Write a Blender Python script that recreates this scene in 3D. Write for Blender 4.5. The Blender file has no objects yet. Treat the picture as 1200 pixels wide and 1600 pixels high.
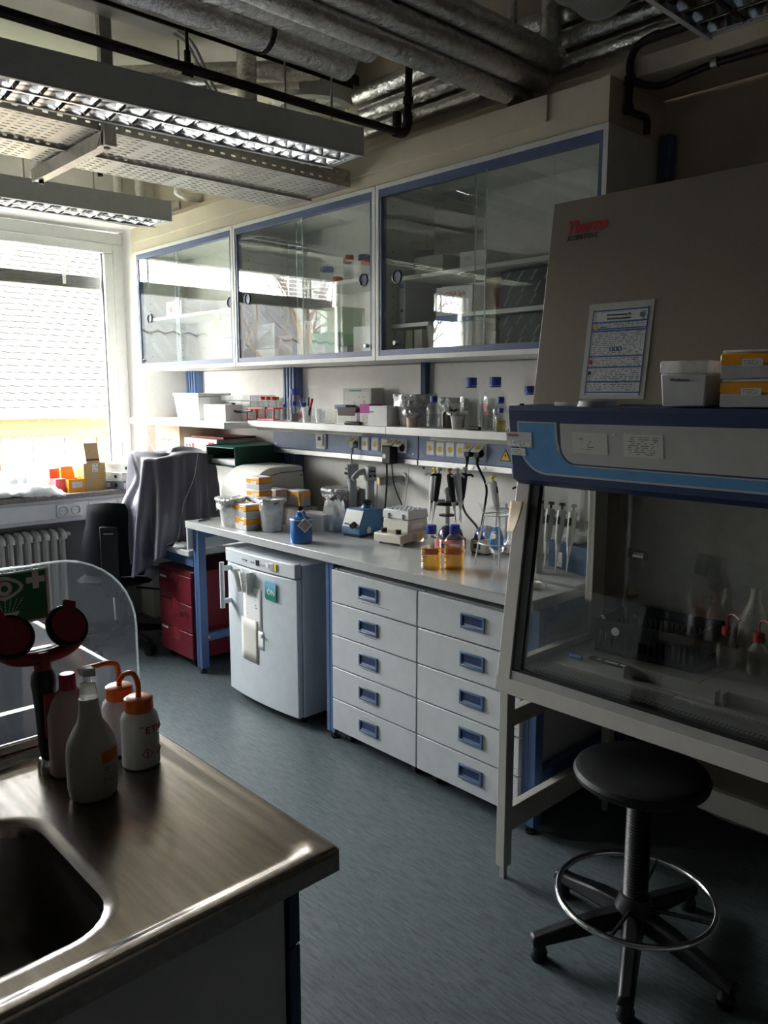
import bpy, bmesh, math, random
from mathutils import Matrix, Vector, noise

scene = bpy.context.scene
C = scene.collection
PI = math.pi
rad = math.radians
rnd = random.Random(7)

# ---------------------------------------------------------------- camera, sky, sun, exposure
cam_data = bpy.data.cameras.new('camera')
cam = bpy.data.objects.new('camera', cam_data)
C.objects.link(cam)
cam.location = (0.0, 0.0, 1.62)
cam.rotation_euler = (rad(90 - 8.6), 0, rad(-43.25))
cam_data.sensor_fit = 'VERTICAL'
cam_data.sensor_height = 36.0
cam_data.lens = 36.0 * 1240 / 1600
cam_data.clip_start = 0.02
scene.camera = cam

SKY = 8.0
world = bpy.data.worlds.new('sky')
scene.world = world
world.use_nodes = True
wn = world.node_tree
wn.nodes.clear()
wo = wn.nodes.new('ShaderNodeOutputWorld')
wb = wn.nodes.new('ShaderNodeBackground')
wr = wn.nodes.new('ShaderNodeValToRGB')
wc = wn.nodes.new('ShaderNodeTexCoord')
ws = wn.nodes.new('ShaderNodeSeparateXYZ')
wn.links.new(wc.outputs['Generated'], ws.inputs[0])
wn.links.new(ws.outputs['Z'], wr.inputs[0])
wr.color_ramp.elements[0].position = 0.0
wr.color_ramp.elements[0].color = (1.0, 0.975, 0.94, 1)
wr.color_ramp.elements[1].position = 0.9
wr.color_ramp.elements[1].color = (0.86, 0.92, 1.0, 1)
wn.links.new(wr.outputs[0], wb.inputs['Color'])
wb.inputs['Strength'].default_value = SKY
wn.links.new(wb.outputs[0], wo.inputs[0])

sun_d = bpy.data.lights.new('sun', 'SUN')
sun_d.energy = 5.0
sun_d.angle = rad(1.5)
sun_d.color = (1.0, 0.95, 0.86)
sun = bpy.data.objects.new('sun', sun_d)
C.objects.link(sun)
sun.location = (0, -5, 20)
sun.rotation_euler = (rad(42), 0, rad(-12))     # shines towards +Y and down: onto the houses across the street

scene.view_settings.view_transform = 'Standard'
scene.view_settings.look = 'None'
scene.view_settings.gamma = 1.0
scene.view_settings.use_curve_mapping = False
scene.view_settings.exposure = 2.55
scene.cycles.max_bounces = 10
scene.cycles.diffuse_bounces = 5
scene.cycles.glossy_bounces = 4
scene.cycles.transmission_bounces = 6
scene.cycles.transparent_max_bounces = 24
scene.cycles.caustics_reflective = False
scene.cycles.caustics_refractive = False
scene.cycles.sample_clamp_indirect = 6.0


def portal(x0, x1, z0, z1, y):
    d = bpy.data.lights.new('window_portal', 'AREA')
    d.shape = 'RECTANGLE'
    d.size = x1 - x0
    d.size_y = z1 - z0
    d.cycles.is_portal = True
    o = bpy.data.objects.new('window_portal', d)
    C.objects.link(o)
    o.location = ((x0 + x1) / 2, y, (z0 + z1) / 2)
    o.rotation_euler = (rad(-90), 0, 0)          # faces into the room (-Y)


portal(0.42, 2.60, 0.96, 2.62, 5.60)
portal(-1.27, -0.43, 0.96, 2.62, 5.60)

# ---------------------------------------------------------------- mesh builder
def V3(*a):
    return Vector(a[0] if len(a) == 1 else a)


def basis(d):
    d = Vector(d).normalized()
    a = Vector((0, 0, 1)) if abs(d.z) < 0.95 else Vector((1, 0, 0))
    u = a.cross(d).normalized()
    return u, d.cross(u)


def spline(pts, n=6):
    """smooth curve through points"""
    p = [Vector(q) for q in pts]
    out = []
    for i in range(len(p) - 1):
        a = p[i - 1] if i else p[0] * 2 - p[1]
        b, c = p[i], p[i + 1]
        d = p[i + 2] if i + 2 < len(p) else c * 2 - b
        for k in range(n):
            t = k / n
            out.append(0.5 * ((2 * b) + (c - a) * t + (2 * a - 5 * b + 4 * c - d) * t * t + (3 * b - a - 3 * c + d) * t ** 3))
    out.append(p[-1])
    return out


class MB:
    def __init__(s):
        s.v, s.f, s.m = [], [], []
        s.M = None

    def add(s, vs, fs, m=0):
        o = len(s.v)
        for v in vs:
            v = Vector(v)
            s.v.append(s.M @ v if s.M else v)
        for f in fs:
            s.f.append([i + o for i in f])
            s.m.append(m)
        return s

    def box(s, x0, x1, y0, y1, z0, z1, m=0):
        vs = [(x0, y0, z0), (x1, y0, z0), (x1, y1, z0), (x0, y1, z0), (x0, y0, z1), (x1, y0, z1), (x1, y1, z1), (x0, y1, z1)]
        return s.add(vs, [(0, 3, 2, 1), (4, 5, 6, 7), (0, 1, 5, 4), (1, 2, 6, 5), (2, 3, 7, 6), (3, 0, 4, 7)], m)

    def cbox(s, c, d, m=0):
        return s.box(c[0] - d[0] / 2, c[0] + d[0] / 2, c[1] - d[1] / 2, c[1] + d[1] / 2, c[2] - d[2] / 2, c[2] + d[2] / 2, m)

    def hexa(s, b, t, m=0):
        """bottom 4 points, top 4 points"""
        return s.add(list(b) + list(t), [(0, 3, 2, 1), (4, 5, 6, 7), (0, 1, 5, 4), (1, 2, 6, 5), (2, 3, 7, 6), (3, 0, 4, 7)], m)

    def cyl(s, a, b, r, r2=None, n=16, m=0, cap=True):
        a, b = Vector(a), Vector(b)
        r2 = r if r2 is None else r2
        u, w = basis(b - a)
        vs = []
        for p, q in ((a, r), (b, r2)):
            for i in range(n):
                t = 2 * PI * i / n
                vs.append(p + (u * math.cos(t) + w * math.sin(t)) * q)
        fs = [(i, (i + 1) % n, n + (i + 1) % n, n + i) for i in range(n)]
        if cap:
            fs += [tuple(range(n - 1, -1, -1)), tuple(range(n, 2 * n))]
        return s.add(vs, fs, m)

    def lathe(s, prof, c=(0, 0, 0), n=24, m=0, cap0=True, cap1=True, ms=None):
        vs, fs = [], []
        k = len(prof)
        for r, z in prof:
            for i in range(n):
                t = 2 * PI * i / n
                vs.append((c[0] + r * math.cos(t), c[1] + r * math.sin(t), c[2] + z))
        o = len(s.f)
        for j in range(k - 1):
            for i in range(n):
                fs.append((j * n + i, j * n + (i + 1) % n, (j + 1) * n + (i + 1) % n, (j + 1) * n + i))
        if cap0:
            fs.append(tuple(range(n - 1, -1, -1)))
        if cap1:
            fs.append(tuple(range((k - 1) * n, k * n)))
        s.add(vs, fs, m)
        if ms:
            for j in range(k - 1):
                for i in range(n):
                    s.m[o + j * n + i] = ms[j]
        return s

    def tube(s, pts, r, n=8, m=0, cap=True, radii=None):
        pts = [Vector(p) for p in pts]
        vs, fs = [], []
        u = None
        for i, p in enumerate(pts):
            d = (pts[min(i + 1, len(pts) - 1)] - pts[max(i - 1, 0)]).normalized()
            if u is None:
                u, w = basis(d)
            else:
                u = (u - d * u.dot(d)).normalized()
                w = d.cross(u)
            q = radii[i] if radii else r
            for k in range(n):
                t = 2 * PI * k / n
                vs.append(p + (u * math.cos(t) + w * math.sin(t)) * q)
        for i in range(len(pts) - 1):
            for k in range(n):
                fs.append((i * n + k, i * n + (k + 1) % n, (i + 1) * n + (k + 1) % n, (i + 1) * n + k))
        if cap:
            fs += [tuple(range(n - 1, -1, -1)), tuple(range((len(pts) - 1) * n, len(pts) * n))]
        return s.add(vs, fs, m)

    def prism(s, poly, a0, a1, axis='y', m=0):
        """poly of 2-D points extruded along axis; (x,z) for y, (y,z) for x, (x,y) for z"""
        def P(p, a):
            return {'y': (p[0], a, p[1]), 'x': (a, p[0], p[1]), 'z': (p[0], p[1], a)}[axis]
        n = len(poly)
        vs = [P(p, a0) for p in poly] + [P(p, a1) for p in poly]
        fs = [(i, (i + 1) % n, n + (i + 1) % n, n + i) for i in range(n)] + [tuple(range(n - 1, -1, -1)), tuple(range(n, 2 * n))]
        return s.add(vs, fs, m)

    def sheet(s, fn, nu, nv, m=0, thick=0.0):
        """grid surface fn(u,v) -> point"""
        vs = [fn(i / nu, j / nv) for j in range(nv + 1) for i in range(nu + 1)]
        fs = [(j * (nu + 1) + i, j * (nu + 1) + i + 1, (j + 1) * (nu + 1) + i + 1, (j + 1) * (nu + 1) + i) for j in range(nv) for i in range(nu)]
        return s.add(vs, fs, m)

    def sphere(s, c, r, n=12, m=0, sz=1.0):
        k = max(4, n // 2)
        prof = [(max(1e-4, r * math.sin(PI * j / k)), -r * sz * math.cos(PI * j / k)) for j in range(k + 1)]
        return s.lathe(prof, c, n, m)


def obj(name, mb, mats, parent=None, world=False, smooth=True, bevel=0.0, solid=0.0, ang=35):
    me = bpy.data.meshes.new(name)
    off = Vector(parent_loc(parent)) if (world and parent) else Vector((0, 0, 0))
    me.from_pydata([v - off for v in mb.v], [], mb.f)
    if not isinstance(mats, (list, tuple)):
        mats = [mats]
    for q in mats:
        me.materials.append(q)
    me.polygons.foreach_set('material_index', mb.m)
    bm = bmesh.new()
    bm.from_mesh(me)
    bmesh.ops.recalc_face_normals(bm, faces=bm.faces)
    bm.to_mesh(me)
    bm.free()
    if smooth:
        me.shade_smooth()
        me.set_sharp_from_angle(angle=rad(ang))
    o = bpy.data.objects.new(name, me)
    C.objects.link(o)
    if parent:
        o.parent = parent
    if solid:
        q = o.modifiers.new('thickness', 'SOLIDIFY')
        q.thickness = solid
        q.offset = 0
    if bevel:
        q = o.modifiers.new('bevel', 'BEVEL')
        q.width = bevel
        q.segments = 2
        q.limit_method = 'ANGLE'
        q.angle_limit = rad(40)
    return o


def parent_loc(p):
    l = Vector((0, 0, 0))
    while p:
        l += p.location
        p = p.parent
    return l


def tag(o, label, cat, group=None, kind=None):
    o['label'] = label
    o['category'] = cat
    if group:
        o['group'] = group
    if kind:
        o['kind'] = kind
    return o


def thing(name, label, cat, loc=(0, 0, 0), rotz=0.0, group=None):
    o = bpy.data.objects.new(name, None)
    o.empty_display_size = 0.05
    C.objects.link(o)
    o.location = loc
    o.rotation_euler = (0, 0, rotz)
    return tag(o, label, cat, group)


def struct(name, mb, mats, parent=None, **k):
    o = obj(name, mb, mats, parent, **k)
    if not parent:
        o['kind'] = 'structure'
    return o


def dup(root, loc, rotz=None, label=None, group=None):
    r = root.copy()
    C.objects.link(r)
    r.location = loc
    if rotz is not None:
        r.rotation_euler = (0, 0, rotz)
    if label:
        r['label'] = label
    if group:
        r['group'] = group
    for ch in list(root.children):
        c = ch.copy()
        C.objects.link(c)
        c.parent = r
        for g in list(ch.children):
            d = g.copy()
            C.objects.link(d)
            d.parent = c
    return r


def one(name, mb, mats, label, cat, group=None, loc=None, rotz=0.0, **k):
    """a thing that is a single mesh"""
    o = obj(name, mb, mats, None, **k)
    if loc:
        o.location = loc
        o.rotation_euler = (0, 0, rotz)
    return tag(o, label, cat, group)


def text(body, size, loc, mat, parent, normal='-x', name='lettering', shear=0.0, bold=0.0, tilt=0.0, rotm=None, align='LEFT', sx=1.0, space=1.0):
    cu = bpy.data.curves.new(name, 'FONT')
    cu.body = body
    cu.size = size
    cu.shear = shear
    cu.offset = bold
    cu.extrude = 0.0003
    cu.align_x = align
    cu.space_character = space
    cu.resolution_u = 2
    cu.materials.append(mat)
    tmp = bpy.data.objects.new(name + '_curve', cu)
    me = bpy.data.meshes.new_from_object(tmp)
    bpy.data.objects.remove(tmp)
    bpy.data.curves.remove(cu)
    me.name = name
    o = bpy.data.objects.new(name, me)
    C.objects.link(o)
    R = {'-x': Matrix(((0, 0, -1), (-1, 0, 0), (0, 1, 0))), '-y': Matrix(((1, 0, 0), (0, 0, -1), (0, 1, 0))), '+z': Matrix(((0, -1, 0), (1, 0, 0), (0, 0, 1)))}[normal]
    if rotm:
        R = rotm
    if tilt:
        R = Matrix.Rotation(tilt, 3, 'Y') @ R
    if parent:
        o.parent = parent
    o.matrix_basis = Matrix.Translation(loc) @ (R @ Matrix.Diagonal((sx, 1, 1))).to_4x4()
    return o


# ---------------------------------------------------------------- materials
MATS = {}


def new_mat(name):
    m = bpy.data.materials.new(name)
    m.use_nodes = True
    m.node_tree.nodes.clear()
    o = m.node_tree.nodes.new('ShaderNodeOutputMaterial')
    MATS[name] = m
    return m, m.node_tree, o


def mth(t, op, a, b=None, c=None):
    n = t.nodes.new('ShaderNodeMath')
    n.operation = op
    for i, q in enumerate((a, b, c)):
        if q is None:
            continue
        if hasattr(q, 'is_linked'):
            t.links.new(q, n.inputs[i])
        else:
            n.inputs[i].default_value = q
    return n.outputs[0]


def mixc(t, f, a, b):
    n = t.nodes.new('ShaderNodeMix')
    n.data_type = 'RGBA'
    for k, q in ((0, f), (6, a), (7, b)):
        if hasattr(q, 'is_linked'):
            t.links.new(q, n.inputs[k])
        else:
            n.inputs[k].default_value = q if k == 0 else (*q[:3], 1)
    return n.outputs[2]


def noise_tex(t, vec, scale, detail=3.0, rough=0.55, scl=(1, 1, 1)):
    if scl != (1, 1, 1):
        mp = t.nodes.new('ShaderNodeMapping')
        mp.inputs['Scale'].default_value = scl
        t.links.new(vec, mp.inputs['Vector'])
        vec = mp.outputs[0]
    n = t.nodes.new('ShaderNodeTexNoise')
    n.inputs['Scale'].default_value = scale
    n.inputs['Detail'].default_value = detail
    n.inputs['Roughness'].default_value = rough
    t.links.new(vec, n.inputs['Vector'])
    return n.outputs[0]


def mat(name, col, rough=0.5, metal=0.0, ns=18.0, na=0.06, bump=0.0, bs=60.0, scl=(1, 1, 1), spec=0.5, coat=0.0, trans=0.0, sss=0.0, emit=0.0, col2=None):
    """principled surface with a procedural tint and fine relief"""
    m, t, out = new_mat(name)
    p = t.nodes.new('ShaderNodeBsdfPrincipled')
    t.links.new(p.outputs[0], out.inputs[0])
    tc = t.nodes.new('ShaderNodeTexCoord')
    vec = tc.outputs['Object']
    if na or col2:
        f = noise_tex(t, vec, ns, 4.0, 0.6, scl)
        c2 = col2 or tuple(max(0.0, c * (1 - 2 * na)) for c in col)
        c1 = col if col2 else tuple(min(1.0, c * (1 + na)) for c in col)
        rr = t.nodes.new('ShaderNodeMapRange')
        rr.inputs['From Min'].default_value = 0.3
        rr.inputs['From Max'].default_value = 0.7
        t.links.new(f, rr.inputs[0])
        t.links.new(mixc(t, rr.outputs[0], c1, c2), p.inputs['Base Color'])
    else:
        p.inputs['Base Color'].default_value = (*col, 1)
    p.inputs['Roughness'].default_value = rough
    p.inputs['Metallic'].default_value = metal
    p.inputs['Specular IOR Level'].default_value = spec
    p.inputs['Coat Weight'].default_value = coat
    if trans:
        p.inputs['Transmission Weight'].default_value = trans
    if sss:
        p.inputs['Subsurface Weight'].default_value = sss
        p.inputs['Subsurface Radius'].default_value = (0.02, 0.02, 0.02)
    if bump:
        b = t.nodes.new('ShaderNodeBump')
        b.inputs['Strength'].default_value = bump
        b.inputs['Distance'].default_value = 0.03 if bump > 0.8 else 0.012
        t.links.new(noise_tex(t, vec, bs, 4.0, 0.6, scl), b.inputs['Height'])
        t.links.new(b.outputs[0], p.inputs['Normal'])
    return m


def clear(name, tint=(1, 1, 1), ior=1.5, haze=0.0, hcol=(0.8, 0.8, 0.8), rough=0.0, dust=0.0):
    """thin clear sheet: see-through with a Fresnel reflection and, if hazy, some scatter"""
    m, t, out = new_mat(name)
    tr = t.nodes.new('ShaderNodeBsdfTransparent')
    tr.inputs[0].default_value = (*tint, 1)
    gl = t.nodes.new('ShaderNodeBsdfGlossy')
    gl.inputs['Roughness'].default_value = rough
    gl.inputs[0].default_value = (1, 1, 1, 1)
    fr = t.nodes.new('ShaderNodeFresnel')
    geo = t.nodes.new('ShaderNodeNewGeometry')
    t.links.new(mth(t, 'ADD', mth(t, 'MULTIPLY', geo.outputs['Backfacing'], 1.0 / ior - ior), ior), fr.inputs[0])
    mx = t.nodes.new('ShaderNodeMixShader')
    base = tr.outputs[0]
    if haze:
        d = t.nodes.new('ShaderNodeBsdfTranslucent')
        d.inputs[0].default_value = (*hcol, 1)
        d2 = t.nodes.new('ShaderNodeBsdfDiffuse')
        d2.inputs[0].default_value = (*hcol, 1)
        dm = t.nodes.new('ShaderNodeMixShader')
        dm.inputs[0].default_value = 0.5
        t.links.new(d.outputs[0], dm.inputs[1])
        t.links.new(d2.outputs[0], dm.inputs[2])
        hm = t.nodes.new('ShaderNodeMixShader')
        tc = t.nodes.new('ShaderNodeTexCoord')
        f = noise_tex(t, tc.outputs['Object'], 9.0, 6.0, 0.7)
        f = mth(t, 'MULTIPLY', f, haze * 2)
        if dust:
            g = noise_tex(t, tc.outputs['Object'], 140.0, 2.0, 0.5)
            g = mth(t, 'GREATER_THAN', g, 0.70)
            f = mth(t, 'ADD', f, mth(t, 'MULTIPLY', g, dust))
        t.links.new(f, hm.inputs[0])
        t.links.new(tr.outputs[0], hm.inputs[1])
        t.links.new(dm.outputs[0], hm.inputs[2])
        base = hm.outputs[0]
    t.links.new(fr.outputs[0], mx.inputs[0])
    t.links.new(base, mx.inputs[1])
    t.links.new(gl.outputs[0], mx.inputs[2])
    t.links.new(mx.outputs[0], out.inputs[0])
    return m


def printed(name, paper, ink, u='Y', v='Z', lines=24.0, words=14.0, margin=0.1, flipu=True, cover=0.5, head=0.0, headcol=None, rough=0.6):
    """sheet with lines of unreadably small print"""
    m, t, out = new_mat(name)
    p = t.nodes.new('ShaderNodeBsdfPrincipled')
    p.inputs['Roughness'].default_value = rough
    t.links.new(p.outputs[0], out.inputs[0])
    tc = t.nodes.new('ShaderNodeTexCoord')
    s = t.nodes.new('ShaderNodeSeparateXYZ')
    t.links.new(tc.outputs['Generated'], s.inputs[0])
    U, W = s.outputs[u], s.outputs[v]
    row = mth(t, 'MULTIPLY', W, lines)
    fr = mth(t, 'FRACT', row)
    ln = mth(t, 'MULTIPLY', mth(t, 'GREATER_THAN', fr, 0.3), mth(t, 'LESS_THAN', fr, 0.75))
    cb = t.nodes.new('ShaderNodeCombineXYZ')
    t.links.new(mth(t, 'MULTIPLY', U, words), cb.inputs[0])
    t.links.new(mth(t, 'MULTIPLY', mth(t, 'FLOOR', row), 7.31), cb.inputs[1])
    w = mth(t, 'GREATER_THAN', noise_tex(t, cb.outputs[0], 1.0, 2.0, 0.5), 1 - cover)
    mg = mth(t, 'MULTIPLY', mth(t, 'GREATER_THAN', U, margin), mth(t, 'LESS_THAN', U, 1 - margin))
    mg2 = mth(t, 'MULTIPLY', mth(t, 'GREATER_THAN', W, margin), mth(t, 'LESS_THAN', W, 1 - margin))
    f = mth(t, 'MULTIPLY', mth(t, 'MULTIPLY', ln, w), mth(t, 'MULTIPLY', mg, mg2))
    col = mixc(t, mth(t, 'MULTIPLY', f, 0.75), paper, ink)
    if head:
        col = mixc(t, mth(t, 'GREATER_THAN', W, 1 - head), col, headcol)
    t.links.new(col, p.inputs['Base Color'])
    return m


white = mat('white_enamel', (0.82, 0.81, 0.78), 0.38, na=0.03)
fridgem = mat('white_enamel_cool_light', (0.60, 0.645, 0.69), 0.36, na=0.03)  # white fridge enamel with the bluish cast of the low light put in
cream = mat('cream_enamel', (0.62, 0.59, 0.54), 0.4, na=0.03)
bench_white = mat('grey_white_laminate', (0.52, 0.54, 0.56), 0.35, na=0.03)
worktop_m = mat('pale_grey_worktop', (0.50, 0.51, 0.51), 0.16, na=0.05, ns=6, spec=0.6)
blue = mat('blue_lacquer', (0.070, 0.125, 0.27), 0.35, na=0.05)
dark_blue = mat('dark_blue_lacquer', (0.012, 0.03, 0.10), 0.35, na=0.05)
grey_blue = mat('grey_blue_panel', (0.20, 0.26, 0.42), 0.35, na=0.04)
trackblue = mat('blue_grey_profile', (0.10, 0.13, 0.27), 0.4, na=0.05)
plaster = mat('cream_plaster', (0.70, 0.61, 0.49), 0.85, na=0.05, ns=3, bump=0.05, bs=120)
wallwhite = mat('white_wall_panel', (0.86, 0.84, 0.80), 0.55, na=0.02)
ceil_m = mat('ceiling_paint', (0.78, 0.72, 0.64), 0.9, na=0.05, ns=2.5, bump=0.04, bs=80)
backwall = mat('unseen_wall_dark', (0.22, 0.21, 0.20), 0.7, na=0.1)  # unseen walls, made dark to cut the light bounced into the room
lowwall = mat('grey_wall_paint', (0.28, 0.28, 0.27), 0.8, na=0.06, ns=4)
upvc = mat('white_window_frame', (0.84, 0.84, 0.84), 0.35, na=0.02)
stone = mat('brown_grey_sill_stone', (0.25, 0.22, 0.20), 0.45, na=0.25, ns=60)
black = mat('black_plastic', (0.012, 0.012, 0.014), 0.42, na=0.2, spec=0.3)
gasketm = mat('grey_gasket', (0.09, 0.085, 0.08), 0.6, na=0.05)
handleblue = mat('slate_blue_handle', (0.075, 0.125, 0.22), 0.38, na=0.05)
stackm = mat('dark_blind_metal', (0.10, 0.095, 0.09), 0.5, na=0.08)
cratem = mat('crate_black', (0.006, 0.006, 0.007), 0.6, na=0.1, spec=0.15)
blackfab = mat('black_upholstery', (0.010, 0.011, 0.014), 0.8, na=0.2, ns=200, bump=0.15, bs=400, spec=0.12)
blackvinyl = mat('black_vinyl', (0.011, 0.011, 0.013), 0.5, na=0.15, bump=0.08, bs=220, spec=0.25)
chrome = mat('chrome', (0.75, 0.75, 0.77), 0.12, 1.0, na=0.02)
alu = mat('aluminium', (0.62, 0.62, 0.60), 0.35, 0.9, na=0.04)
galv = mat('galvanised_steel', (0.52, 0.49, 0.45), 0.45, 0.75, na=0.1, ns=30)
foil = mat('wrinkled_foil', (0.74, 0.72, 0.70), 0.22, 0.95, ns=40, na=0.1, bump=0.7, bs=34)
kfoil = mat('crumpled_kitchen_foil', (0.60, 0.60, 0.60), 0.40, 0.9, na=0.25, ns=45, bump=0.8, bs=80)
rust = mat('black_brown_pipe', (0.030, 0.020, 0.016), 0.5, 0.3, na=0.3, ns=25, bump=0.2, bs=90)
lampgrey = mat('lamp_grey_enamel', (0.66, 0.655, 0.64), 0.45, na=0.03)
mirror = mat('mirror_louvre', (0.80, 0.80, 0.82), 0.10, 1.0, na=0.01)
tubeglass = mat('unlit_tube', (0.85, 0.85, 0.85), 0.2, na=0.01)
steel = mat('brushed_steel', (0.36, 0.315, 0.285), 0.22, 1.0, na=0.12, ns=5, scl=(14, 1, 14), bump=0.05, bs=30)
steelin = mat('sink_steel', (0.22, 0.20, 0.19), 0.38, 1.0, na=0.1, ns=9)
hoodgrey = mat('hood_taupe_enamel', (0.31, 0.265, 0.215), 0.5, na=0.03, ns=120)
hoodframe = mat('hood_warm_grey', (0.44, 0.42, 0.385), 0.42, na=0.03)
hoodsteel = mat('hood_stainless', (0.34, 0.33, 0.315), 0.4, 0.45, na=0.06)
navy = mat('hood_navy', (0.022, 0.048, 0.135), 0.42, na=0.05)
skyblue = mat('hood_light_blue', (0.10, 0.30, 0.60), 0.42, na=0.04)
silver = mat('hood_silver', (0.50, 0.49, 0.47), 0.42, 0.2, na=0.03)
red = mat('red_plastic', (0.62, 0.03, 0.025), 0.38, na=0.05)
redprint = mat('red_print', (0.60, 0.02, 0.025), 0.5, na=0.0)
blackprint = mat('black_print', (0.02, 0.02, 0.02), 0.6, na=0.0)
whiteprint = mat('white_print', (0.85, 0.85, 0.85), 0.6, na=0.0)
greyprint = mat('grey_print', (0.25, 0.23, 0.22), 0.6, na=0.0)
blueprint = mat('blue_print', (0.05, 0.14, 0.42), 0.5, na=0.0)
burgundy = mat('burgundy_enamel', (0.16, 0.012, 0.022), 0.35, na=0.05)
darkred = mat('dark_red_rubber', (0.26, 0.012, 0.015), 0.5, na=0.08)
orange = mat('orange_plastic', (0.85, 0.16, 0.02), 0.35, na=0.04)
amberlid = mat('amber_lid_band', (0.90, 0.38, 0.02), 0.3, na=0.05)
bluecap = mat('blue_cap', (0.015, 0.035, 0.36), 0.38, na=0.05)
bluetin = mat('blue_gas_tin', (0.02, 0.13, 0.42), 0.28, na=0.05)
bluemach = mat('blue_machine_enamel', (0.03, 0.13, 0.29), 0.35, na=0.05)
brass = mat('brass', (0.55, 0.33, 0.12), 0.3, 1.0, na=0.1)
beige = mat('beige_machine_plastic', (0.60, 0.57, 0.49), 0.45, na=0.03)
pcrm = mat('pale_machine_plastic', (0.66, 0.65, 0.60), 0.45, na=0.02)
greyplas = mat('grey_plastic', (0.36, 0.37, 0.38), 0.42, na=0.04)
lightgrey = mat('light_grey_plastic', (0.58, 0.59, 0.60), 0.4, na=0.03)
paper = mat('plain_paper', (0.80, 0.80, 0.80), 0.7, na=0.02)
kraft = mat('kraft_card', (0.48, 0.33, 0.19), 0.75, na=0.08, ns=40)
kraftpale = mat('pale_kraft_card', (0.72, 0.58, 0.42), 0.75, na=0.05)
carton_w = mat('white_carton', (0.78, 0.78, 0.77), 0.6, na=0.02)
carton_g = mat('grey_carton', (0.52, 0.51, 0.47), 0.65, na=0.03)
magenta = mat('magenta_print', (0.45, 0.04, 0.30), 0.5, na=0.04)
green = mat('green_sign', (0.0, 0.16, 0.055), 0.4, na=0.03)
palegreen = mat('green_carton', (0.15, 0.48, 0.18), 0.5, na=0.04)
darkgreen = mat('dark_green_card', (0.008, 0.055, 0.035), 0.55, na=0.1)
translucent = mat('translucent_plastic', (0.72, 0.74, 0.74), 0.35, na=0.03, trans=0.0, sss=0.0)
milky = clear('milky_plastic', (0.95, 0.96, 0.96), 1.35, 0.62, (0.92, 0.93, 0.93), 0.15)
milky2 = clear('frosted_polyethylene', (0.85, 0.85, 0.8), 1.4, 0.42, (0.72, 0.70, 0.62), 0.2)
glass = clear('window_glass', (0.97, 0.98, 0.97), 1.5)
cabglass = clear('cabinet_glass', (0.95, 0.965, 0.95), 1.52)
hoodglass = clear('hood_glass', (0.90, 0.91, 0.90), 1.5)
jarglass = clear('cloudy_jar_glass', (0.94, 0.95, 0.95), 1.35, 0.14, (0.8, 0.84, 0.84))
bottleglass = clear('bottle_glass', (0.965, 0.975, 0.97), 1.52, 0.03, (0.8, 0.85, 0.85))
acrylic = clear('dusty_acrylic', (0.90, 0.92, 0.94), 1.49, 0.05, (0.55, 0.60, 0.66), dust=0.10)
film = clear('clear_film', (0.95, 0.96, 0.97), 1.4, 0.10, (0.8, 0.82, 0.84), 0.08)
water = clear('clear_liquid', (0.93, 0.94, 0.94), 1.25, 0.03)
amber = clear('amber_liquid', (0.90, 0.66, 0.26), 1.25, 0.06, (0.80, 0.52, 0.14))
yellowish = clear('pale_yellow_liquid', (0.82, 0.74, 0.40), 1.33, 0.06, (0.7, 0.6, 0.25))
edgeglow = clear('cut_acrylic_edge', (0.85, 0.90, 0.92), 1.8, 0.55, (0.85, 0.92, 0.95))
pr_paper = printed('printed_sheet', (0.80, 0.80, 0.80), (0.05, 0.05, 0.05), lines=16, words=5, cover=0.36)
pr_small = printed('small_label_print', (0.78, 0.78, 0.76), (0.04, 0.04, 0.04), lines=7, words=9, cover=0.5)
pr_doc = printed('instruction_print', (0.72, 0.73, 0.76), (0.04, 0.05, 0.09), lines=46, words=26, cover=0.5, margin=0.03)
pr_table = printed('table_print', (0.74, 0.72, 0.68), (0.05, 0.05, 0.05), lines=16, words=12, cover=0.5)
pr_box = printed('carton_print', (0.58, 0.57, 0.52), (0.08, 0.07, 0.06), lines=14, words=8, cover=0.4, margin=0.16)


def streak_floor():
    m, t, out = new_mat('grey_green_vinyl')
    p = t.nodes.new('ShaderNodeBsdfPrincipled')
    t.links.new(p.outputs[0], out.inputs[0])
    tc = t.nodes.new('ShaderNodeTexCoord')
    a = noise_tex(t, tc.outputs['Object'], 9.0, 6.0, 0.7, (12, 1.3, 1))
    b = noise_tex(t, tc.outputs['Object'], 60.0, 3.0, 0.6, (2.2, 0.5, 1))
    r = t.nodes.new('ShaderNodeValToRGB')
    r.color_ramp.elements[0].position = 0.36
    r.color_ramp.elements[0].color = (0.062, 0.078, 0.082, 1)
    r.color_ramp.elements[1].position = 0.66
    r.color_ramp.elements[1].color = (0.130, 0.158, 0.166, 1)
    t.links.new(a, r.inputs[0])
    f = mth(t, 'GREATER_THAN', b, 0.63)
    c = mixc(t, mth(t, 'MULTIPLY', f, 0.55), r.outputs[0], (0.030, 0.042, 0.046))
    t.links.new(c, p.inputs['Base Color'])
    p.inputs['Roughness'].default_value = 0.42
    bp = t.nodes.new('ShaderNodeBump')
    bp.inputs['Strength'].default_value = 0.06
    t.links.new(b, bp.inputs['Height'])
    t.links.new(bp.outputs[0], p.inputs['Normal'])
    return m


floor_m = streak_floor()

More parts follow.
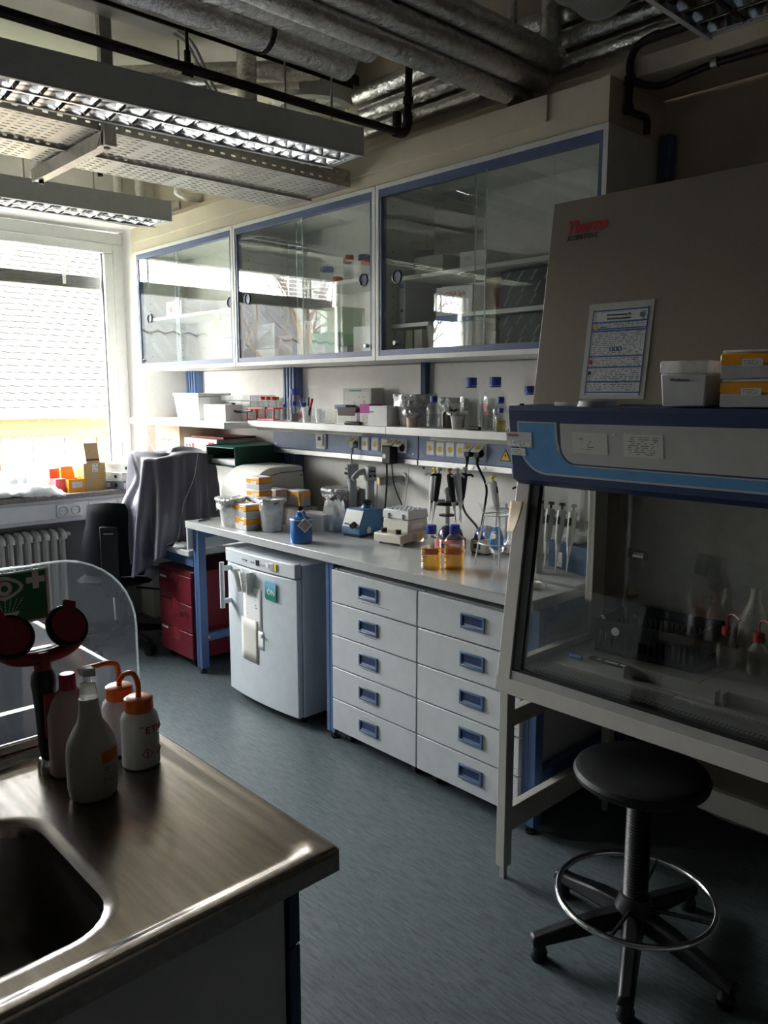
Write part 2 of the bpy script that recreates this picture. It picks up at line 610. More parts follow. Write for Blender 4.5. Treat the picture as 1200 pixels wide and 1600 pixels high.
# ================================================================ ROOM
struct('floor', MB().box(-3.2, 3.15, -2.2, 5.7, -0.12, 0.0), floor_m)
struct('ceiling', MB().box(-3.2, 3.15, -2.2, 5.7, 3.2, 3.35), ceil_m)
struct('wall_right', MB().box(2.95, 3.15, -2.2, 5.7, 0, 3.2), plaster)
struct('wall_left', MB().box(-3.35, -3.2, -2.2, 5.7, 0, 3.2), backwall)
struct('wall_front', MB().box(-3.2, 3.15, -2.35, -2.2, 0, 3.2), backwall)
for nm, bx_, m_ in (('wall_back', (-3.2, 2.61, 5.40, 5.7, 0, 0.93), wallwhite), ('wall_back_end', (-3.2, -1.29, 5.2, 5.7, 0.93, 3.2), wallwhite), ('wall_back_pier', (-0.41, 0.40, 5.2, 5.7, 0.93, 3.2), wallwhite),
                    ('wall_back_lintel', (-1.29, -0.41, 5.2, 5.7, 2.72, 3.2), wallwhite), ('wall_back_lintel_wide', (0.40, 2.61, 5.2, 5.7, 2.72, 3.2), wallwhite), ('wall_back_corner', (2.61, 2.95, 5.2, 5.7, 0.0, 3.2), wallwhite)):
    struct(nm, MB().box(*bx_), m_, smooth=False)
struct('wall_back_lower', MB().box(-3.2, 2.609, 5.392, 5.405, 0.0, 0.93), lowwall)
struct('trim_beam', MB().box(2.74, 2.95, -2.2, 5.2, 2.765, 3.2), plaster)
struct('trim_ledge', MB().box(2.66, 2.95, -2.2, 5.2, 2.70, 2.765), plaster, bevel=0.004)


def window(n, x0, x1, z0, z1, blind):
    w = bpy.data.objects.new('window_%d' % n, None)
    C.objects.link(w)
    w['kind'] = 'structure'
    w.location = ((x0 + x1) / 2, 5.5, z0)
    f = MB()
    a = 0.075
    for (p, q, r, s_) in ((x0, x1, z1 - a, z1), (x0, x1, z0, z0 + a), (x0, x0 + a, z0 + a, z1 - a), (x1 - a, x1, z0 + a, z1 - a)):
        f.box(p, q, 5.42, 5.52, r, s_)
    obj('window_frame', f, upvc, w, world=True, bevel=0.006)
    g = MB()
    b = a + 0.006
    c = b + 0.062
    for (p, q, r, s_) in ((x0 + b, x1 - b, z1 - c, z1 - b), (x0 + b, x1 - b, z0 + b, z0 + c), (x0 + b, x0 + c, z0 + c, z1 - c), (x1 - c, x1 - b, z0 + c, z1 - c)):
        g.box(p, q, 5.40, 5.49, r, s_)
    obj('sash', g, upvc, w, world=True, bevel=0.008)
    k = MB()
    k.box(x1 - c - 0.007, x1 - c + 0.002, 5.435, 5.455, z0 + c, z1 - c)
    k.box(x0 + c - 0.002, x0 + c + 0.012, 5.435, 5.455, z0 + c, z1 - c)
    obj('gasket', k, gasketm, w, world=True)
    obj('pane', MB().box(x0 + c, x1 - c, 5.443, 5.449, z0 + c, z1 - c), glass, w, world=True, smooth=False)
    h = MB()
    for z in (z0 + 0.25, z1 - 0.16):
        h.cyl((x1 - 0.066, 5.41, z - 0.045), (x1 - 0.066, 5.41, z + 0.045), 0.011, n=10)
    obj('hinge', h, upvc, w, world=True)
    return w


window(1, 0.42, 2.60, 0.965, 2.70, True)
window(2, -1.27, -0.43, 0.965, 2.70, True)
struct('trim_sill', MB().box(-1.28, 2.60, 5.15, 5.44, 0.93, 0.962), stone, bevel=0.004)

# blinds hung outside the panes: thin slats over a gathered stack
for (x0, x1, nm) in ((0.52, 2.50, 'over the wide window with a gathered grey stack below its slats'), (-1.17, -0.53, 'over the farther window beyond the wall pier')):
    b = thing('venetian_blind', 'raised outside blind ' + nm, 'blind', ((x0 + x1) / 2, 5.62, 2.35))
    sl = MB().box(x0, x1, 5.60, 5.65, 0, 0.004)
    off = Vector((0, 0, 0))
    first = None
    for i in range(7):
        z = 2.43 + i * 0.034
        if first is None:
            first = obj('slat', MB().hexa([(-(x1 - x0) / 2, -0.028, -0.006), ((x1 - x0) / 2, -0.028, -0.006), ((x1 - x0) / 2, 0.028, 0.006), (-(x1 - x0) / 2, 0.028, 0.006)], [(-(x1 - x0) / 2, -0.028, -0.004), ((x1 - x0) / 2, -0.028, -0.004), ((x1 - x0) / 2, 0.028, 0.008), (-(x1 - x0) / 2, 0.028, 0.008)]), alu, b)
            o = first
        else:
            o = first.copy()
            C.objects.link(o)
        o.location = (0, 0, z - 2.35)
    st = MB()
    for i in range(6):
        st.box(x0 - 0.01, x1 + 0.01, 5.59, 5.65, 2.355 + i * 0.011, 2.364 + i * 0.011)
    st.box(x0 - 0.01, x1 + 0.01, 5.585, 5.655, 2.335, 2.353)
    obj('gathered_stack', st, stackm, b, world=True)
    cd = MB()
    for x in (x0 + 0.25, (x0 + x1) / 2, x1 - 0.25):
        cd.box(x - 0.012, x + 0.012, 5.585, 5.59, 2.34, 2.69)
    obj('ladder_tape', cd, alu, b, world=True)
    obj('head_rail', MB().box(x0, x1, 5.585, 5.655, 2.66, 2.70), alu, b, world=True)

# ================================================================ OUTSIDE
yard = mat('garden_ground', (0.20, 0.22, 0.15), 0.9, na=0.2, ns=2)
tilem = mat('pale_roof_tile', (0.085, 0.078, 0.072), 0.8, na=0.12, ns=3)
greytile = mat('grey_roof_tile', (0.040, 0.040, 0.042), 0.8, na=0.15, ns=3)
yellowwall = mat('yellow_render', (0.12, 0.066, 0.026), 0.85, na=0.04)
whitewall = mat('white_render', (0.17, 0.17, 0.165), 0.85, na=0.04)
brownwood = mat('brown_shutter', (0.020, 0.009, 0.006), 0.6, na=0.1)
leafm = mat('spring_blossom_leaf', (0.16, 0.15, 0.13), 0.8, na=0.2, ns=12)
barkm = mat('bare_bark', (0.10, 0.08, 0.065), 0.85, na=0.2)
struct('ground_outside', MB().box(-60, 60, 5.9, 70, -6.2, -6.0), yard)


def tiled_roof(mb, quad, rows, cols, h=0.05):
    h = 0.05 if rows > 25 else 0.08
    """rows of half-round tile courses over a roof quad: p00 (eave, start), p10 (eave, end), p11 (ridge, end), p01 (ridge, start)"""
    a, b, c, d = [Vector(q) for q in quad]
    n = (b - a).cross(d - a).normalized()
    if n.z < 0:
        n = -n
    for j in range(rows):
        v0, v1 = j / rows, (j + 1) / rows
        l0, l1 = a.lerp(d, v0), a.lerp(d, v1)
        r0, r1 = b.lerp(c, v0), b.lerp(c, v1)
        k = max(1, round(cols * (r0 - l0).length / (b - a).length))
        vs, fs = [], []
        for i in range(2 * k + 1):
            u = i / (2 * k)
            e = h * ((0.5 if rows > 25 else 1.3) if i % 2 else 0.0)
            vs += [l0.lerp(r0, u) + n * (h + e), l1.lerp(r1, u) + n * (0.25 * h + e), l0.lerp(r0, u) + n * 0.0]
        for i in range(2 * k):
            fs += [(3 * i, 3 * i + 3, 3 * i + 4, 3 * i + 1), (3 * i + 2, 3 * i + 5, 3 * i + 3, 3 * i)]
        mb.add(vs, fs)
        for q in range(1, 2 * (2 * k), 2):
            mb.m[len(mb.m) - 4 * k + q] = 1


gapm = mat('roof_tile_underside', (0.013, 0.012, 0.012), 0.9, na=0.1)


def house(name, label, loc, rotz, W, D, wall_h, ridge_h, hip, tm, wm, rows, cols, wins, gap=None):
    """a house whose long side faces local -Y; hipped or gabled roof; base at z = 0 local"""
    t = thing(name, label, 'house', loc, rotz)
    obj('house_wall', MB().box(0, W, 0, D, 0, wall_h), wm, t, smooth=False)
    e = 0.5
    rf = MB()
    tiled_roof(rf, [(-e, -e, wall_h), (W + e, -e, wall_h), (W + e - hip, D / 2, ridge_h), (-e + hip, D / 2, ridge_h)], rows, cols)
    tiled_roof(rf, [(W + e, D + e, wall_h), (-e, D + e, wall_h), (-e + hip, D / 2, ridge_h), (W + e - hip, D / 2, ridge_h)], rows, cols)
    tiled_roof(rf, [(-e, D + e, wall_h), (-e, -e, wall_h), (-e + hip, D / 2, ridge_h), (-e + hip, D / 2 + 0.01, ridge_h)], rows, max(4, cols // 2))
    tiled_roof(rf, [(W + e, -e, wall_h), (W + e, D + e, wall_h), (W + e - hip, D / 2 + 0.01, ridge_h), (W + e - hip, D / 2, ridge_h)], rows, max(4, cols // 2))
    r = obj('roof', rf, [tm, gap or gapm], t, smooth=False)
    rd = MB().tube([(-e, -e, wall_h + 0.05), (-e + hip, D / 2, ridge_h + 0.06), (W + e - hip, D / 2, ridge_h + 0.06), (W + e, -e, wall_h + 0.05)], 0.11, 8)
    obj('ridge_tiles', rd, tm, r)
    obj('gutter', MB().tube([(-e, -e - 0.06, wall_h), (W + e, -e - 0.06, wall_h)], 0.08, 8), whitewall, r)
    obj('eave_soffit', MB().box(-e, W + e, -e, 0.0, wall_h - 0.06, wall_h - 0.01), whitewall, r)
    for (x, z, w, h) in wins:
        f = MB()
        f.box(x - 0.09, x, -0.05, 0.02, z - 0.09, z + h + 0.09)
        f.box(x + w, x + w + 0.09, -0.05, 0.02, z - 0.09, z + h + 0.09)
        f.box(x, x + w, -0.05, 0.02, z + h, z + h + 0.09)
        f.box(x, x + w, -0.05, 0.02, z - 0.09, z)
        f.box(x + w / 2 - 0.04, x + w / 2 + 0.04, -0.04, 0.02, z, z + h)
        q = obj('window', f, brownwood, t)
        obj('pane', MB().box(x, x + w, -0.02, 0.0, z, z + h), mat_dark, q, smooth=False)
    return t, r


mat_dark = mat('dark_window_pane', (0.05, 0.06, 0.07), 0.1, na=0.02)
h1, r1 = house('house', 'yellow rendered house with a pale tiled hip roof seen through the window', (4.6, 20.5, -6.0), 0, 16, 10, 7.05, 12.2, 5.0, tilem, yellowwall, 30, 52,
               [(1.9, 5.35, 1.5, 1.1), (4.35, 5.15, 1.2, 1.2), (8.0, 5.2, 1.4, 1.2), (2.0, 2.2, 1.5, 1.3), (5.2, 2.2, 1.5, 1.3)])
h2, r2 = house('house', 'white house with a dark grey tiled roof, dormer and chimney, mirrored in the cabinet glass', (-16.5, 19.0, -6.0), rad(-5), 14, 9, 6.4, 10.6, 0.4, greytile, whitewall, 3, 30,
               [(2.0, 4.2, 1.3, 1.2), (6.0, 4.2, 1.3, 1.2), (10.0, 4.2, 1.3, 1.2)], gap=greytile)
dm = MB()
dm.prism([(0, 6.9), (2.4, 6.9), (2.4, 8.4), (0, 8.4)], -0.1, 3.0, 'y')
dm.M = None
d_ = obj('dormer', MB().add([Vector(v) + Vector((7.5, 0.4, 0)) for v in dm.v], dm.f), whitewall, h2, smooth=False)
obj('dormer_roof', MB().prism([(7.3, 8.35), (10.1, 8.35), (8.7, 9.3)], 0.1, 3.8, 'y'), greytile, d_, smooth=False)
obj('dormer_window', MB().box(8.0, 9.4, 0.24, 0.32, 7.15, 8.15), mat_dark, d_, smooth=False)
obj('chimney', MB().box(3.5, 4.5, 3.2, 4.0, 8.5, 11.8).box(3.4, 4.6, 3.1, 4.1, 11.8, 12.0), whitewall, h2, smooth=False)
h3, r3 = house('house', 'low white house with a dark grey roof right beside the other grey roof', (-1.2, 21.0, -6.0), rad(0), 4.6, 9, 5.6, 8.9, 0.3, greytile, whitewall, 3, 12, [(1.5, 3.6, 1.3, 1.2), (3.0, 3.6, 1.0, 1.2)], gap=greytile)


def bare_tree(name, label, loc, h, seed):
    r_ = random.Random(seed)
    t = thing(name, label, 'tree', loc)
    tr, br = MB(), MB()
    tr.tube(spline([(0, 0, 0), (0.1, 0, h * 0.25), (0, 0.1, h * 0.5)], 4), 0.2, 8, radii=[0.22 - 0.012 * i for i in range(9)])

    def grow(p, d, l, rr, k):
        q = p + d * l
        br.tube([p, (p + q) / 2 + Vector((r_.uniform(-.05, .05), r_.uniform(-.05, .05), 0)) * l, q], rr, 5, radii=[rr, rr * .8, rr * .6])
        if k:
            for _ in range(3):
                nd = (d + Vector((r_.uniform(-.8, .8), r_.uniform(-.8, .8), r_.uniform(-.2, .7)))).normalized()
                grow(q if r_.random() < .6 else p.lerp(q, .7), nd, l * r_.uniform(.6, .8), rr * .58, k - 1)
    for i in range(4):
        a = i * 1.6
        grow(Vector((0, 0.1, h * 0.48)), Vector((math.cos(a) * .6, math.sin(a) * .6, .8)).normalized(), h * 0.2, 0.1, 4)
    obj('trunk', tr, barkm, t)
    obj('branches', br, barkm, t)['kind'] = 'stuff'


bare_tree('bare_tree', 'bare branching tree standing in the garden between the houses', (-8.7, 12.6, -6.0), 12.5, 3)
bare_tree('bare_tree', 'bare tree farther along the garden, mirrored in the last cabinet', (-6.6, 13.5, -6.0), 11.5, 5)
for i, (x, y, s) in enumerate(((6.2, 17.4, 1.2), (8.5, 17.9, 0.85), (3.8, 17.2, 0.9))):
    t = thing('blossoming_shrub', ('tall pale blossoming shrub before the yellow house', 'pale shrub growing close to the yellow house wall', 'low pale shrub at the end of the garden row')[i], 'shrub', (x, y, -6.0))
    r_ = random.Random(i)
    lv = MB()
    for k in range(900):
        a, b = r_.uniform(0, 2 * PI), r_.uniform(-1, 1)
        rr = s * (r_.random() ** 0.4)
        p = Vector((math.cos(a) * math.sqrt(1 - b * b) * rr, math.sin(a) * math.sqrt(1 - b * b) * rr, 5.15 + i * 0.1 + b * rr * 1.1))
        u = Vector((r_.uniform(-1, 1), r_.uniform(-1, 1), r_.uniform(-1, 1))).normalized() * 0.09
        w = u.orthogonal() * 0.6
        lv.add([p - u, p + w, p + u, p - w], [(0, 1, 2, 3)])
    obj('blossom_leaves', lv, leafm, t, smooth=False)['kind'] = 'stuff'
    st = MB()
    for k in range(5):
        st.tube(spline([(0, 0, 0), (r_.uniform(-.4, .4), r_.uniform(-.4, .4), 2.6), (r_.uniform(-.8, .8), r_.uniform(-.8, .8), 5.2)], 3), 0.05, 5)
    obj('stem', st, barkm, t)

# ================================================================ RADIATOR, TRUNKING, SOCKETS
t = thing('cable_trunking', 'cream wall trunking running under the window sill above the radiator', 'trunking', (1.0, 5.28, 0.77))
obj('trunking_body', MB().box(-2.4, 2.605, 5.19, 5.38, 0.775, 0.929), upvc, t, world=True, bevel=0.004)
obj('trunking_cover', MB().box(-2.4, 2.605, 5.172, 5.189, 0.80, 0.905), upvc, t, world=True, bevel=0.003)


def wall_socket(x, label):
    s = thing('wall_socket', label, 'socket', (x, 5.172, 0.853), 0, 'earthed sockets in the window trunking')
    obj('socket_plate', MB().box(-0.042, 0.042, -0.012, 0.0, -0.043, 0.043), upvc, s, bevel=0.004)
    m = MB()
    m.lathe([(0.031, 0), (0.031, 0.010), (0.026, 0.010), (0.021, 0.002), (0.001, 0.001)], n=24, cap1=True)
    m2 = MB()
    R = Matrix.Rotation(rad(90), 4, 'X')
    m2.add([R @ v + Vector((0, -0.010, 0)) for v in m.v], m.f)
    obj('socket_well', m2, lightgrey, s)
    for dx in (-0.009, 0.009):
        obj('contact_hole', MB().cyl((dx, -0.0128, 0), (dx, -0.0105, 0), 0.0032, n=10), black, s)
    return s


for x, l in ((1.984, 'double socket half nearest the radiator in the window trunking'), (2.065, 'socket beside the one nearest the radiator'), (2.20, 'first socket of the middle pair above the chair back'),
             (2.276, 'second socket of the middle pair above the chair back'), (2.405, 'socket half hidden by the grey dust cover')):
    wall_socket(x, l)

rad_t = thing('radiator', 'cream cast iron column radiator below the window sill', 'radiator', (1.75, 5.30, 0.0))
sec = MB()
for dy in (-0.05, 0.0, 0.05):
    sec.tube([(0, dy, 0.16), (0, dy, 0.66)], 0.0135, 8)
for z, s_ in ((0.685, 1), (0.135, -1)):
    sec.tube(spline([(0, -0.068, z - 0.03 * s_), (0, -0.055, z + 0.004 * s_), (0, 0.0, z + 0.018 * s_), (0, 0.055, z + 0.004 * s_), (0, 0.068, z - 0.03 * s_)], 3), 0.02, 8)
    sec.cyl((-0.028, 0, z - 0.012 * s_), (0.028, 0, z - 0.012 * s_), 0.022, n=12)
radm = mat('radiator_enamel', (0.72, 0.71, 0.67), 0.4, na=0.03)
s0 = obj('radiator_section', sec, radm, rad_t)
for i in range(16):
    o = s0 if i == 0 else s0.copy()
    if i:
        C.objects.link(o)
    o.location = (0.255 - i * 0.055, 0, 0)
obj('valve', MB().cyl((0.27, 0, 0.672), (0.325, 0, 0.672), 0.016, 0.011, n=10).cyl((0.30, 0, 0.655), (0.30, 0, 0.69), 0.009, n=8), radm, rad_t)
obj('radiator_foot', MB().box(-0.5, -0.46, -0.05, 0.05, 0, 0.13).box(0.12, 0.16, -0.05, 0.05, 0, 0.13), radm, rad_t)
obj('wall_bracket', MB().box(0.1, 0.13, 0.02, 0.084, 0.55, 0.58).box(-0.5, -0.47, 0.02, 0.084, 0.55, 0.58), radm, rad_t)

# ================================================================ CEILING SERVICES
def light_fixture(name, label, x_end, y0, length, z, hang, n=40):
    """long grey fitting along X, open mirror louvre below; end nearest the bench wall at x_end"""
    W = 0.23
    t = thing(name, label, 'light', (x_end, y0 + W / 2, z), 0, 'long grey louvre lamps')
    h = MB()
    a, b = -length, 0.0
    hw = W / 2
    h.box(a, b, -hw, -hw + 0.004, 0.0, 0.105)
    h.box(a, b, hw - 0.004, hw, 0.0, 0.105)
    h.box(a, b, -hw + 0.004, hw - 0.004, 0.10, 0.105)
    h.box(b - 0.035, b, -hw + 0.004, hw - 0.004, 0.004, 0.10)
    h.box(a, a + 0.035, -hw + 0.004, hw - 0.004, 0.004, 0.10)
    h.box(a, b, -hw, -hw + 0.014, -0.002, 0.004)
    h.box(a, b, hw - 0.014, hw, -0.002, 0.004)
    obj('housing', h, lampgrey, t, smooth=False)
    lv = MB()
    lv.box(a + 0.035, b - 0.035, -hw + 0.013, -hw + 0.015, 0.0, 0.06)
    lv.box(a + 0.035, b - 0.035, hw - 0.015, hw - 0.013, 0.0, 0.06)
    lv.prism([(-0.005, 0.0), (0.005, 0.0), (0.0, 0.055)], a + 0.035, b - 0.035, 'x')
    lv.box(a + 0.03, b - 0.03, -hw + 0.006, hw - 0.006, 0.086, 0.09)
    for (ya, yb) in ((-hw + 0.014, -0.055), (-0.004, -0.055), (0.004, 0.055), (hw - 0.014, 0.055)):
        sg_ = 1 if yb > ya else -1
        lv.sheet(lambda u, v: (a + 0.035 + (length - 0.07) * u, ya + sg_ * 0.036 * v ** 2.2, 0.078 * v), 1, 7)
    obj('reflector', lv, mirror, t, ang=50)
    k = int((length - 0.07) / 0.082)
    bl = MB()
    for s_ in (-1, 1):
        y1, y2 = (0.006, hw - 0.016) if s_ > 0 else (-hw + 0.016, -0.006)
        bl.sheet(lambda u, v: (-0.007 * (1 - v) ** 2 - 0.0006, y1 + (y2 - y1) * u, 0.001 + v * 0.05 + 0.012 * (1 - (2 * u - 1) ** 2) * (1 - v) * 0), 2, 4)
        bl.sheet(lambda u, v: (0.007 * (1 - v) ** 2 + 0.0006, y1 + (y2 - y1) * u, 0.001 + v * 0.05), 2, 4)
    first = obj('louvre_blade', bl, mirror, t)
    for i in range(k + 1):
        o = first if i == 0 else first.copy()
        if i:
            C.objects.link(o)
        o.location = (a + 0.035 + (length - 0.07) * i / k, 0, 0)
    for y in (-0.055, 0.055):
        obj('lamp_tube', MB().cyl((a + 0.05, y, 0.07), (b - 0.05, y, 0.07), 0.0125, n=10), tubeglass, t)
    for x in hang:
        obj('hanger_rod', MB().cyl((x - x_end, 0, 0.105), (x - x_end, 0, 3.2 - z), 0.004, n=6), galv, t)
    return t


light_fixture('light_fixture', 'long grey louvre lamp hanging above the steel sink, closest of the ceiling lamps to it', 2.24, 2.485, 1.9, 2.55, (1.95, 0.9)).rotation_euler = (0, 0, rad(-5.5))
light_fixture('light_fixture', 'long grey louvre lamp hanging just inside the window', 2.28, 4.12, 3.0, 2.55, (1.9, 1.55, 0.2)).rotation_euler = (0, 0, rad(-3.5))
light_fixture('light_fixture', 'dark louvre lamp cut by the photo edge above the safety cabinet', 2.20, 0.845, 3.0, 2.55, (1.9, 0.3))


def slot_plate(mb, P, nu, nv, L, W, fu=0.62, fv=0.34, skip=None):
    """plate with open slots. P(u,v) -> point for u in 0..L, v in 0..W; each cell keeps an open slot in its middle"""
    us, vs_ = [], []
    for i in range(nu):
        a = L * i / nu
        d = L / nu
        us += [a, a + d * (1 - fu) / 2, a + d * (1 + fu) / 2]
    us.append(L)
    for j in range(nv):
        a = W * j / nv
        d = W / nv
        vs_ += [a, a + d * (1 - fv) / 2, a + d * (1 + fv) / 2]
    vs_.append(W)
    n = len(us)
    pts = [P(u, v) for v in vs_ for u in us]
    fs = []
    for j in range(len(vs_) - 1):
        for i in range(n - 1):
            if i % 3 == 1 and j % 3 == 1 and not (skip and skip(i // 3, j // 3)):
                continue
            fs.append((j * n + i, j * n + i + 1, (j + 1) * n + i + 1, (j + 1) * n + i))
    mb.add(pts, fs)


t = thing('cable_tray', 'wide perforated metal cable tray running between the two long lamps', 'cable tray', (2.5, 3.2, 2.56))
x0, x1, y0, y1, z0 = -0.6, 2.54, 2.93, 3.48, 2.56
pl = MB()
slot_plate(pl, lambda u, v: (x0 + u, y0 + v, z0), 80, 16, x1 - x0, y1 - y0, 0.6, 0.25, skip=lambda i, j: i % 8 == 7)
obj('tray_plate', pl, galv, t, world=True, smooth=False, solid=0.0015)
for y in (y0, y1):
    sd = MB()
    slot_plate(sd, lambda u, v: (x0 + u, y, z0 + v), 62, 2, x1 - x0, 0.075, 0.40, 0.2)
    obj('tray_side', sd, galv, t, world=True, smooth=False, solid=0.0015)
dv = MB()
slot_plate(dv, lambda u, v: (x0 + u, 3.22, z0 - 0.012 + v * 0.5), 80, 1, x1 - x0, 0.05, 0.4, 0.35)
dv.box(x0, x1, 3.218, 3.236, z0 - 0.014, z0 - 0.011)
obj('tray_rib', dv, galv, t, world=True, smooth=False)
for xx in (1.36, -0.2):
    br = MB()
    br.box(xx - 0.022, xx + 0.022, 2.90, 3.60, 2.505, 2.552)
    br.prism([(2.90, 2.552), (3.60, 2.552), (3.60, 2.50), (2.96, 2.50)], xx - 0.024, xx - 0.021, 'x')
    b_ = obj('cantilever_arm', br, galv, t, world=True, smooth=False)
    obj('drop_post', MB().box(xx - 0.022, xx + 0.022, 2.885, 2.915, 2.50, 3.2).box(xx - 0.05, xx + 0.05, 2.86, 2.94, 3.188, 3.2), galv, b_, world=True)
    obj('bolt', MB().cyl((xx, 2.92, 2.496), (xx, 2.92, 2.506), 0.011, n=6), rust, b_, world=True)
    obj('bolt', MB().cyl((xx, 3.56, 2.49), (xx, 3.56, 2.506), 0.011, n=6), rust, b_, world=True)
for x, y in ((0.95, 3.5), (1.98, 3.56)):
    obj('threaded_rod', MB().cyl((x, 3.47, 2.56), (x, 3.47, 3.2), 0.005, n=6), galv, t, world=True)


def pipe_thing(name, label, cat, pts, r, m, n=12, wr=0.0, group=None, loc=None, extra=None):
    pts = [Vector(p) for p in pts]
    b = loc or pts[0]
    t = thing(name, label, cat, b, 0, group)
    mb = MB()
    if wr:
        # wrinkled lagging: rings with uneven radius
        P = []
        for a, c in zip(pts[:-1], pts[1:]):
            k = max(2, int((c - a).length / 0.035))
            P += [a.lerp(c, i / k) for i in range(k)]
        P.append(pts[-1])
        mb.tube(P, r, n, radii=[r * (1 + wr * (noise.noise(Vector(p) * 9) + 0.6 * noise.noise(Vector(p) * 31))) for p in P])
    else:
        mb.tube(pts, r, n)
    obj('pipe', mb, m, t, world=True)
    return t


def clamp(t, p, r, up, mats=None):
    m = MB()
    p = Vector(p)
    m.cyl(p - Vector((0.014, 0, 0)), p + Vector((0.014, 0, 0)), r * 1.25, n=16)
    m.cyl(p - Vector((0.018, 0, r * 1.1)), p + Vector((0.018, 0, -r * 1.1)), r * 0.45, n=8)
    q = obj('pipe_clamp', m, rust, t, world=True)
    obj('hanger_rod', MB().cyl(p + Vector((0, 0, r)), p + Vector((0, 0, up)), 0.006, n=8).cyl(p + Vector((0, 0, r)), p + Vector((0, 0, r + 0.04)), 0.011, n=6), rust, q, world=True)


t = pipe_thing('gas_pipe', 'thin black pipe running above the sink lamp and bending up at the wall end', 'pipe', [(-2.0, 2.60, 2.71), (2.50, 2.56, 2.71), (2.535, 2.56, 2.73), (2.545, 2.56, 2.77), (2.545, 2.54, 3.2)], 0.0165, rust)
clamp(t, (1.50, 2.57, 2.71), 0.0165, 0.21)
obj('elbow', MB().tube(spline([(2.47, 2.56, 2.71), (2.52, 2.56, 2.715), (2.545, 2.56, 2.76), (2.545, 2.56, 2.80)], 4), 0.022, 12), rust, t, world=True)
obj('sleeve', MB().cyl((2.545, 2.555, 2.835), (2.545, 2.555, 2.86), 0.023, n=12), rust, t, world=True)
t = thing('mounting_channel', 'dark steel channel fixed below the ceiling beside the thin black pipe', 'channel', (1.6, 2.70, 2.92))
ch = MB()
ch.box(-1.5, 2.44, 2.75, 2.754, 2.93, 2.97)
ch.box(-1.5, 2.44, 2.79, 2.794, 2.93, 2.97)
ch.box(-1.5, 2.44, 2.75, 2.794, 2.966, 2.97)
obj('channel_rail', ch, rust, t, world=True, smooth=False)
obj('hanger_rod', MB().cyl((2.30, 2.77, 2.70), (2.30, 2.77, 3.2), 0.005, n=6).cyl((1.60, 2.77, 2.97), (1.60, 2.77, 3.2), 0.006, n=6), galv, t, world=True)
obj('bracket', MB().box(1.56, 1.68, 2.73, 2.82, 2.97, 2.985).box(1.56, 1.60, 2.74, 2.80, 2.985, 3.2), galv, t, world=True)
t = thing('cable_duct', 'flat grey cable duct beside the dark steel channel', 'cable duct', (0.8, 2.86, 2.9))
obj('duct_body', MB().box(-1.5, 1.60, 2.80, 2.885, 2.93, 2.975), lampgrey, t, world=True)
for k in range(2):
    one('hanging_cable', MB().tube(spline([(1.58, 2.83 + k * 0.03, 2.95), (1.68, 2.84 + k * 0.03, 2.92), (1.74, 2.82 + k * 0.03, 2.80), (1.75, 2.72 + k * 0.03, 2.66)], 6), 0.006, 6), lightgrey,
        ('grey cable drooping from the duct to the sink lamp', 'second grey cable drooping from the duct')[k], 'cable')

# lagged pipes ---------------------------------------------------
NA = ('lower lagged pipe ending in mid air above the sink lamp', 'second lagged pipe ending in mid air beside the lower one', 'third lagged pipe above the two cut-off ones')
for i, (y, z, xe) in enumerate(((2.30, 2.78, 1.98), (2.16, 2.80, 1.97), (2.22, 2.90, 1.97))):
    pipe_thing('lagged_pipe', NA[i], 'pipe', [(-2.0, y, z), (xe, y, z)], 0.062 if i < 2 else 0.05, foil, 16, 0.03, 'foil lagged ceiling pipes', loc=(xe, y, z))
    o = obj('pipe_strap', MB().cyl((1.62 - i * 0.3, y, z), (1.635 - i * 0.3, y, z), 0.066, n=16), black if i == 0 else foil, None)
    tag(o, ('black strap round the lower lagged pipe', 'foil tape band round the second lagged pipe', 'foil tape band round the third lagged pipe')[i], 'strap')
NB = ('lowest foil pipe of the bundle crossing to the bench wall', 'middle foil pipe of the bundle crossing to the bench wall', 'upper foil pipe of the bundle that turns up at its end', 'far upper foil pipe behind the crossing bundle', 'thin brown pipe on top of the crossing bundle')
for i, (y, z, r, xe) in enumerate(((2.02, 2.745, 0.044, 2.652), (1.94, 2.788, 0.044, 2.65), (1.87, 2.845, 0.044, 2.64), (1.955, 2.880, 0.044, 2.56))):
    pts = [(-2.0, y, z), (xe, y, z)]
    pipe_thing('lagged_pipe', NB[i], 'pipe', pts, r, foil, 16, 0.025, 'foil lagged ceiling pipes', loc=(xe, y, z))
pipe_thing('lagged_pipe', 'foil pipe rising to the ceiling at the end of the crossing bundle', 'pipe', [(2.60, 1.87, 2.84), (2.60, 1.87, 3.19)], 0.040, foil, 16, 0.025, 'foil lagged ceiling pipes')
pipe_thing('lagged_pipe', 'slim foil pipe rising behind the end of the crossing bundle', 'pipe', [(2.575, 2.03, 2.80), (2.575, 2.03, 3.19)], 0.02, foil, 10, 0.05, 'foil lagged ceiling pipes')
for i, (x, z) in enumerate(((2.695, 3.02), (2.695, 2.925), (2.70, 2.845))):
    pipe_thing('lagged_pipe', ('uppermost bright foil pipe along the bench wall', 'middle bright foil pipe along the bench wall', 'lowest bright foil pipe along the bench wall')[i], 'pipe',
               [(x, 0.2, z), (x, (3.05, 3.02, 3.0)[i], z)], (0.042, 0.038, 0.03)[i], foil, 16, 0.03, 'foil lagged ceiling pipes', loc=(x, 3.0, z))
t = pipe_thing('valve_fitting', 'dark brass drain valve on the bright foil pipes by the wall', 'valve', [(2.64, 2.72, 2.86), (2.64, 2.72, 2.79)], 0.022, rust, 10)
obj('valve_cap', MB().cyl((2.64, 2.72, 2.772), (2.64, 2.72, 2.79), 0.016, n=8), rust, t, world=True)
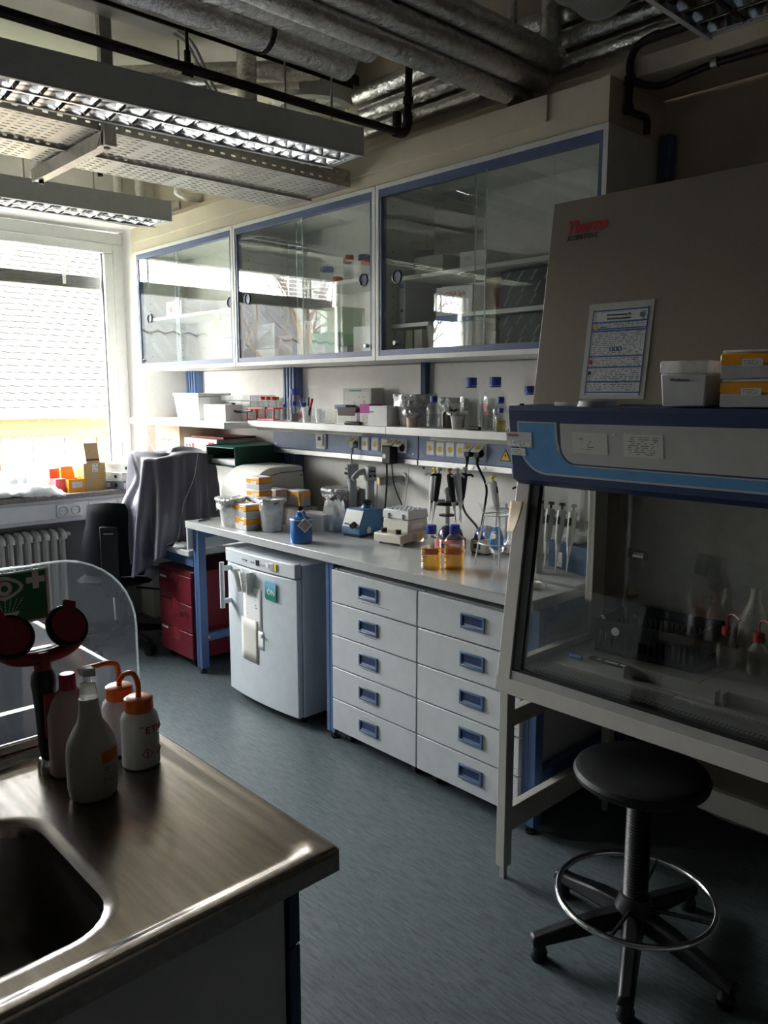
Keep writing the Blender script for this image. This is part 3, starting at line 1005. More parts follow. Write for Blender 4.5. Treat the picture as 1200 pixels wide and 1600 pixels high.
pipe_thing('lagged_pipe', 'foil covered riser with a sidearm behind the sink lamp', 'pipe', [(2.03, 3.0, 3.2), (2.03, 3.0, 2.80), (2.05, 3.0, 2.77), (2.36, 2.93, 2.79)], 0.042, foil, 16, 0.03, 'foil lagged ceiling pipes')
for i in range(2):
    pipe_thing('lagged_pipe', ('bright foil pipe sloping behind the riser', 'lower bright foil pipe sloping behind the riser')[i], 'pipe', [(1.75, 3.6 + 0.15 * i, 3.02), (2.42, 3.0 + 0.15 * i, 3.06)], 0.045, foil, 16, 0.03, 'foil lagged ceiling pipes')
wp = mat('painted_lagging', (0.62, 0.60, 0.56), 0.45, 0.4, na=0.1, bump=0.6, bs=40)
for i, pts in enumerate(([(2.40, 5.02, 3.19), (2.40, 5.02, 2.80)], [(2.50, 4.95, 3.19), (2.52, 4.95, 2.83), (2.56, 4.90, 2.805), (2.70, 4.78, 2.80)], [(2.62, 4.66, 3.19), (2.62, 4.66, 2.85), (2.65, 4.62, 2.82), (2.735, 4.58, 2.82)], [(2.36, 5.08, 2.76), (2.60, 5.08, 2.735)], [(1.55, 4.0, 2.80), (1.62, 4.3, 2.70)])):
    pipe_thing('lagged_pipe', ('upright pale lagged pipe in the window corner', 'bent pale lagged pipe turning into the bench wall', 'pale lagged elbow entering the bench wall highest', 'short pale pipe lying along the window lamp end', 'foil pipe stub below the tray arm')[i], 'pipe', pts, (0.028, 0.034, 0.028, 0.02, 0.035)[i], wp, 12, 0.05, 'pale corner pipes')
pipe_thing('gas_pipe', 'short rusty pipe hooking down above the window lamp', 'pipe', spline([(1.86, 3.95, 3.19), (1.86, 3.95, 2.84), (1.84, 3.95, 2.80), (1.80, 3.95, 2.79), (1.79, 3.95, 2.75), (1.80, 3.95, 2.67)], 4), 0.013, rust)
t = thing('spiral_duct', 'white spiral ventilation duct below the ceiling', 'duct', (2.58, 1.62, 3.04))
dk = MB().cyl((1.4, 1.62, 3.04), (2.58, 1.62, 3.04), 0.15, n=40)
dpro = MB()
for i in range(9):
    x = 1.45 + i * 0.14
    dpro.tube([(x, 1.62 + 0.152 * math.cos(a * PI / 16), 3.04 + 0.152 * math.sin(a * PI / 16)) for a in range(33)], 0.004, 5)
obj('duct_body', dk, cream, t, world=True)
obj('seam', dpro, cream, t, world=True)
t = thing('ceiling_vent', 'round ribbed white ventilation outlet behind the sink lamp', 'vent', (2.62, 3.30, 3.2))
vm = MB().lathe([(0.20, 0.0), (0.21, -0.12), (0.20, -0.19), (0.17, -0.20), (0.165, -0.17), (0.02, -0.15)], n=40)
obj('vent_body', vm, white, t)
fin = MB()
fin.box(0.03, 0.165, -0.0015, 0.0015, -0.20, -0.165)
f0 = obj('vent_fin', fin, white, t, smooth=False)
for i in range(36):
    o = f0 if i == 0 else f0.copy()
    if i:
        C.objects.link(o)
    o.rotation_euler = (0, 0, i * PI / 18)
# rusty wall pipe
t = thing('gas_pipe', 'rusty dark pipe bending down the wall beside the last wall cabinet', 'pipe', (2.64, 1.55, 2.6))
obj('pipe', MB().tube(spline([(2.64, 0.3, 2.80), (2.64, 1.37, 2.803), (2.64, 1.46, 2.81), (2.64, 1.535, 2.794), (2.64, 1.562, 2.755), (2.64, 1.562, 2.70), (2.64, 1.562, 2.65)], 6), 0.0135, 10), rust, t, world=True)
obj('lower_bend', MB().tube(spline([(2.64, 1.562, 2.66), (2.64, 1.558, 2.595), (2.66, 1.535, 2.575), (2.69, 1.525, 2.57), (2.705, 1.525, 2.555), (2.705, 1.525, 2.52)], 5), 0.0125, 10), rust, t, world=True)
obj('branch', MB().tube(spline([(2.64, 1.555, 2.69), (2.66, 1.52, 2.67), (2.69, 1.48, 2.662), (2.70, 1.43, 2.668), (2.70, 1.29, 2.683), (2.70, 1.1, 2.682), (2.70, 0.2, 2.68)], 5), 0.0115, 10), rust, t, world=True)
for z, nm in ((2.69, 'upper_joint'), (2.595, 'lower_joint')):
    obj(nm, MB().cyl((2.64, 1.562, z - 0.014), (2.64, 1.562, z + 0.014), 0.0175, n=12), rust, t, world=True)
q = obj('pipe_clamp', MB().cyl((2.70, 1.278, 2.684), (2.70, 1.298, 2.684), 0.018, n=14), alu, t, world=True)
obj('clamp_stem', MB().cyl((2.70, 1.288, 2.69), (2.70, 1.288, 2.70), 0.006, n=8), alu, q, world=True)
struct('baseboard_right', MB().box(2.93, 2.95, -2.2, 1.45, 0, 0.085), gasketm)
one('floor_hose', MB().tube(spline([(2.905, 1.36, 0.012), (2.895, 1.25, 0.012), (2.875, 1.15, 0.012), (2.89, 1.0, 0.012), (2.90, 0.6, 0.012)], 6), 0.009, 8), lightgrey, 'pale hose lying on the floor along the wall behind the stool', 'hose')

# ================================================================ BENCH WALL
struct('trim_filler', MB().box(2.56, 2.95, 1.59, 5.2, 2.545, 2.695), plaster, smooth=False)
struct('trim_filler_board', MB().box(2.548, 2.56, 1.84, 5.14, 2.60, 2.695), plaster, bevel=0.003)
pn = thing('wall_panel', 'white splash panel behind the bench, nearest the safety cabinet', 'panel', (2.94, 2.1, 0.9), 0, 'white splash panels')
obj('panel_board', MB().box(2.935, 2.949, 1.62, 2.755, 0.55, 1.76), wallwhite, pn, world=True, bevel=0.002)
obj('screw_cap', MB().cyl((2.93, 2.70, 1.235), (2.936, 2.70, 1.235), 0.006, n=10), black, pn, world=True)
pn = thing('wall_panel', 'white splash panel behind the bench, in the middle', 'panel', (2.94, 3.3, 0.9), 0, 'white splash panels')
obj('panel_board', MB().box(2.935, 2.949, 2.76, 3.93, 0.55, 1.76), wallwhite, pn, world=True, bevel=0.002)
obj('screw_cap', MB().cyl((2.93, 2.82, 1.235), (2.936, 2.82, 1.235), 0.006, n=10), black, pn, world=True)
pn = thing('wall_panel', 'white wall panel above the desk at the window end', 'panel', (2.94, 4.5, 0.9), 0, 'white splash panels')
obj('panel_board', MB().box(2.935, 2.949, 3.935, 5.19, 0.55, 1.76), wallwhite, pn, world=True, bevel=0.002)


def upright(y, w, z0, z1, label, depth=0.06):
    t = thing('wall_upright', label, 'upright', (2.93, y, z0), 0, 'blue ribbed uprights')
    m = MB()
    n = 4
    m.box(2.93 - depth + 0.012, 2.932, y - w / 2, y + w / 2, z0, z1)
    obj('upright_core', m, blue, t, world=True)
    r = obj('upright_rib', MB().box(-0.012, 0.0, -w * 0.08, w * 0.08, 0, z1 - z0), blue, t, bevel=0.002)
    for i in range(n):
        o = r if i == 0 else r.copy()
        if i:
            C.objects.link(o)
        o.location = (-depth + 0.012, -w / 2 + w * (i + 0.5) / n, 0)


upright(3.885, 0.12, 0.90, 1.765, 'blue ribbed upright on the wall behind the large blue capped bottle')
upright(5.03, 0.13, 1.18, 1.765, 'blue ribbed upright on the wall beside the white tub')
upright(2.80, 0.035, 1.456, 1.765, 'slim blue upright on the wall behind the foil covered bucket', 0.03)
upright(1.552, 0.042, 0.0, 2.56, 'tall dark blue upright behind the safety cabinet', 0.05)


def wall_cabinet(y0, y1, label, pane_split, pulls, locks, shelves, left_pane_front):
    """y1 is the end towards the window"""
    z0, z1 = 1.765, 2.54
    xf, xb = 2.55, 2.93
    t = thing('wall_cabinet', label, 'cabinet', (xb, (y0 + y1) / 2, z0), 0, 'glass fronted wall cabinets')
    s = 0.02
    for y in (y0, y1 - s):
        obj('side_panel', MB().box(xf, xb, y, y + s, z0, z1), white, t, world=True, bevel=0.001)
    obj('top_panel', MB().box(xf, xb, y0 + s, y1 - s, z1 - s, z1), white, t, world=True)
    obj('bottom_panel', MB().box(xf, xb, y0 + s, y1 - s, z0, z0 + s), white, t, world=True)
    obj('back_panel', MB().box(xb - 0.01, xb, y0 + s, y1 - s, z0 + s, z1 - s), white, t, world=True)
    tr = [(y0 + s, y1 - s, z1 - s - 0.032, z1 - s), (y0 + s, y1 - s, z0 + s, z0 + s + 0.026)]
    for a, b, c, d in tr:
        q = obj('sliding_track', MB().box(xf + 0.003, xf + 0.034, a, b, c, d), trackblue, t, world=True)
    for a in (y0 + s, y1 - s - 0.016):
        obj('edge_profile', MB().box(xf + 0.003, xf + 0.034, a, a + 0.016, z0 + s + 0.026, z1 - s - 0.032), trackblue, t, world=True)
    a, b = y0 + s + 0.012, y1 - s - 0.012
    for i, (p, q) in enumerate(((a, pane_split + 0.035), (pane_split - 0.035, b))):
        front = (i == 1) == left_pane_front
        x = xf + (0.008 if front else 0.022)
        g = obj('sliding_pane', MB().box(x, x + 0.005, p, q, z0 + 0.03, z1 - 0.03), cabglass, t, world=True, smooth=False)
        e = MB()
        ye = q - 0.003 if i == 0 else p
        e.box(x - 0.0005, x + 0.0055, ye, ye + 0.003, z0 + 0.03, z1 - 0.03)
        obj('polished_edge', e, edgeglow, g, world=True)
    for (y, z, dep) in pulls:
        m = MB()
        R = Matrix.Translation((xf + dep, y, z)) @ Matrix.Rotation(rad(-90), 4, 'Y')
        m.M = R
        m.lathe([(0.030, -0.002), (0.030, 0.006), (0.026, 0.007), (0.023, 0.001), (0.001, 0.0)], n=28)
        obj('finger_pull', m, dark_blue, t, world=True)
    for (y, z) in locks:
        obj('lock', MB().cyl((xf - 0.014, y, z), (xf + 0.01, y, z), 0.0095, n=12), chrome, t, world=True)
    for (a, b, z) in shelves:
        obj('shelf', MB().box(xf + 0.07, xb - 0.012, a, b, z - 0.018, z), white, t, world=True, bevel=0.001)
    pins = MB()
    for yy in (y0 + s, y1 - s):
        e = 0.0008 if yy < (y0 + y1) / 2 else -0.0008
        for x in (xf + 0.09, xb - 0.06):
            for k in range(13):
                pins.cyl((x, yy, 1.86 + k * 0.05), (x, yy + e, 1.86 + k * 0.05), 0.0035, n=6)
    obj('shelf_pin_holes', pins, black, t, world=True)['kind'] = 'stuff'
    return t


wall_cabinet(3.955, 5.14, 'first glass fronted wall cabinet, beside the window, mirroring the roofs', 4.62, ((4.97, 2.10, 0.006), (4.02, 2.13, 0.02)), ((5.09, 1.83),), ((3.975, 5.12, 2.11),), True)
wall_cabinet(2.772, 3.95, 'middle glass fronted wall cabinet with capped bottles on its shelf', 3.36, ((3.82, 2.13, 0.006), (2.87, 2.14, 0.02)), ((2.83, 1.835),), ((2.792, 3.40, 2.165), ), True)
wall_cabinet(1.582, 2.767, 'last glass fronted wall cabinet, over the bench beside the safety cabinet', 2.16, ((2.63, 2.13, 0.006),), ((2.63, 1.84),), ((1.602, 2.747, 2.14), (1.602, 2.30, 1.955)), True)

# shelf over the bench
shelf = thing('wall_shelf', 'white wall shelf over the bench carrying bottles and cartons', 'shelf', (2.93, 2.8, 1.42))
obj('shelf_board', MB().box(2.62, 2.93, 2.775, 3.948, 1.42, 1.455), white, shelf, world=True, bevel=0.002)
obj('shelf_board', MB().box(2.62, 2.93, 1.60, 2.772, 1.42, 1.455), white, shelf, world=True, bevel=0.002)
obj('light_strip', MB().box(2.66, 2.72, 2.98, 3.92, 1.40, 1.42), carton_g, shelf, world=True, bevel=0.003)
obj('light_strip', MB().box(2.66, 2.72, 1.62, 2.52, 1.40, 1.42), carton_g, shelf, world=True, bevel=0.003)
one('wall_shelf', MB().box(2.46, 2.932, 3.95, 5.14, 1.41, 1.445), white, 'deeper white shelf over the desk carrying the white tub', 'shelf', bevel=0.002)
one('wall_shelf', MB().box(2.63, 2.932, 3.995, 5.14, 1.165, 1.185), white, 'lower shelf over the desk holding cartons and the dark green folder box', 'shelf', bevel=0.002)

# service duct with sockets


def duct_panel(y0, y1, label):
    t = thing('service_duct', label, 'service duct', (2.93, (y0 + y1) / 2, 1.26), 0, 'blue service ducts')
    obj('duct_cover', MB().box(2.85, 2.932, y0, y1, 1.285, 1.41), grey_blue, t, world=True, bevel=0.002)
    obj('duct_rail', MB().box(2.845, 2.932, y0, y1, 1.255, 1.284), alu, t, world=True, bevel=0.002)
    for y in (y0 + 0.03, y1 - 0.03):
        obj('screw', MB().cyl((2.846, y, 1.31), (2.851, y, 1.31), 0.005, n=10), chrome, t, world=True)
    return t


duct_panel(2.782, 4.02, 'blue service duct under the shelf with the thermostat and a bunch of plugs')
duct_panel(1.66, 2.775, 'blue service duct under the shelf beside the safety cabinet with a warning triangle')
t = thing('thermostat', 'white wall thermostat set in the blue service duct', 'thermostat', (2.85, 3.545, 1.35))
obj('thermostat_frame', MB().box(-0.012, 0, -0.042, 0.042, -0.05, 0.045), white, t, bevel=0.003)
obj('thermostat_dial', MB().box(-0.02, -0.012, -0.028, 0.028, -0.032, 0.03), upvc, t, bevel=0.002)
obj('display', MB().box(-0.0215, -0.02, -0.012, 0.012, -0.002, 0.02), black, t)
yellow = mat('yellow_sticker', (0.80, 0.58, 0.03), 0.5, na=0.03)


def duct_socket(y, label, lid):
    t = thing('duct_socket', label, 'socket', (2.85, y, 1.347), 0, 'lidded sockets of the blue ducts')
    obj('socket_frame', MB().box(-0.010, 0, -0.029, 0.029, -0.036, 0.036), upvc, t, bevel=0.003)
    if lid:
        l = MB()
        l.hexa([(-0.055, -0.026, 0.0), (-0.010, -0.026, 0.028), (-0.010, 0.026, 0.028), (-0.055, 0.026, 0.0)], [(-0.052, -0.026, 0.006), (-0.008, -0.026, 0.034), (-0.008, 0.026, 0.034), (-0.052, 0.026, 0.006)])
        q = obj('raised_lid', l, upvc, t)
        s = MB()
        s.M = Matrix.Translation((-0.034, 0, 0.0185)) @ Matrix.Rotation(rad(-32), 4, 'Y')
        s.cyl((0, 0, 0), (0, 0, 0.0012), 0.014, n=16)
        obj('sticker', s, yellow, q)
        obj('socket_well', MB().cyl((-0.011, 0, -0.008), (-0.0095, 0, -0.008), 0.02, n=18), black, t)
    else:
        q = obj('lid', MB().box(-0.016, -0.010, -0.026, 0.026, -0.031, 0.031), upvc, t, bevel=0.002)
        obj('sticker', MB().cyl((-0.017, 0, 0), (-0.016, 0, 0), 0.014, n=18), yellow, q)


D1 = ((3.245, 1, 'raised lid socket nearest the thermostat'), (3.165, 0, 'closed socket lid next to the thermostat plug'), (3.085, 0, 'middle closed socket lid left of the black adapter'), (3.012, 0, 'socket lid partly behind the black adapter'), (2.95, 1, 'raised lid socket over the black adapter'), (2.885, 1, 'raised lid socket at the end of the thermostat duct'))
for y, k, l in D1:
    duct_socket(y, l.replace(' left of', ' before'), k)
D2 = ((2.683, 0, 'first closed lid of the row behind the pipette carousel'), (2.617, 0, 'second closed lid of the row behind the pipette carousel'), (2.552, 0, 'third closed lid of the row behind the pipette carousel'), (2.488, 0, 'last closed lid beside the two raised lids'), (2.427, 1, 'raised lid over the longer black mains plug'), (2.366, 1, 'raised lid socket closest to the warning triangle'))
for y, k, l in D2:
    duct_socket(y, l, k)


def plug(name, label, y, m, dz=0.0):
    t = thing(name, label, 'plug', (2.838, y, 1.336), 0)
    obj('plug_body', MB().cyl((0, 0, 0), (-0.03, 0, 0), 0.018, 0.016, n=14).cyl((-0.022, 0, -0.01), (-0.022, 0, -0.045), 0.010, 0.006, n=10), m, t, bevel=0.002)
    return t


plug('mains_plug', 'grey mains plug in the socket beside the thermostat', 3.245, greyplas)
plug('mains_plug', 'black mains plug under the first raised lid behind the carousel', 2.427, black)
plug('mains_plug', 'black mains plug under the raised lid closest to the warning triangle', 2.366, black)
t = thing('power_adapter', 'black plug-in power adapter hanging from the blue duct', 'adapter', (2.838, 2.945, 1.32))
obj('adapter_body', MB().box(-0.055, 0, -0.032, 0.032, -0.065, 0.03), black, t, bevel=0.006)
obj('rating_label', MB().cyl((-0.0565, 0.012, -0.025), (-0.055, 0.012, -0.025), 0.013, n=16), silver, t)
t = thing('warning_sticker', 'yellow voltage warning triangle on the blue duct', 'sticker', (2.849, 2.228, 1.337))
tri = MB().prism([(-0.032, -0.026), (0.032, -0.026), (0.0, 0.03)], -0.0012, 0, 'x')
obj('triangle_border', tri, blackprint, t)
obj('triangle_field', MB().prism([(-0.025, -0.0222), (0.025, -0.0222), (0.0, 0.0225)], -0.0018, -0.0012, 'x'), yellow, t)
obj('bolt_symbol', MB().prism([(0.004, 0.013), (-0.005, 0.0), (0.0, -0.001), (-0.003, -0.015), (0.006, 0.001), (0.001, 0.002)], -0.0024, -0.0018, 'x'), blackprint, t)

# ---------------------------------------------------------------- bench
bench = thing('lab_bench', 'long grey topped lab bench on blue legs along the wall', 'bench', (2.58, 2.8, 0.0))
obj('worktop', MB().box(2.215, 2.932, 1.60, 4.0, 0.86, 0.90), worktop_m, bench, world=True, bevel=0.003)
obj('end_panel', MB().box(2.222, 2.93, 3.985, 4.0, 0.735, 0.859), bench_white, bench, world=True)


def bench_leg(y, x0=2.255):
    m = MB().box(x0, x0 + 0.045, y - 0.028, y + 0.028, 0.035, 0.858)
    m.box(x0 - 0.002, x0, y - 0.028, y - 0.005, 0.035, 0.858)
    m.box(x0 - 0.002, x0, y + 0.005, y + 0.028, 0.035, 0.858)
    q = obj('leg', m, blue, bench, world=True, bevel=0.002)
    obj('levelling_foot', MB().cyl((x0 + 0.022, y, 0.0), (x0 + 0.022, y, 0.008), 0.02, n=14).cyl((x0 + 0.022, y, 0.008), (x0 + 0.022, y, 0.04), 0.007, n=10), black, q, world=True)
    q = obj('leg', MB().box(2.84, 2.885, y - 0.028, y + 0.028, 0.0, 0.858), blue, bench, world=True, bevel=0.002)
    obj('cross_rail', MB().box(x0 + 0.045, 2.84, y - 0.018, y + 0.018, 0.80, 0.858), blue, bench, world=True)
    obj('foot_rail', MB().box(x0 + 0.045, 2.84, y - 0.018, y + 0.018, 0.19, 0.235), blue, bench, world=True)


bench_leg(3.955)
bench_leg(2.76)
bench_leg(1.625)
one('cable_clip', MB().box(2.29, 2.312, 3.932, 3.936, 0.205, 0.222), yellow, 'small pale sticker on the blue foot rail by the fridge', 'sticker')

# ---------------------------------------------------------------- drawer units
pr_tag = printed('drawer_tag_print', (0.66, 0.67, 0.67), (0.05, 0.05, 0.05), lines=1.0, words=7, cover=0.62, margin=0.0)


def drawer_unit(y0, y1, label, handle_at, tags, n=5, xf=2.235):
    t = thing('drawer_unit', label, 'drawer unit', (2.5, (y0 + y1) / 2, 0.0), 0, 'white five drawer units')
    zb, zt = 0.065, 0.829
    c = MB()
    c.box(xf + 0.022, 2.83, y0, y0 + 0.018, zb, zt)
    c.box(xf + 0.022, 2.83, y1 - 0.018, y1, zb, zt)
    c.box(xf + 0.022, 2.83, y0 + 0.018, y1 - 0.018, zb, zb + 0.018)
    c.box(2.81, 2.83, y0 + 0.018, y1 - 0.018, zb + 0.018, zt)
    c.box(xf + 0.03, 2.83, y0 + 0.018, y1 - 0.018, zt - 0.018, zt - 0.001)
    obj('carcass', c, bench_white, t, world=True, smooth=False)
    obj('carcass_lining', MB().box(xf + 0.03, xf + 0.034, y0 + 0.018, y1 - 0.018, zb + 0.018, zt - 0.018), dark_blue, t, world=True)
    h = (zt - zb) / n
    for i in range(n):
        a, b = zb + i * h + 0.003, zb + (i + 1) * h - 0.0035
        d = obj('drawer', MB().box(xf, xf + 0.02, y0 + 0.002, y1 - 0.0025, a, b), bench_white, t, world=True, bevel=0.0015)
        yc = handle_at
        zc = b - 0.068 if i < n - 1 or True else (a + b) / 2
        f = MB()
        w, hh = 0.06, 0.03
        for (p, q, r, s_) in ((yc - w, yc + w, zc + hh - 0.009, zc + hh), (yc - w, yc + w, zc - hh, zc - hh + 0.009), (yc - w, yc - w + 0.01, zc - hh + 0.009, zc + hh - 0.009), (yc + w - 0.01, yc + w, zc - hh + 0.009, zc + hh - 0.009)):
            f.box(xf - 0.007, xf, p, q, r, s_)
        f.prism([(xf - 0.0005, zc - hh + 0.020), (xf - 0.0005, zc - hh + 0.009), (xf - 0.0045, zc - hh + 0.009)], yc - w + 0.01, yc + w - 0.01, 'y')
        obj('handle', f, handleblue, d, world=True, bevel=0.0015)
        obj('recess_shade', MB().box(xf - 0.0008, xf, yc - w + 0.01, yc + w - 0.01, zc - hh + 0.009, zc + hh - 0.009), dark_blue, d, world=True)  # flat dark plate; the shade of the recess is put into its colour
        if tags and tags[i]:
            yy, ww, dz = tags[i]
            obj('drawer_tag', MB().box(xf - 0.0006, xf, yy - ww, yy + ww, zc + dz - 0.005, zc + dz + 0.005), pr_tag, d, world=True)
    for y in (y0 + 0.06, y1 - 0.06):
        for x in (xf + 0.07, 2.76):
            w = obj('castor', MB().cyl((x, y - 0.012, 0.024), (x, y + 0.012, 0.024), 0.024, n=16), black, t, world=True)
            obj('castor_fork', MB().box(x - 0.02, x + 0.02, y - 0.018, y + 0.018, 0.05, 0.066).box(x - 0.012, x + 0.012, y + 0.013, y + 0.017, 0.02, 0.05), black, w, world=True)
    return t


drawer_unit(2.182, 2.725, 'white five drawer unit with blue handles beside the fridge', 2.475, [(2.47, 0.045, 0.04), (2.47, 0.05, -0.04), (2.47, 0.05, -0.04), (2.47, 0.045, -0.04), (2.44, 0.10, -0.045)])
drawer_unit(1.655, 2.178, 'white five drawer unit half hidden by the safety cabinet leg', 1.885, [None, (1.70, 0.04, -0.05), (1.70, 0.03, -0.05), None, None])

# ---------------------------------------------------------------- fridge
fr = thing('fridge', 'white undercounter laboratory fridge standing between the blue legs', 'fridge', (2.5, 3.26, 0.0))
y0, y1, xf = 2.955, 3.56, 2.19
obj('fridge_body', MB().box(xf + 0.055, 2.80, y0, y1, 0.04, 0.80), fridgem, fr, world=True, bevel=0.006)
bow = lambda u: 0.022 * (1 - (2 * u - 1) ** 2)
poly = [(xf + 0.05, y0), (xf + 0.05, y1)] + [(xf + 0.022 - bow(i / 12), y1 + (y0 - y1) * i / 12) for i in range(13)]
door = obj('door', MB().prism(poly, 0.045, 0.735, 'z'), fridgem, fr, world=True, bevel=0.004)
poly2 = [(xf + 0.05, y0), (xf + 0.05, y1)] + [(xf + 0.012 - bow(i / 12) * 0.5, y1 + (y0 - y1) * i / 12) for i in range(13)]
panel = obj('control_panel', MB().prism(poly2, 0.742, 0.812, 'z'), fridgem, fr, world=True, bevel=0.004)
obj('display', MB().box(xf - 0.002, xf + 0.006, 3.235, 3.26, 0.765, 0.792), black, panel, world=True)
obj('button', MB().box(xf - 0.002, xf + 0.007, 3.278, 3.286, 0.772, 0.778).box(xf - 0.002, xf + 0.007, 3.215, 3.222, 0.772, 0.778).box(xf - 0.002, xf + 0.007, 3.30, 3.308, 0.772, 0.778).box(xf - 0.002, xf + 0.007, 3.19, 3.20, 0.772, 0.777), greyplas, panel, world=True)['kind'] = 'stuff'
obj('maker_print', MB().box(xf - 0.002, xf + 0.0065, 3.345, 3.385, 0.774, 0.781), greyprint, panel, world=True)
obj('small_sticker', MB().box(xf - 0.0015, xf + 0.0075, 3.15, 3.175, 0.768, 0.79), upvc, panel, world=True)
obj('key_lock', MB().box(xf - 0.002, xf + 0.008, 3.105, 3.142, 0.757, 0.796), greyplas, panel, world=True, bevel=0.003)
obj('yellow_sticker', MB().box(xf - 0.0015, xf + 0.008, 3.088, 3.103, 0.76, 0.795), yellow, panel, world=True)
hd = obj('door_handle', MB().cyl((xf - 0.035, y1 - 0.035, 0.50), (xf - 0.035, y1 - 0.035, 0.745), 0.0125, n=14), fridgem, door, world=True)
obj('handle_post', MB().cyl((xf + 0.02, y1 - 0.035, 0.535), (xf - 0.035, y1 - 0.035, 0.535), 0.014, n=12).cyl((xf + 0.02, y1 - 0.035, 0.71), (xf - 0.035, y1 - 0.035, 0.71), 0.014, n=12), fridgem, door, world=True)
for y in (y0 + 0.05, y1 - 0.05):
    for x in (xf + 0.09, 2.74):
        obj('foot', MB().cyl((x, y, 0), (x, y, 0.042), 0.018, n=12), black, fr, world=True)


def fx(y):
    return xf + 0.022 - bow((y1 - y) / (y1 - y0))


def fridge_sheet(name, label, ya, yb, za, zb, m, cat='paper', off=0.0012, curl=0.0):
    b = MB()
    b.sheet(lambda u, v: (fx(yb + (ya - yb) * u) - off - curl * (1 - v) ** 2, yb + (ya - yb) * u, za + (zb - za) * v), 6, 4)
    return one(name, b, m, label, cat, solid=0.0006)


fridge_sheet('note_sheet', 'printed white sheet taped to the fridge door under the folded card', 3.215, 3.385, 0.425, 0.645, pr_paper)
fridge_sheet('note_sheet', 'cream sheet with a printed table low on the fridge door', 3.255, 3.41, 0.25, 0.475, printed('cream_table_print', (0.66, 0.63, 0.58), (0.06, 0.05, 0.05), lines=9, words=10, cover=0.25, margin=0.06), off=0.0028)
fridge_sheet('note_sheet', 'small blank white slip below the printed sheet on the fridge', 3.205, 3.26, 0.335, 0.43, paper, off=0.0018)
one('magnet', MB().cyl((fx(3.215) - 0.016, 3.215, 0.41), (fx(3.215) - 0.001, 3.215, 0.41), 0.010, n=14), upvc, 'small pale magnet holding the slip on the fridge door', 'magnet')
env = MB()
env.sheet(lambda u, v: (fx(3.34) - 0.03 - 0.012 * v + 0.02 * abs(2 * u - 1), 3.405 + (3.285 - 3.405) * (0.5 + (u - 0.5) * (0.62 + 0.38 * v)), 0.615 + 0.105 * v), 4, 3)
t = thing('folded_card', 'folded printed card pocket clamped on the fridge door', 'paper', (fx(3.34), 3.34, 0.62))
obj('card_front', env, pr_table, t, world=True, solid=0.001, smooth=False)
for yy, dy in ((3.385, 0.02), (3.305, -0.018)):
    obj('card_flap', MB().add([(fx(3.34) - 0.002, yy, 0.61), (fx(3.34) - 0.03, yy, 0.61), (fx(3.34) - 0.045, yy + dy, 0.725), (fx(3.34) - 0.002, yy + dy, 0.725)], [(0, 1, 2, 3)]), paper, t, world=True, solid=0.0015, smooth=False)
t = thing('round_sticker', 'blue to green ON sticker with rounded corners on the fridge door', 'sticker', (fx(3.135) - 0.004, 3.14, 0.655))


def grad_sticker():
    m, tt, out = new_mat('blue_green_sticker')
    p = tt.nodes.new('ShaderNodeBsdfPrincipled')
    tt.links.new(p.outputs[0], out.inputs[0])
    tc = tt.nodes.new('ShaderNodeTexCoord')
    s = tt.nodes.new('ShaderNodeSeparateXYZ')
    tt.links.new(tc.outputs['Generated'], s.inputs[0])
    r = tt.nodes.new('ShaderNodeValToRGB')
    r.color_ramp.elements[0].color = (0.02, 0.20, 0.15, 1)
    r.color_ramp.elements[0].position = 0.25
    r.color_ramp.elements[1].color = (0.16, 0.42, 0.62, 1)
    r.color_ramp.elements[1].position = 0.75
    tt.links.new(s.outputs['Z'], r.inputs[0])
    tt.links.new(r.outputs[0], p.inputs['Base Color'])
    p.inputs['Roughness'].default_value = 0.35
    return m


def rrect(w, h, r, n=5):
    out = []
    for cx, cy, a0 in ((w - r, h - r, 0), (-w + r, h - r, 90), (-w + r, -h + r, 180), (w - r, -h + r, 270)):
        for i in range(n + 1):
            a = rad(a0 + 90 * i / n)
            out.append((cx + r * math.cos(a), cy + r * math.sin(a)))
    return out


sk = MB().prism(rrect(0.046, 0.048, 0.014), -0.0015, 0.0, 'x')
skew = Matrix.Rotation(rad(6), 4, 'Z')
k1 = obj('sticker_face', sk, grad_sticker(), t)
k2 = text('ON', 0.042, (-0.0022, 0.029, -0.02), whiteprint, t)
obj('power_mark', MB().box(-0.0022, -0.0015, 0.0135, 0.0155, -0.004, 0.014), whiteprint, t)

# ---------------------------------------------------------------- desk at the window end
desk = thing('desk', 'lower grey desk between the bench and the window wall', 'desk', (2.6, 4.6, 0.0))
obj('desk_top', MB().box(2.235, 2.932, 4.005, 5.13, 0.685, 0.72), worktop_m, desk, world=True, bevel=0.003)
obj('desk_rail', MB().box(2.27, 2.30, 4.02, 5.12, 0.62, 0.684), blue, desk, world=True)
for y in (5.08,):
    obj('leg', MB().box(2.26, 2.305, y - 0.025, y + 0.025, 0.0, 0.62), blue, desk, world=True, bevel=0.002)
    obj('leg', MB().box(2.84, 2.885, y - 0.025, y + 0.025, 0.0, 0.684), blue, desk, world=True, bevel=0.002)
obj('back_board', MB().box(2.90, 2.93, 4.02, 5.12, 0.30, 0.684), bench_white, desk, world=True)

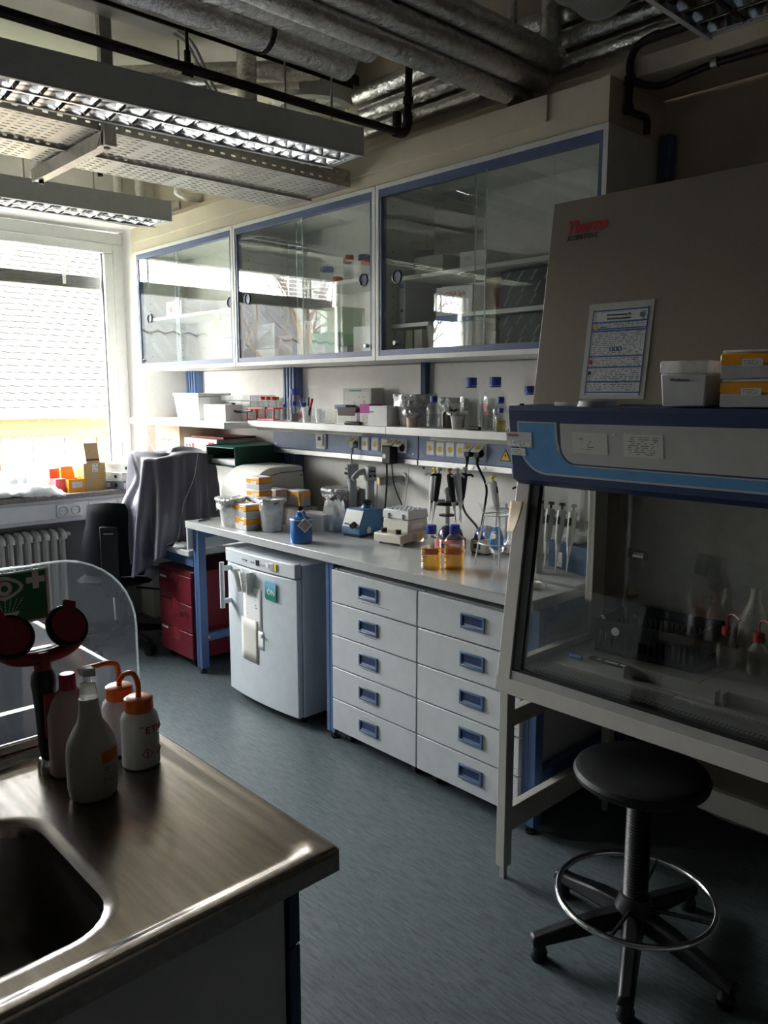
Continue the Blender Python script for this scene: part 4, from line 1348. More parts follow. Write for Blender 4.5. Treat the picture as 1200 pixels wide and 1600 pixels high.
ped = thing('pedestal', 'dark red rolling drawer pedestal under the desk', 'pedestal', (2.5, 4.22, 0.0))
y0, y1, xf = 4.02, 4.41, 2.25
obj('pedestal_body', MB().box(xf + 0.02, 2.80, y0, y1, 0.06, 0.585), burgundy, ped, world=True, bevel=0.004)
for i, (a, b) in enumerate(((0.062, 0.215), (0.222, 0.385), (0.392, 0.555))):
    d = obj('drawer', MB().box(xf, xf + 0.019, y0 + 0.004, y1 - 0.004, a, b), burgundy, ped, world=True, bevel=0.003)
    g = MB()
    g.M = Matrix.Translation((xf - 0.0005, 4.215, b - 0.028)) @ Matrix.Rotation(rad(-90), 4, 'Y')
    g.lathe([(0.05, 0.0), (0.044, -0.004), (0.03, 0.004), (0.001, 0.006)], n=24)
    q = obj('grip_recess', g, mat('burgundy_gloss_%d' % i, (0.24, 0.03, 0.04), 0.18, na=0.02), d, world=True)
    if i == 1:
        obj('key', MB().cyl((xf - 0.02, 4.095, 0.345), (xf, 4.095, 0.345), 0.008, n=12).box(xf - 0.026, xf - 0.02, 4.088, 4.102, 0.318, 0.35), chrome, d, world=True)
    if i != 1:
        obj('name_strip', MB().box(xf - 0.001, xf, 4.315, 4.385, (a + 0.118 if i == 2 else b - 0.022), (a + 0.132 if i == 2 else b - 0.008)), pr_small, d, world=True)
obj('top_pencil_tray', MB().box(xf + 0.004, xf + 0.02, y0 + 0.004, y1 - 0.004, 0.56, 0.583), burgundy, ped, world=True)
for y in (y0 + 0.05, y1 - 0.05):
    for x in (xf + 0.06, 2.74):
        obj('castor', MB().cyl((x, y - 0.012, 0.03), (x, y + 0.012, 0.03), 0.03, n=16).box(x - 0.02, x + 0.02, y - 0.018, y + 0.018, 0.05, 0.062), black, ped, world=True)

# ---------------------------------------------------------------- office chair
ch = thing('office_chair', 'black swivel office chair turned towards the covered desk', 'chair', (2.16, 4.73, 0.0))
ang = rad(50)
base = MB()
hub = MB().cyl((0, 0, 0.09), (0, 0, 0.16), 0.035, n=16)
for k in range(5):
    a = 2 * PI * k / 5 - 0.157
    e = Vector((math.cos(a) * 0.27, math.sin(a) * 0.27, 0.085))
    l = obj('base_leg', MB().tube([(math.cos(a) * 0.03, math.sin(a) * 0.03, 0.125), e * 0.6 + Vector((0, 0, 0.05)), e], 0.022, 8, radii=[0.028, 0.024, 0.018]), black, ch)
    p = Vector((-math.sin(a), math.cos(a), 0))
    c = Vector((e.x, e.y, 0.03))
    obj('castor', MB().cyl(c - p * 0.026, c - p * 0.006, 0.03, n=18).cyl(c + p * 0.006, c + p * 0.026, 0.03, n=18).cyl(c, (e.x, e.y, 0.09), 0.009, n=8), black, l)
obj('hub', hub, black, ch)
obj('gas_column', MB().cyl((0, 0, 0.15), (0, 0, 0.30), 0.026, n=14).cyl((0, 0, 0.30), (0, 0, 0.42), 0.016, n=14), black, ch)
sm = MB()
R = Matrix.Rotation(ang, 4, 'Z')
sm.M = R
sm.sheet(lambda u, v: ((u - .5) * 0.46, (v - .5) * 0.46, 0.475 + 0.03 * (1 - (2 * u - 1) ** 4) * (1 - (2 * v - 1) ** 4)), 10, 10)
sm.sheet(lambda u, v: ((u - .5) * 0.46, (v - .5) * 0.46, 0.475 - 0.05 * (1 - (2 * u - 1) ** 4) * (1 - (2 * v - 1) ** 4)), 10, 10)
obj('seat', sm, blackfab, ch)
# backrest: padded shell with rounded top, facing the desk (+X)
bk = MB()
bk.M = Matrix.Translation((0.0, 0.0, 0)) @ Matrix.Rotation(rad(50), 4, 'Z')


def back_pt(u, v, side):
    w = 0.20 * (1 - 0.18 * v ** 3) * (0.88 + 0.12 * math.sin(PI * min(1, v * 1.4)))
    a = (2 * u - 1)
    th = 0.038 * (1 - abs(a) ** 6) * (1 - abs(2 * v - 1) ** 8)
    x = -0.17 + 0.045 * a * a - 0.10 * (v - 0.35) ** 2 * 0.6
    return (x + side * th, a * w, 0.50 + 0.46 * v - 0.02 * a * a * v)


bk.sheet(lambda u, v: back_pt(u, v, 1), 12, 14)
bk.sheet(lambda u, v: back_pt(u, v, -1), 12, 14)
b_ = obj('backrest', bk, blackfab, ch)
sp = MB()
sp.M = bk.M
sp.box(-0.235, -0.205, -0.055, 0.055, 0.40, 0.82)
sp.box(-0.24, 0.16, -0.035, 0.035, 0.385, 0.42)
obj('back_support', sp, black, ch, bevel=0.008)
sp = MB()
sp.M = bk.M
sp.box(-0.242, -0.234, -0.03, 0.03, 0.775, 0.782)
obj('height_tab', sp, chrome, b_)
lv = MB()
lv.tube([(0.05, -0.1, 0.40), (0.16, -0.28, 0.40)], 0.007, 8).cyl((0.16, -0.28, 0.40), (0.18, -0.31, 0.40), 0.014, n=10)
obj('lever', lv, black, ch)
obj('lever', MB().tube([(-0.13, -0.16, 0.40), (-0.13, -0.17, 0.24)], 0.006, 6), chrome, ch)

# dust cover over a microscope -------------------------------------------------
cov_m = mat('violet_grey_dust_cover', (0.105, 0.10, 0.135), 0.33, na=0.05, ns=5, spec=0.6, bump=0.22, bs=9)


def cover_pt(u, v):
    """u around (0..1), v from the top rim down to the hem; drapes over a box 2.23..2.72 x 4.27..4.72"""
    a = 2 * PI * u
    ca, sa = math.cos(a), math.sin(a)
    front = max(0.0, -ca) ** 0.8
    top = 1.225 + 0.045 * (0.5 + 0.5 * sa * 0.2 + 0.5 * ca * 0.3) + 0.012 * math.sin(3 * a)
    hem = 0.728 - 0.19 * max(0, -ca) ** 1.5 + 0.06 * max(0, sa) * max(0, -ca) + 0.028 * math.sin(5 * a + 0.6) * front
    if -ca < 0.12:
        hem = max(hem, 0.728)
    z = top + (hem - top) * v
    n_ = 3.2
    r = 1.0 / ((abs(ca) ** n_ + abs(sa) ** n_) ** (1 / n_))
    spread = 1.0 + (0.10 + 0.10 * max(0, -ca)) * v * (1 - 0.35 * v)
    fold = (0.035 * math.sin(9 * a + 2.0 * v + 0.4) + 0.022 * math.sin(15 * a - 1.5)) * (0.25 + v) * 0.9
    pinch = -0.07 * math.exp(-((v - 0.22) / 0.16) ** 2) * math.exp(-((u - 0.46) / 0.05) ** 2)
    rx, ry = 0.225 * spread, 0.215 * spread
    x = 2.385 + (r * ca) * (rx + fold + pinch) - 0.035 * front * v
    y = 4.455 + (r * sa) * (ry + fold + pinch)
    if z < 0.74:
        x = min(x, 2.225 - 0.01 * (1 + math.sin(9 * a))) if ca < -0.12 else x
    return Vector((min(x, 2.615), y, z))


NU, NV = 120, 40
cv = MB()
vs = []
for j in range(NV + 1):
    for i in range(NU):
        vs.append(cover_pt(i / NU, j / NV))
fs = [(j * NU + i, j * NU + (i + 1) % NU, (j + 1) * NU + (i + 1) % NU, (j + 1) * NU + i) for j in range(NV) for i in range(NU)]
# crown: concentric rings closing the top, sagging between the corners
o0 = len(vs)
K = 8
for k in range(1, K):
    s = 1 - k / K
    for i in range(NU):
        p = cover_pt(i / NU, 0)
        c = Vector((2.385, 4.455, p.z))
        q = c + (p - c) * s
        q.z = p.z + 0.022 * (1 - s) ** 0.5 - 0.03 * math.exp(-((q.x - 2.33) ** 2 + (q.y - 4.44) ** 2) / 0.01)
        vs.append(q)
for k in range(K - 1):
    A = 0 if k == 0 else o0 + (k - 1) * NU
    B = o0 + k * NU
    fs += [(A + i, A + (i + 1) % NU, B + (i + 1) % NU, B + i) for i in range(NU)]
ctr = sum((vs[o0 + (K - 2) * NU + i] for i in range(NU)), Vector()) / NU
vs.append(ctr)
fs += [(o0 + (K - 2) * NU + i, o0 + (K - 2) * NU + (i + 1) % NU, len(vs) - 1) for i in range(NU)]
cv.add(vs, fs)
ct = thing('dust_cover', 'violet grey dust cover draped over the instrument on the desk', 'dust cover', (2.385, 4.455, 0.72))
obj('cover_cloth', cv, cov_m, ct, world=True, solid=0.002, ang=80)
seam = MB()
seam.tube([cover_pt(0.795 - 0.11 * j / NV, j / NV) + Vector((-0.0015, -0.003, 0)) for j in range(NV + 1)], 0.002, 6)
obj('piping_seam', seam, lightgrey, ct, world=True)

# ================================================================ SAFETY CABINET
hood = thing('safety_cabinet', 'tall taupe and navy biological safety cabinet on a grey stand', 'safety cabinet', (2.3, 0.79, 0.0))
Y0, Y1 = 0.04, 1.54
# stand
for y in (Y1 - 0.035, Y0 + 0.0):
    for x in (1.965, 2.60):
        l = obj('stand_leg', MB().box(x, x + 0.04, y, y + 0.035, 0.045, 0.66), hoodframe, hood, world=True, bevel=0.002)
        obj('leg_foot', MB().box(x + 0.012, x + 0.03, y + 0.009, y + 0.027, 0.0, 0.046), greyplas, l, world=True)
    obj('side_rail', MB().box(2.005, 2.60, y + 0.002, y + 0.033, 0.535, 0.592), hoodframe, hood, world=True, bevel=0.002)
    obj('side_rail', MB().box(2.005, 2.60, y + 0.002, y + 0.033, 0.165, 0.25), hoodframe, hood, world=True, bevel=0.002)
obj('rear_rail', MB().box(2.605, 2.635, Y0 + 0.035, Y1 - 0.035, 0.165, 0.25), hoodframe, hood, world=True, bevel=0.002)
obj('rear_rail', MB().box(2.605, 2.635, Y0 + 0.035, Y1 - 0.035, 0.535, 0.592), hoodframe, hood, world=True, bevel=0.002)
# lower body
tray = MB()
tray.prism([(1.95, 0.685), (1.97, 0.662), (2.68, 0.662), (2.68, 0.69), (2.03, 0.69), (2.03, 0.725), (1.975, 0.752), (1.957, 0.742)], Y0, Y1, 'y')
obj('base_trough', tray, hoodsteel, hood, world=True)
obj('front_bar', MB().prism([(1.9435, 0.668), (1.950, 0.664), (1.955, 0.715), (1.9485, 0.715)], Y0, Y1, 'y'), hoodframe, hood, world=True)
# work surface plates and perforated grilles
for i, (a, b) in enumerate(((Y1 - 0.02 - 0.48, Y1 - 0.02), (Y1 - 0.503 - 0.48, Y1 - 0.503), (Y0 + 0.02, Y1 - 0.986))):
    obj('work_plate', MB().box(2.145, 2.60, a, b, 0.725, 0.735), hoodsteel, hood, world=True, bevel=0.001)
    g = MB()
    L, Wd = b - a, 0.105
    nu, nv = int(L / 0.0125), 8
    slot_plate(g, lambda u, v: (2.036 + v + 0.0, a + u, 0.735), nu, nv, L, Wd, 0.66, 0.66)
    obj('front_grille', g, hoodsteel, hood, world=True, smooth=False)
obj('grille_channel', MB().box(2.034, 2.145, Y0 + 0.02, Y1 - 0.02, 0.692, 0.70), black, hood, world=True)
rg = MB()
slot_plate(rg, lambda u, v: (2.615, Y0 + 0.02 + u, 0.742 + v), 100, 1, Y1 - Y0 - 0.04, 0.045, 0.55, 0.6)
obj('rear_slot_plate', rg, hoodsteel, hood, world=True, smooth=False)
obj('inner_back', MB().box(2.63, 2.645, Y0 + 0.015, Y1 - 0.01, 0.70, 1.60), hoodsteel, hood, world=True)
obj('inner_lamp_cover', MB().prism([(2.56, 1.47), (2.63, 1.40), (2.63, 1.47)], Y0 + 0.05, Y1 - 0.05, 'y'), hoodsteel, hood, world=True)
# side walls: near-window side glazed, other side closed
obj('side_window', MB().prism([(2.06, 0.755), (2.135, 1.36), (2.45, 1.36), (2.45, 0.755)], Y1 - 0.016, Y1 - 0.010, 'y'), hoodglass, hood, world=True, smooth=False)
obj('side_post', MB().box(2.45, 2.53, Y1 - 0.03, Y1, 0.69, 1.40), cream, hood, world=True, bevel=0.003)
obj('side_sill', MB().box(2.04, 2.45, Y1 - 0.03, Y1, 0.69, 0.755), hoodframe, hood, world=True, bevel=0.002)
obj('side_panel', MB().box(2.53, 2.85, Y1 - 0.02, Y1, 0.69, 1.60), hoodgrey, hood, world=True)
obj('side_panel', MB().prism([(1.97, 0.69), (2.05, 1.36), (2.85, 1.6), (2.85, 0.69)], Y0, Y0 + 0.02, 'y'), hoodgrey, hood, world=True)
obj('rear_panel', MB().box(2.84, 2.85, Y0, Y1, 0.69, 2.2), hoodgrey, hood, world=True)
obj('head_underside', MB().box(2.06, 2.63, Y0, Y1, 1.385, 1.40), hoodgrey, hood, world=True)
# sloping front posts and sash glass


def slope_post(ya, yb, m):
    return MB().hexa([(1.944, ya, 0.672), (2.03, ya, 0.672), (2.03, yb, 0.672), (1.944, yb, 0.672)],
                     [(2.03, ya, 1.345), (2.10, ya, 1.345), (2.10, yb, 1.345), (2.03, yb, 1.345)], m)


obj('front_post', slope_post(Y1 - 0.052, Y1, 0), hoodframe, hood, world=True, bevel=0.003)
obj('front_post', slope_post(Y0, Y0 + 0.052, 0), hoodframe, hood, world=True, bevel=0.003)


def slope_box(ya, yb, za, zb, th, off):
    f = lambda z: 1.944 + (z - 0.672) / (1.345 - 0.672) * 0.086 + off
    return MB().hexa([(f(za), ya, za), (f(za) + th, ya, za), (f(za) + th, yb, za), (f(za), yb, za)], [(f(zb), ya, zb), (f(zb) + th, ya, zb), (f(zb) + th, yb, zb), (f(zb), yb, zb)])


obj('sash_seal', slope_box(Y1 - 0.085, Y1 - 0.053, 0.74, 1.345, 0.02, 0.006), black, hood, world=True)
obj('sash_seal', slope_box(Y0 + 0.053, Y0 + 0.085, 0.74, 1.345, 0.02, 0.006), black, hood, world=True)
obj('sash_seal', slope_box(Y0 + 0.053, Y1 - 0.053, 0.742, 0.752, 0.02, 0.006), black, hood, world=True)
obj('sash_glass', slope_box(Y0 + 0.06, Y1 - 0.06, 0.75, 1.36, 0.006, 0.012), hoodglass, hood, world=True, smooth=False)
# navy head band
bandp = [(1.963, 1.565), (1.966, 1.578), (2.10, 1.582), (2.10, 1.345), (2.03, 1.333), (1.996, 1.352)]
bm_ = MB()
bm_.prism(bandp, Y0, Y1 - 0.012, 'y')
ins = [(1.975, 1.56), (1.978, 1.570), (2.10, 1.575), (2.10, 1.35), (2.033, 1.343), (2.004, 1.358)]
n6 = len(bandp)
bm_.add([(p[0], Y1 - 0.012, p[1]) for p in bandp] + [(p[0], Y1, p[1]) for p in ins], [(i, (i + 1) % n6, n6 + (i + 1) % n6, n6 + i) for i in range(n6)] + [tuple(range(n6, 2 * n6))])
band = obj('head_band', bm_, navy, hood, world=True, ang=20)


def band_x(z):
    return 1.9655 + (1.565 - z) / (1.565 - 1.352) * 0.0305 - 0.0022


def band_shape(name, pts, m, lift):
    v = [(band_x(z) - lift, y, z) for y, z in pts] + [(band_x(z) + 0.002, y, z) for y, z in pts]
    n = len(pts)
    return obj(name, MB().add(v, [tuple(range(n)), tuple(range(2 * n - 1, n - 1, -1))] + [(i, (i + 1) % n, n + (i + 1) % n, n + i) for i in range(n)]), m, band, world=True, smooth=False)


def arc(cy, cz, r, a0, a1, n=7):
    return [(cy + r * math.cos(rad(a0 + (a1 - a0) * i / n)), cz + r * math.sin(rad(a0 + (a1 - a0) * i / n))) for i in range(n + 1)]


def L_outline(yl, zt, yi, zb, zi, yr, R, r2):
    """left column from zt down, rounding into a bar that runs right; y decreases to the right in the picture"""
    return [(yl, zt)] + arc(yl - R, zb + R, R, 0, -90) + [(yr, zb), (yr, zi)] + list(reversed(arc(yi - r2, zi + r2, r2, 0, -90))) + [(yi, zt)]


band_shape('silver_outline', L_outline(1.499, 1.532, 1.356, 1.372, 1.411, Y0, 0.10, 0.075), silver, 0.0004)
band_shape('light_blue_inlay', L_outline(1.493, 1.528, 1.364, 1.378, 1.405, Y0, 0.095, 0.08), skyblue, 0.0009)
band_shape('silver_field', [(1.350, 1.528)] + arc(1.350 - 0.05, 1.409 + 0.05, 0.05, 0, -90) + [(Y0, 1.409), (Y0, 1.536)], navy, 0.0009)
band_shape('silver_field', [(1.343, 1.529)] + arc(1.343 - 0.05, 1.413 + 0.05, 0.05, 0, -90) + [(Y0, 1.415), (Y0, 1.538)], silver, 0.0014)
obj('pilot_dot', MB().cyl((band_x(1.503) - 0.003, 1.168, 1.503), (band_x(1.503), 1.168, 1.503), 0.003, n=10), upvc, band, world=True)
# upper body
up = [(2.10, 1.582), (2.186, 2.205), (2.85, 2.205), (2.85, 1.582)]
upper = obj('upper_housing', MB().prism(up, Y0, Y1, 'y'), hoodgrey, hood, world=True, bevel=0.003)
tilt = math.atan2(0.086, 0.623)
ux = lambda z: 2.10 + (z - 1.582) / 0.623 * 0.086
text('Thermo', 0.052, (ux(2.108) - 0.0015 - 2.3, 1.48 - 0.79, 2.104), redprint, hood, name='maker_lettering', shear=0.22, bold=0.0018, tilt=tilt, sx=0.82)
text('SCIENTIFIC', 0.021, (ux(2.085) - 0.0015 - 2.3, 1.476 - 0.79, 2.082), blackprint, hood, name='maker_lettering', shear=0.15, tilt=tilt, sx=0.82, space=1.28, bold=0.0003)
obj('head_clip', MB().box(2.06, 2.085, 1.36, 1.385, 1.58, 1.588).box(2.0, 2.01, 1.505, 1.515, 1.579, 1.585), black, hood, world=True)


def up_sheet(mb, ya, yb, za, zb, off, th=0.0006):
    """sheet lying on the sloping front of the upper housing; ya > yb"""
    return mb.hexa([(ux(za) - off - th, yb, za), (ux(za) - off, yb, za), (ux(za) - off, ya, za), (ux(za) - off - th, ya, za)],
                   [(ux(zb) - off - th, yb, zb), (ux(zb) - off, yb, zb), (ux(zb) - off, ya, zb), (ux(zb) - off - th, ya, zb)])


doc = thing('instruction_sheet', 'laminated operating instruction sheet with blue rules on the safety cabinet', 'paper', (ux(1.6), 1.26, 1.6))
obj('laminate', up_sheet(MB(), 1.367, 1.156, 1.600, 1.880, 0.0015, 0.0008), mat('laminate_paper', (0.66, 0.65, 0.62), 0.25, na=0.03), doc, world=True)
obj('print_field', up_sheet(MB(), 1.349, 1.172, 1.612, 1.862, 0.0026), pr_doc, doc, world=True)
rl = MB()
for z in (1.856, 1.822, 1.802, 1.796, 1.722, 1.690, 1.648, 1.617):
    up_sheet(rl, 1.351, 1.170, z, z + 0.0042, 0.0034)
for y in (1.351, 1.1725):
    up_sheet(rl, y, y - 0.0025, 1.612, 1.862, 0.0034)
obj('ruling', rl, blueprint, doc, world=True)
hz = up_sheet(MB(), 1.335, 1.19, 1.826, 1.853, 0.0034)
obj('heading_field', hz, paper, doc, world=True)
text('Betriebsanweisung für', 0.0088, (ux(1.845) - 0.0048 - ux(1.6), 1.302 - 1.26, 1.842 - 1.6), blackprint, doc, name='heading', tilt=tilt, bold=0.0002)
text('Sicherheitswerkbänke', 0.0088, (ux(1.833) - 0.0048 - ux(1.6), 1.302 - 1.26, 1.831 - 1.6), blackprint, doc, name='heading', tilt=tilt, bold=0.0002)


def up_disc(y, z, r, m, name, off=0.0042, n=18):
    b = MB()
    b.add([(ux(z + r * math.sin(2 * PI * i / n)) - off, y + r * math.cos(2 * PI * i / n), z + r * math.sin(2 * PI * i / n)) for i in range(n)], [tuple(range(n))])
    return obj(name, b, m, doc, world=True, smooth=False)


for y in (1.276, 1.262, 1.248):
    d = up_disc(y, 1.745, 0.0068, blueprint, 'duty_symbol')
    obj('duty_figure', up_sheet(MB(), y + 0.002, y - 0.002, 1.741, 1.749, 0.0043), whiteprint, d, world=True)
obj('warning_symbol', MB().add([(ux(1.802) - 0.0045, 1.345, 1.803), (ux(1.802) - 0.0045, 1.328, 1.803), (ux(1.818) - 0.0045, 1.3365, 1.819)], [(0, 1, 2)]), yellow, doc, world=True, smooth=False)
obj('fire_symbol', up_sheet(MB(), 1.345, 1.334, 1.702, 1.714, 0.004), redprint, doc, world=True)
obj('first_aid_symbol', up_sheet(MB(), 1.345, 1.336, 1.671, 1.681, 0.004), blackprint, doc, world=True)
up_disc(1.19, 1.84, 0.007, greyprint, 'seal_mark')
text('Gefahren', 0.006, (ux(1.81) - 0.005 - ux(1.6), 1.32 - 1.26, 1.808 - 1.6), blackprint, doc, name='heading', tilt=tilt)


def band_sheet(name, label, ya, yb, za, zb, m, cat, off=0.002, skew=0.0):
    f = lambda z: band_x(z) - off
    b = MB().hexa([(f(za) - 0.0006, yb, za), (f(za), yb, za), (f(za), ya, za + skew), (f(za) - 0.0006, ya, za + skew)], [(f(zb) - 0.0006, yb, zb - skew), (f(zb), yb, zb - skew), (f(zb), ya, zb), (f(zb) - 0.0006, ya, zb)])
    return one(name, b, m, label, cat)


pr_note = printed('note_print', (0.60, 0.60, 0.56), (0.05, 0.05, 0.05), lines=11, words=9, cover=0.5, margin=0.12)
ty = band_sheet('type_plate', 'white type plate with red lettering on the navy band corner', 1.541, 1.446, 1.453, 1.499, mat('type_plate_print', (0.62, 0.63, 0.62), 0.4, na=0.02), 'label')
text('Thermo', 0.013, (band_x(1.488) - 0.0032, 1.538, 1.486), redprint, ty, name='lettering', bold=0.0003)
obj('print_lines', MB().box(band_x(1.47) - 0.0032, band_x(1.47) - 0.0026, 1.49, 1.538, 1.456, 1.482).box(band_x(1.47) - 0.0032, band_x(1.47) - 0.0026, 1.452, 1.485, 1.4575, 1.468), pr_small, ty)
band_sheet('inspection_label', 'small white label below the type plate', 1.528, 1.473, 1.427, 1.449, pr_small, 'label')
band_sheet('note_sheet', 'cream note with a diagram taped on the silver band', 1.303, 1.188, 1.445, 1.506, printed('diagram_note_print', (0.62, 0.60, 0.53), (0.05, 0.05, 0.05), lines=8, words=5, cover=0.45, margin=0.2), 'note', skew=0.001)
band_sheet('note_sheet', 'cream note with numbered lines taped on the silver band', 1.139, 1.022, 1.444, 1.507, pr_note, 'note')
nt = MB()
nt.sheet(lambda u, v: (1.99 + 0.03 * (v) - 0.016 - 0.03 * (1 - v) ** 2 * u, 1.538 - 0.05 * u + 0.010 * (v - .5), 1.185 + 0.095 * v + 0.01 * (1 - v) * u), 6, 6)
one('paper_slip', nt, kraftpale, 'curled cream paper slip taped to the sloping post of the safety cabinet', 'note', solid=0.0008)

# things standing on and in the safety cabinet
hole = thing('plastic_tub', 'clear lidded grey plastic tub on the navy band top', 'tub', (2.045, 0.985, 1.582))
obj('tub_body', MB().hexa([(-0.055, -0.06, 0), (0.04, -0.06, 0), (0.04, 0.055, 0), (-0.055, 0.055, 0)], [(-0.06, -0.064, 0.085), (0.04, -0.064, 0.085), (0.04, 0.062, 0.085), (-0.06, 0.062, 0.085)]), lightgrey, hole, bevel=0.004)
obj('lid', MB().box(-0.062, 0.041, -0.066, 0.064, 0.086, 0.118), milky, hole, bevel=0.004)
text('Weidmann', 0.012, (-0.0605, 0.035, 0.065), blackprint, hole, name='handwriting', shear=0.2)
one('cable_gland', MB().lathe([(0.06, 0), (0.055, 0.015), (0.03, 0.022)], (0, 0, 0), 24), greyplas, 'flat grey dome cap lying on the navy band below the instruction sheet', 'cap', loc=(2.035, 1.26, 1.579))
one('clear_dish', MB().box(-0.03, 0.02, -0.04, 0.04, 0, 0.012), milky, 'shallow clear dish by the grey dome cap on the navy band', 'dish', loc=(2.04, 1.355, 1.579), bevel=0.002)


def tip_box(label, loc, rotz=0.0, w=0.118, d=0.082, hb=0.032, band=True, group='stacked pipette tip boxes', lidm=None, tagm=None):
    t = thing('tip_box', label, 'tip box', loc, rotz, group)
    obj('box_base', MB().box(-d / 2, d / 2, -w / 2, w / 2, 0, hb), lightgrey, t, bevel=0.003)
    obj('lid_band', MB().box(-d / 2 - 0.001, d / 2 + 0.001, -w / 2 - 0.001, w / 2 + 0.001, hb, hb + 0.028), lidm or amberlid, t, bevel=0.003)
    obj('lid_top', MB().box(-d / 2 + 0.002, d / 2 - 0.002, -w / 2 + 0.002, w / 2 - 0.002, hb + 0.028, hb + 0.036), upvc, t, bevel=0.003)
    obj('box_label', MB().box(-d / 2 - 0.0016, -d / 2 - 0.001, -w * 0.28, w * 0.1, hb - 0.004, hb + 0.014), tagm or pr_small, t)
    return t


tip_box('lower orange lidded tip box on the navy band at the right end', (2.04, 0.825, 1.582), 0, 0.13, 0.09, 0.034)
tip_box('upper orange lidded tip box with striped tape on the navy band', (2.04, 0.828, 1.6525), rad(2), 0.13, 0.09, 0.034)
# black crate inside the hood
cr = thing('wire_crate', 'black plastic crate standing in the safety cabinet', 'crate', (2.49, 1.27, 0.736))
cm = MB()
R = Matrix.Rotation(rad(4), 4, 'Z')
cm.M = R
for (a, b, c, d) in ((-0.13, 0.13, -0.17, -0.165), (-0.13, 0.13, 0.165, 0.17)):
    cm.box(a, b, c, d, 0, 0.022)
    cm.box(a, b, c, d, 0.075, 0.115)
    for k in range(14):
        cm.box(a + k * 0.0195, a + k * 0.0195 + 0.007, c, d, 0.022, 0.075)
for (a, b) in ((-0.13, -0.125), (0.125, 0.13)):
    cm.box(a, b, -0.165, 0.165, 0, 0.022)
    cm.box(a, b, -0.165, 0.165, 0.075, 0.115)
    for k in range(17):
        cm.box(a, b, -0.165 + k * 0.02, -0.158 + k * 0.02, 0.022, 0.075)
cm.box(-0.13, 0.13, -0.17, 0.17, 0.0, 0.005)
obj('crate_body', cm, cratem, cr, smooth=False)
hs = MB()
hs.M = R
hs.box(-0.136, -0.13, -0.05, 0.05, 0.06, 0.075)
obj('crate_rim', hs, black, cr)
for k, (dx, dy) in enumerate(((-0.14, 0.10), (-0.10, 0.178))):
    one('round_badge', MB().cyl((0, 0, 0), (-0.006, 0, 0), 0.014, n=16), upvc, ('white round button on the crate front', 'white round button on the crate corner')[k], 'button', loc=(2.488 + dx - 0.003, 1.27 + dy - 0.02, 0.82 + 0.02 * k))
for k, (ya, yb) in enumerate(((1.215, 0.925), (0.905, 0.60))):
    m = MB()
    m.box(2.195, 2.199, yb, ya, 0.736, 0.775)
    m.box(2.165, 2.195, yb, yb + 0.003, 0.736, 0.775)
    m.box(2.165, 2.195, ya - 0.003, ya, 0.736, 0.775)
    m.box(2.165, 2.195, yb, ya, 0.736, 0.738)
    one('steel_rest', m, hoodsteel, ('angled steel arm rest behind the front grille, nearest the bench', 'angled steel arm rest behind the front grille, farther from the bench')[k], 'arm rest', smooth=False)
m = MB()
m.box(2.25, 2.265, 1.12, 1.32, 0.7355, 0.745)
pe = thing('pen_tray', 'dark flat strip with pale marks lying on the work surface', 'strip', (2.26, 1.33, 0.7355))
obj('strip_body', MB().box(-0.012, 0.012, -0.11, 0.06, 0, 0.008), black, pe)
obj('pale_mark', MB().box(-0.0125, 0.0, -0.09, -0.055, 0.008, 0.0088).box(-0.0125, 0.0, -0.045, 0.0, 0.008, 0.0088).box(-0.0125, 0.0, 0.015, 0.03, 0.008, 0.0088), lightgrey, pe)
one('short_marker', MB().cyl((0, 0, 0.008), (0, 0.045, 0.008), 0.008, n=10), blue, 'blue marker cap lying on the work surface by the side glass', 'cap', loc=(2.22, 1.40, 0.7355))
for i, (x, y, l) in enumerate(((2.52, 1.05, 'red tipped bottle dim behind the hood glass, nearest the crate'), (2.52, 0.95, 'second red tipped bottle dim behind the hood glass'))):
    t = thing('wash_bottle', l, 'bottle', (x, y, 0.735))
    obj('bottle_body', MB().lathe([(0.03, 0), (0.032, 0.01), (0.032, 0.075), (0.014, 0.10), (0.014, 0.11)], n=20), milky2, t)
    obj('cap', MB().lathe([(0.017, 0.105), (0.017, 0.13), (0.008, 0.135)], n=16), darkred, t)
    obj('spout', MB().tube(spline([(0, 0, 0.13), (0, 0, 0.165), (-0.012, -0.02, 0.178), (-0.03, -0.05, 0.17)], 4), 0.004, 6), darkred, t)
one('plastic_cup', MB().lathe([(0.026, 0), (0.034, 0.09), (0.0335, 0.09), (0.0255, 0.004)], n=24), milky2, 'ribbed pale cup dim behind the hood glass', 'cup', loc=(2.48, 0.86, 0.735))
one('spray_bottle', MB().lathe([(0.045, 0), (0.048, 0.02), (0.045, 0.16), (0.018, 0.22), (0.016, 0.26)], n=24), milky2, 'tall pale bottle dim at the back of the hood', 'bottle', loc=(2.575, 0.99, 0.735))
# gas tap on inner wall
tp = thing('inner_gas_tap', 'yellow handled gas tap on the back wall inside the hood', 'tap', (2.625, 1.44, 0.88))
obj('tap_body', MB().cyl((0.003, 0, 0), (-0.05, 0, 0), 0.012, n=12).tube(spline([(-0.045, 0, 0), (-0.055, -0.005, -0.03), (-0.04, -0.03, -0.09), (-0.03, -0.04, -0.13)], 4), 0.005, 6), black, tp)
obj('tap_handle', MB().box(-0.045, -0.02, -0.006, 0.006, 0.01, 0.03), yellow, tp)
one('chrome_lamp_holder', MB().cyl((2.54, 1.40, 1.05), (2.54, 1.36, 1.05), 0.018, n=14).cyl((2.54, 1.43, 0.74), (2.54, 1.43, 1.35), 0.009, n=8), chrome, 'upright steel rod with a chrome collar in the hood corner', 'rod')

